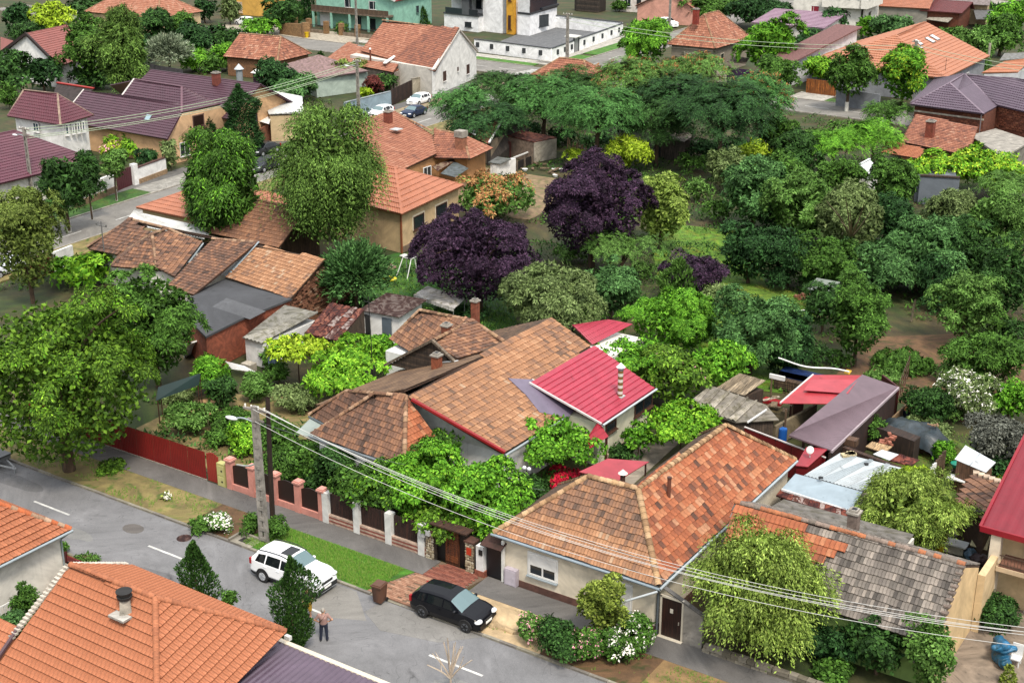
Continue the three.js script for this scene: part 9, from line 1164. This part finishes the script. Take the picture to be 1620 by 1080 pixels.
bb('brick_heap','small heap of old bricks on the yellow grass','bricks',1273,474,0,(p,t)=>{const r=rng(83);for(let k=0;k<24;k++)part(t,'brick',M(['#a06a50','#8a5a44','#b0806a'][k % 3],TX.brick),(m)=>m.box(p.x +(r()- 0.5)*1.8,0.08 + 0.35*r(),p.z +(r()- 0.5)*1.0,0.28,0.12,0.14,r()*3));});
}
{const t=thing('tile_hut','small hut with old clay tile roof and tyre beside the deep red roof','hut',V(-16,0,-70.5)),a=P(1512,793,2.1),b=P(1538,748,2.2),c=P(1597,770,2.9),d=P(1562,826,2.8);roof(t,[{pts:[a,d,c,b].map((p)=>p),pal:'old'}],{style:'tile',parts:80,seed:47,tile:{w:0.4,l:0.42,jit:0.02,tone:{bias:0.5}}});wallsFrom(t,[a,b,c,d].map((p)=>{const q=p.clone().lerp(V(-16,0,-70.5),0.1);return[q.x,q.z];}),0,2.0,M('#5a4438',TX.brick));const rg=new MB();for(let k=0;k<7;k++){const p=b.clone().lerp(c,(k + 0.5)/ 7);rg.box(p.x + 0.1,p.y + 0.1,p.z,0.34,0.12,0.4,0.3);}rg.build('verge_stones',M('#cfb8a0',TX.concrete),t);const ty=new THREE.TorusGeometry(0.34,0.12,8,20),p=P(1545,812,2.6);ty.rotateX(1.3);ty.translate(p.x,p.y + 0.15,p.z);const mb=new MB();mb.add(ty);mb.build('tyre',M('#2a2428',null,{roughness:0.9}),t);}
// ---------- garden things on the left and in the middle ----------
{const bb=(name,label,cat,x,y,fn)=>{const p=P(x,y,0),t=thing(name,label,cat,p);fn(p,(n,mat,f)=>{const mb=new MB();f(mb);return mb.build(n,mat,t);});};
bb('garden_swing','white A-shaped swing on the lawn beside the purple tree','frame',641,437,(p,part)=>{for(const[dx,dz]of[[-0.6,0.5],[0.6,0.5],[-0.6,-1.0],[0.6,-1.0]])part('leg',WHITE,(m)=>m.beam(V(p.x + dx,0,p.z + dz),V(p.x + dx*0.75,1.6,p.z - 0.5 + dz*0.3),0.06,0.06));part('seat_frame',WHITE,(m)=>m.box(p.x,1.6,p.z - 0.3,1.0,0.05,0.06).box(p.x,1.6,p.z - 1.0,1.0,0.05,0.06).box(p.x - 0.48,1.6,p.z - 0.65,0.05,0.05,0.75).box(p.x + 0.48,1.6,p.z - 0.65,0.05,0.05,0.75));part('seat_net',BLACK,(m)=>m.box(p.x,1.58,p.z - 0.65,0.86,0.02,0.62));});
bb('yellow_float','yellow oval toy lying on the garden lawn','toy',616,443,(p,part)=>{part('float',paint('#d8c81a',0.4),(m)=>{const g=new THREE.TorusGeometry(0.5,0.16,8,20);g.scale(1.2,0.7,1);g.rotateX(-Math.PI / 2);g.translate(p.x,0.15,p.z);m.add(g);});});
bb('white_mat','small white board on the lawn near the tan house corner','board',644,408,(p,part)=>part('board',WHITE,(m)=>m.box(p.x,0.2,p.z,1.2,0.08,0.7)));
bb('rubble','small heap of broken blocks on the lawn behind the blue-green cedar','rubble',610,424,(p,part)=>{const r=rng(37);for(let k=0;k<14;k++)part('block',M(['#b89a88','#d0c4b8','#9a7a68'][k % 3],TX.concrete),(m)=>m.box(p.x +(r()- 0.5)*2,0.12 + 0.2*r(),p.z +(r()- 0.5),0.35,0.2,0.22,r()*3));});
bb('garden_canopy','flat white scalloped garden canopy below the front purple tree','canopy',692,492,(p,part)=>{const q=[P(654,466,1.7),P(718,488,1.7),P(736,472,1.9),P(676,452,1.9)];part('canopy_sheet',M('#cfd0d4',TX.fibre,{roughness:0.7}),(m)=>{m.poly(up(q),0.05);for(let k=0;k<16;k++){const s=q[0].clone().lerp(q[1],(k + 0.5)/ 16);m.box(s.x,s.y - 0.14,s.z,0.2,0.24,0.04,0.2);}});for(const s of q)part('post',paint('#8a8a88'),(m)=>m.cyl(s.x*0.97 + p.x*0.03,0,s.z*0.97 + p.z*0.03,0.03,0.03,s.y,6));});
bb('cold_frame','white slatted cold frame pile in the left garden','frame',370,585,(p,part)=>{for(let k=0;k<6;k++)part('slat',WHITE,(m)=>m.beam(P(356 + k*2,572 + k*2.2,0.6),P(388 + k*3,580 + k*1.6,0.7),0.08,0.05));part('box',M('#b9b0a0',TX.concrete),(m)=>m.box(p.x + 1.0,0.3,p.z - 0.5,0.9,0.6,0.7));});
bb('hanging_cloth','pale blue cloth hanging under the grape arbour','cloth',434,600,(p,part)=>{part('cloth',M('#8fa6c4',TX.fibre,{roughness:0.9}),(m)=>{const g=new THREE.PlaneGeometry(0.8,1.1,12,6),a=g.attributes.position;for(let k=0;k<a.count;k++)a.setZ(k,0.06*Math.sin(a.getX(k)*14));g.rotateY(0.3);g.computeVertexNormals();g.translate(p.x,1.3,p.z);m.add(g);});part('line',BLACK,(m)=>m.beam(V(p.x - 1.5,1.86,p.z),V(p.x + 1.5,1.86,p.z),0.02,0.02));});
bb('aerial_pole','tall thin dark aerial pole behind the grape arbour','pole',590,620,(p,part)=>{part('pole',BLACK,(m)=>m.taper([V(p.x,0,p.z),V(p.x,3.5,p.z),V(p.x - 0.1,7.0,p.z)],0.04,0.03,6));part('aerial',BLACK,(m)=>m.beam(V(p.x - 0.5,6.6,p.z),V(p.x + 0.4,6.6,p.z),0.03,0.03));});
bb('lamp_post','thin dark garden lamp post with twin white heads by the crimson roses','lamp post',833,800,(p,part)=>{part('post',BLACK,(m)=>m.cyl(p.x,0,p.z,0.04,0.035,2.3,8));for(const s of[-1,1])part('lamp_head',paint('#dfe2e4',0.3),(m)=>{const g=new THREE.SphereGeometry(0.13,10,8);g.translate(p.x + s*0.16,2.4,p.z);m.add(g);});});
bb('paling_fence','row of crooked tan fence pales in the dusty yard','fence',912,262,(p,part)=>{const r=rng(13);for(let k=0;k<10;k++){const q=P(898,244,0).lerp(P(936,262,0),k / 9);part('pale',woodM('#b59a78'),(m)=>m.beam(q,q.clone().add(V((r()- 0.5)*0.3,1.7 + 0.4*r(),0)),0.16,0.06));}});
bb('yard_junk','clutter of boards and white bowls in the dusty yard','junk',862,268,(p,part)=>{const r=rng(41);for(let k=0;k<14;k++)part(k % 3?'board':'bowl',k % 3?woodM('#8a7a66'):WHITE,(m)=>k % 3?m.box(p.x +(r()- 0.5)*6,0.3*r()+ 0.05,p.z +(r()- 0.5)*5,1.2*r()+ 0.3,0.1,0.3,r()*3):m.cyl(p.x +(r()- 0.5)*6,0,p.z +(r()- 0.5)*5,0.25,0.35,0.25,12));});
bb('yard_fence','low fence with white rail between outhouse and flat-roofed shed','fence',800,258,(p,part)=>{part('rail',WHITE,(m)=>m.beam(P(780,262,1.1),P(842,238,1.1),0.12,0.14));for(let k=0;k<6;k++){const q=P(780,285,0).lerp(P(842,260,0),k / 5);part('post',woodM('#8a8074'),(m)=>m.box(q.x,0.6,q.z,0.16,1.2,0.16));}part('dark_boards',woodM('#241d1a'),(m)=>m.beam(P(782,283,0).setY(0.5),P(842,259,0).setY(0.5),0.06,0.95));});
bb('timber_shack','weathered grey wooden shack under dark trees right of the lime bush','shack',1055,248,(p,part)=>{const q=[P(1008,232,2.1),P(1036,236,2.1),P(1060,204,3.0),P(1048,203,3.1)];for(let k=0;k<5;k++)part('roof_board',woodM(['#8a8480','#77716c','#9a9490'][k % 3]),(m)=>m.poly(up([q[0].clone().lerp(q[1],k / 5),q[0].clone().lerp(q[1],(k + 0.95)/ 5),q[3].clone().lerp(P(1062,212,2.7),(k + 0.95)/ 5),q[3].clone().lerp(P(1062,212,2.7),k / 5)].map((v)=>v.clone().add(V(0,0.02*(k % 2),0)))),0.06));part('side_roof',M('#8f8a84',TX.fibre),(m)=>m.poly(up([P(1058,218,2.6),P(1082,224,2.4),P(1100,212,2.7),P(1066,206,2.9)]),0.08));part('wall',woodM('#6a6460'),(m)=>m.beam(P(1048,252,0).setY(1.2),P(1082,254,0).setY(1.2),0.2,2.3));part('shack_body',woodM('#5a5450'),(m)=>m.beam(P(1048,250,0).add(V(-0.2,1.2,-2.4)),P(1082,252,0).add(V(-0.2,1.2,-2.4)),4,2.2));part('door_post',woodM('#8a807a'),(m)=>m.box(P(1041,248,0).x,1.1,P(1041,248,0).z,0.2,2.2,0.2).box(P(1047,250,0).x,1.1,P(1047,250,0).z,0.2,2.2,0.2));part('doorway',BLACK,(m)=>m.beam(P(1042,248,0).setY(1),P(1047,250,0).setY(1),0.06,2));});
bb('ventilator','tall grey metal ventilator with pointed cap by the second purple roof','ventilator',380,142,(p,part)=>{part('shaft',paint('#8f979c',0.4),(m)=>m.cyl(p.x,0,p.z,0.5,0.5,3.0,14));part('cap',paint('#b9c0c4',0.4),(m)=>m.cyl(p.x,3.1,p.z,0.75,0.02,0.8,14));});
bb('kiosk_roof','small dark kiosk with tilted white lid beside the grey metal ventilator','kiosk',408,140,(p,part)=>{part('kiosk',paint('#3a2438'),(m)=>m.box(p.x,1.2,p.z,0.9,2.4,0.9));part('lid',WHITE,(m)=>m.poly(up([V(p.x - 0.7,2.4,p.z + 0.7),V(p.x + 0.7,2.4,p.z + 0.7),V(p.x + 0.6,2.9,p.z - 0.6),V(p.x - 0.6,2.9,p.z - 0.6)]),0.06));});
bb('yard_wall','white low wall with post and stone base on the left street by the peach house','wall',240,285,(p,part)=>{const a=P(217,292,0),b=P(262,275,0);part('wall',WHITEP,(m)=>m.beam(a.clone().setY(1.2),b.clone().setY(1.2),0.3,1.3));part('stone_base',M('#a89070',TX.brick),(m)=>m.beam(a.clone().setY(0.3).add(V(0.05,0,0)),b.clone().setY(0.3).add(V(0.05,0,0)),0.4,0.6));part('post',WHITEP,(m)=>m.box(a.x,1.2,a.z + 0.3,0.6,2.4,0.6));part('coping',woodM('#5a3a34'),(m)=>m.beam(a.clone().setY(1.9),b.clone().setY(1.9),0.42,0.1));});
bb('wine_gate','wine-red double gate on the left street next to the white post','gate',205,296,(p,part)=>{const a=P(186,303,0),b=P(215,291,0);for(let k=0;k<10;k++)part('board',paint('#4a1620',0.5),(m)=>m.beam(a.clone().lerp(b,(k + 0.05)/ 10).setY(1.1),a.clone().lerp(b,(k + 0.95)/ 10).setY(1.1),0.08,2.1));});
bb('street_front_wall','white and stone street wall behind the dark verge trees at the left','wall',160,318,(p,part)=>{const a=P(120,330,0),b=P(184,304,0);part('wall',WHITEP,(m)=>m.beam(a.clone().setY(1.3).add(V(-0.2,0,0)),b.clone().setY(1.3).add(V(-0.2,0,0)),0.3,1.5));part('stone_base',M('#8f7a60',TX.brick),(m)=>m.beam(a.clone().setY(0.35),b.clone().setY(0.35),0.4,0.7));});
bb('yard_gate','brick-red low fence by the street below the olive-green locust tree','fence',62,440,(p,part)=>{const a=P(40,448,0),b=P(86,430,0);for(let k=0;k<12;k++)part('board',woodM(['#7a3424','#6a2c1e'][k % 2]),(m)=>m.beam(a.clone().lerp(b,(k + 0.05)/ 12).setY(0.8),a.clone().lerp(b,(k + 0.95)/ 12).setY(0.8),0.06,1.6));part('end_wall',WHITEP,(m)=>m.beam(b.clone().setY(0.9),P(116,418,0).setY(0.9),0.25,1.8));});
bb('grey_fence','dark grey long fence behind the yellow-green weeping birch','fence',262,118,(p,part)=>{const a=P(232,122,0),b=P(290,132,0);for(let k=0;k<8;k++)part('panel',paint('#4a484c',0.6),(m)=>m.beam(a.clone().lerp(b,(k + 0.03)/ 8).setY(1.1),a.clone().lerp(b,(k + 0.97)/ 8).setY(1.1),0.08,2.1));});
bb('red_gate','dark red sheet gate beside the pale grey house across the street','gate',85,930,(p,part)=>{part('gate_leaf',paint('#6a1216',0.5),(m)=>m.box(-52.3,0.9,-39.3,2.4,1.8,0.08));part('post',paint('#4a0e10'),(m)=>m.box(-53.6,1.0,-39.3,0.12,2.0,0.12).box(-51.0,1.0,-39.3,0.12,2.0,0.12));});
bb('white_railing','low white railing in front of the pale grey house wall','railing',12,975,(p,part)=>{part('railing',WHITE,(m)=>{for(let k=0;k<12;k++)m.box(-53.2,0.6,-36.6 + k*0.25,0.05,1.0,0.05);m.box(-53.2,1.1,-35.2,0.06,0.08,3.2).box(-53.2,0.2,-35.2,0.06,0.08,3.2);});});
bb('drain_chamber','concrete drain chamber with iron grate beside the white off-road car','drain',388,858,(p,part)=>{part('chamber',M('#9a9486',TX.concrete),(m)=>m.box(p.x,0.06,p.z,1.6,0.14,1.0).box(p.x - 0.75,0.16,p.z,0.14,0.2,1.0).box(p.x,0.16,p.z - 0.45,1.6,0.2,0.14));part('grate',paint('#2a2624'),(m)=>m.box(p.x,0.14,p.z,0.6,0.03,0.45));});
bb('traffic_sign','blue triangular-topped crossing sign at the street bend at the top left','sign',434,50,(p,part)=>{part('post',ZINC,(m)=>m.cyl(p.x,0,p.z,0.05,0.05,2.4,8));part('plate',paint('#2a5aa8',0.4),(m)=>m.box(p.x,2.2,p.z + 0.06,0.8,0.8,0.03));part('symbol',WHITE,(m)=>m.add(new THREE.CylinderGeometry(0.32,0.32,0.02,3).rotateX(Math.PI / 2).rotateZ(Math.PI / 6*0).translate(p.x,2.18,p.z + 0.085)));});
bb('give_way_sign','small red and white give way sign among the orange-flowered trees','sign',1029,102,(p,part)=>{part('post',ZINC,(m)=>m.cyl(p.x,0,p.z,0.05,0.05,2.6,8));part('plate',paint('#b8201c',0.4),(m)=>m.add(new THREE.CylinderGeometry(0.6,0.6,0.03,3).rotateX(Math.PI / 2).rotateZ(Math.PI).translate(p.x,2.6,p.z + 0.07)));part('centre',WHITE,(m)=>m.add(new THREE.CylinderGeometry(0.3,0.3,0.02,3).rotateX(Math.PI / 2).rotateZ(Math.PI).translate(p.x,2.6,p.z + 0.095)));});
bb('mixer_bowls','pale stone edging along the narrow yard of the annex','edging',985,705,(p,part)=>{part('edging',M('#c9b8a0',TX.concrete),(m)=>m.beam(P(958,722,0.25),P(990,697,0.25),0.3,0.3));});
}
scene.traverse((o)=>{if(o.isMesh){o.castShadow=true;o.receiveShadow=true;}});
console.log('leaf triangles',LEAFCOUNT.t);
renderer.render(scene,camera);
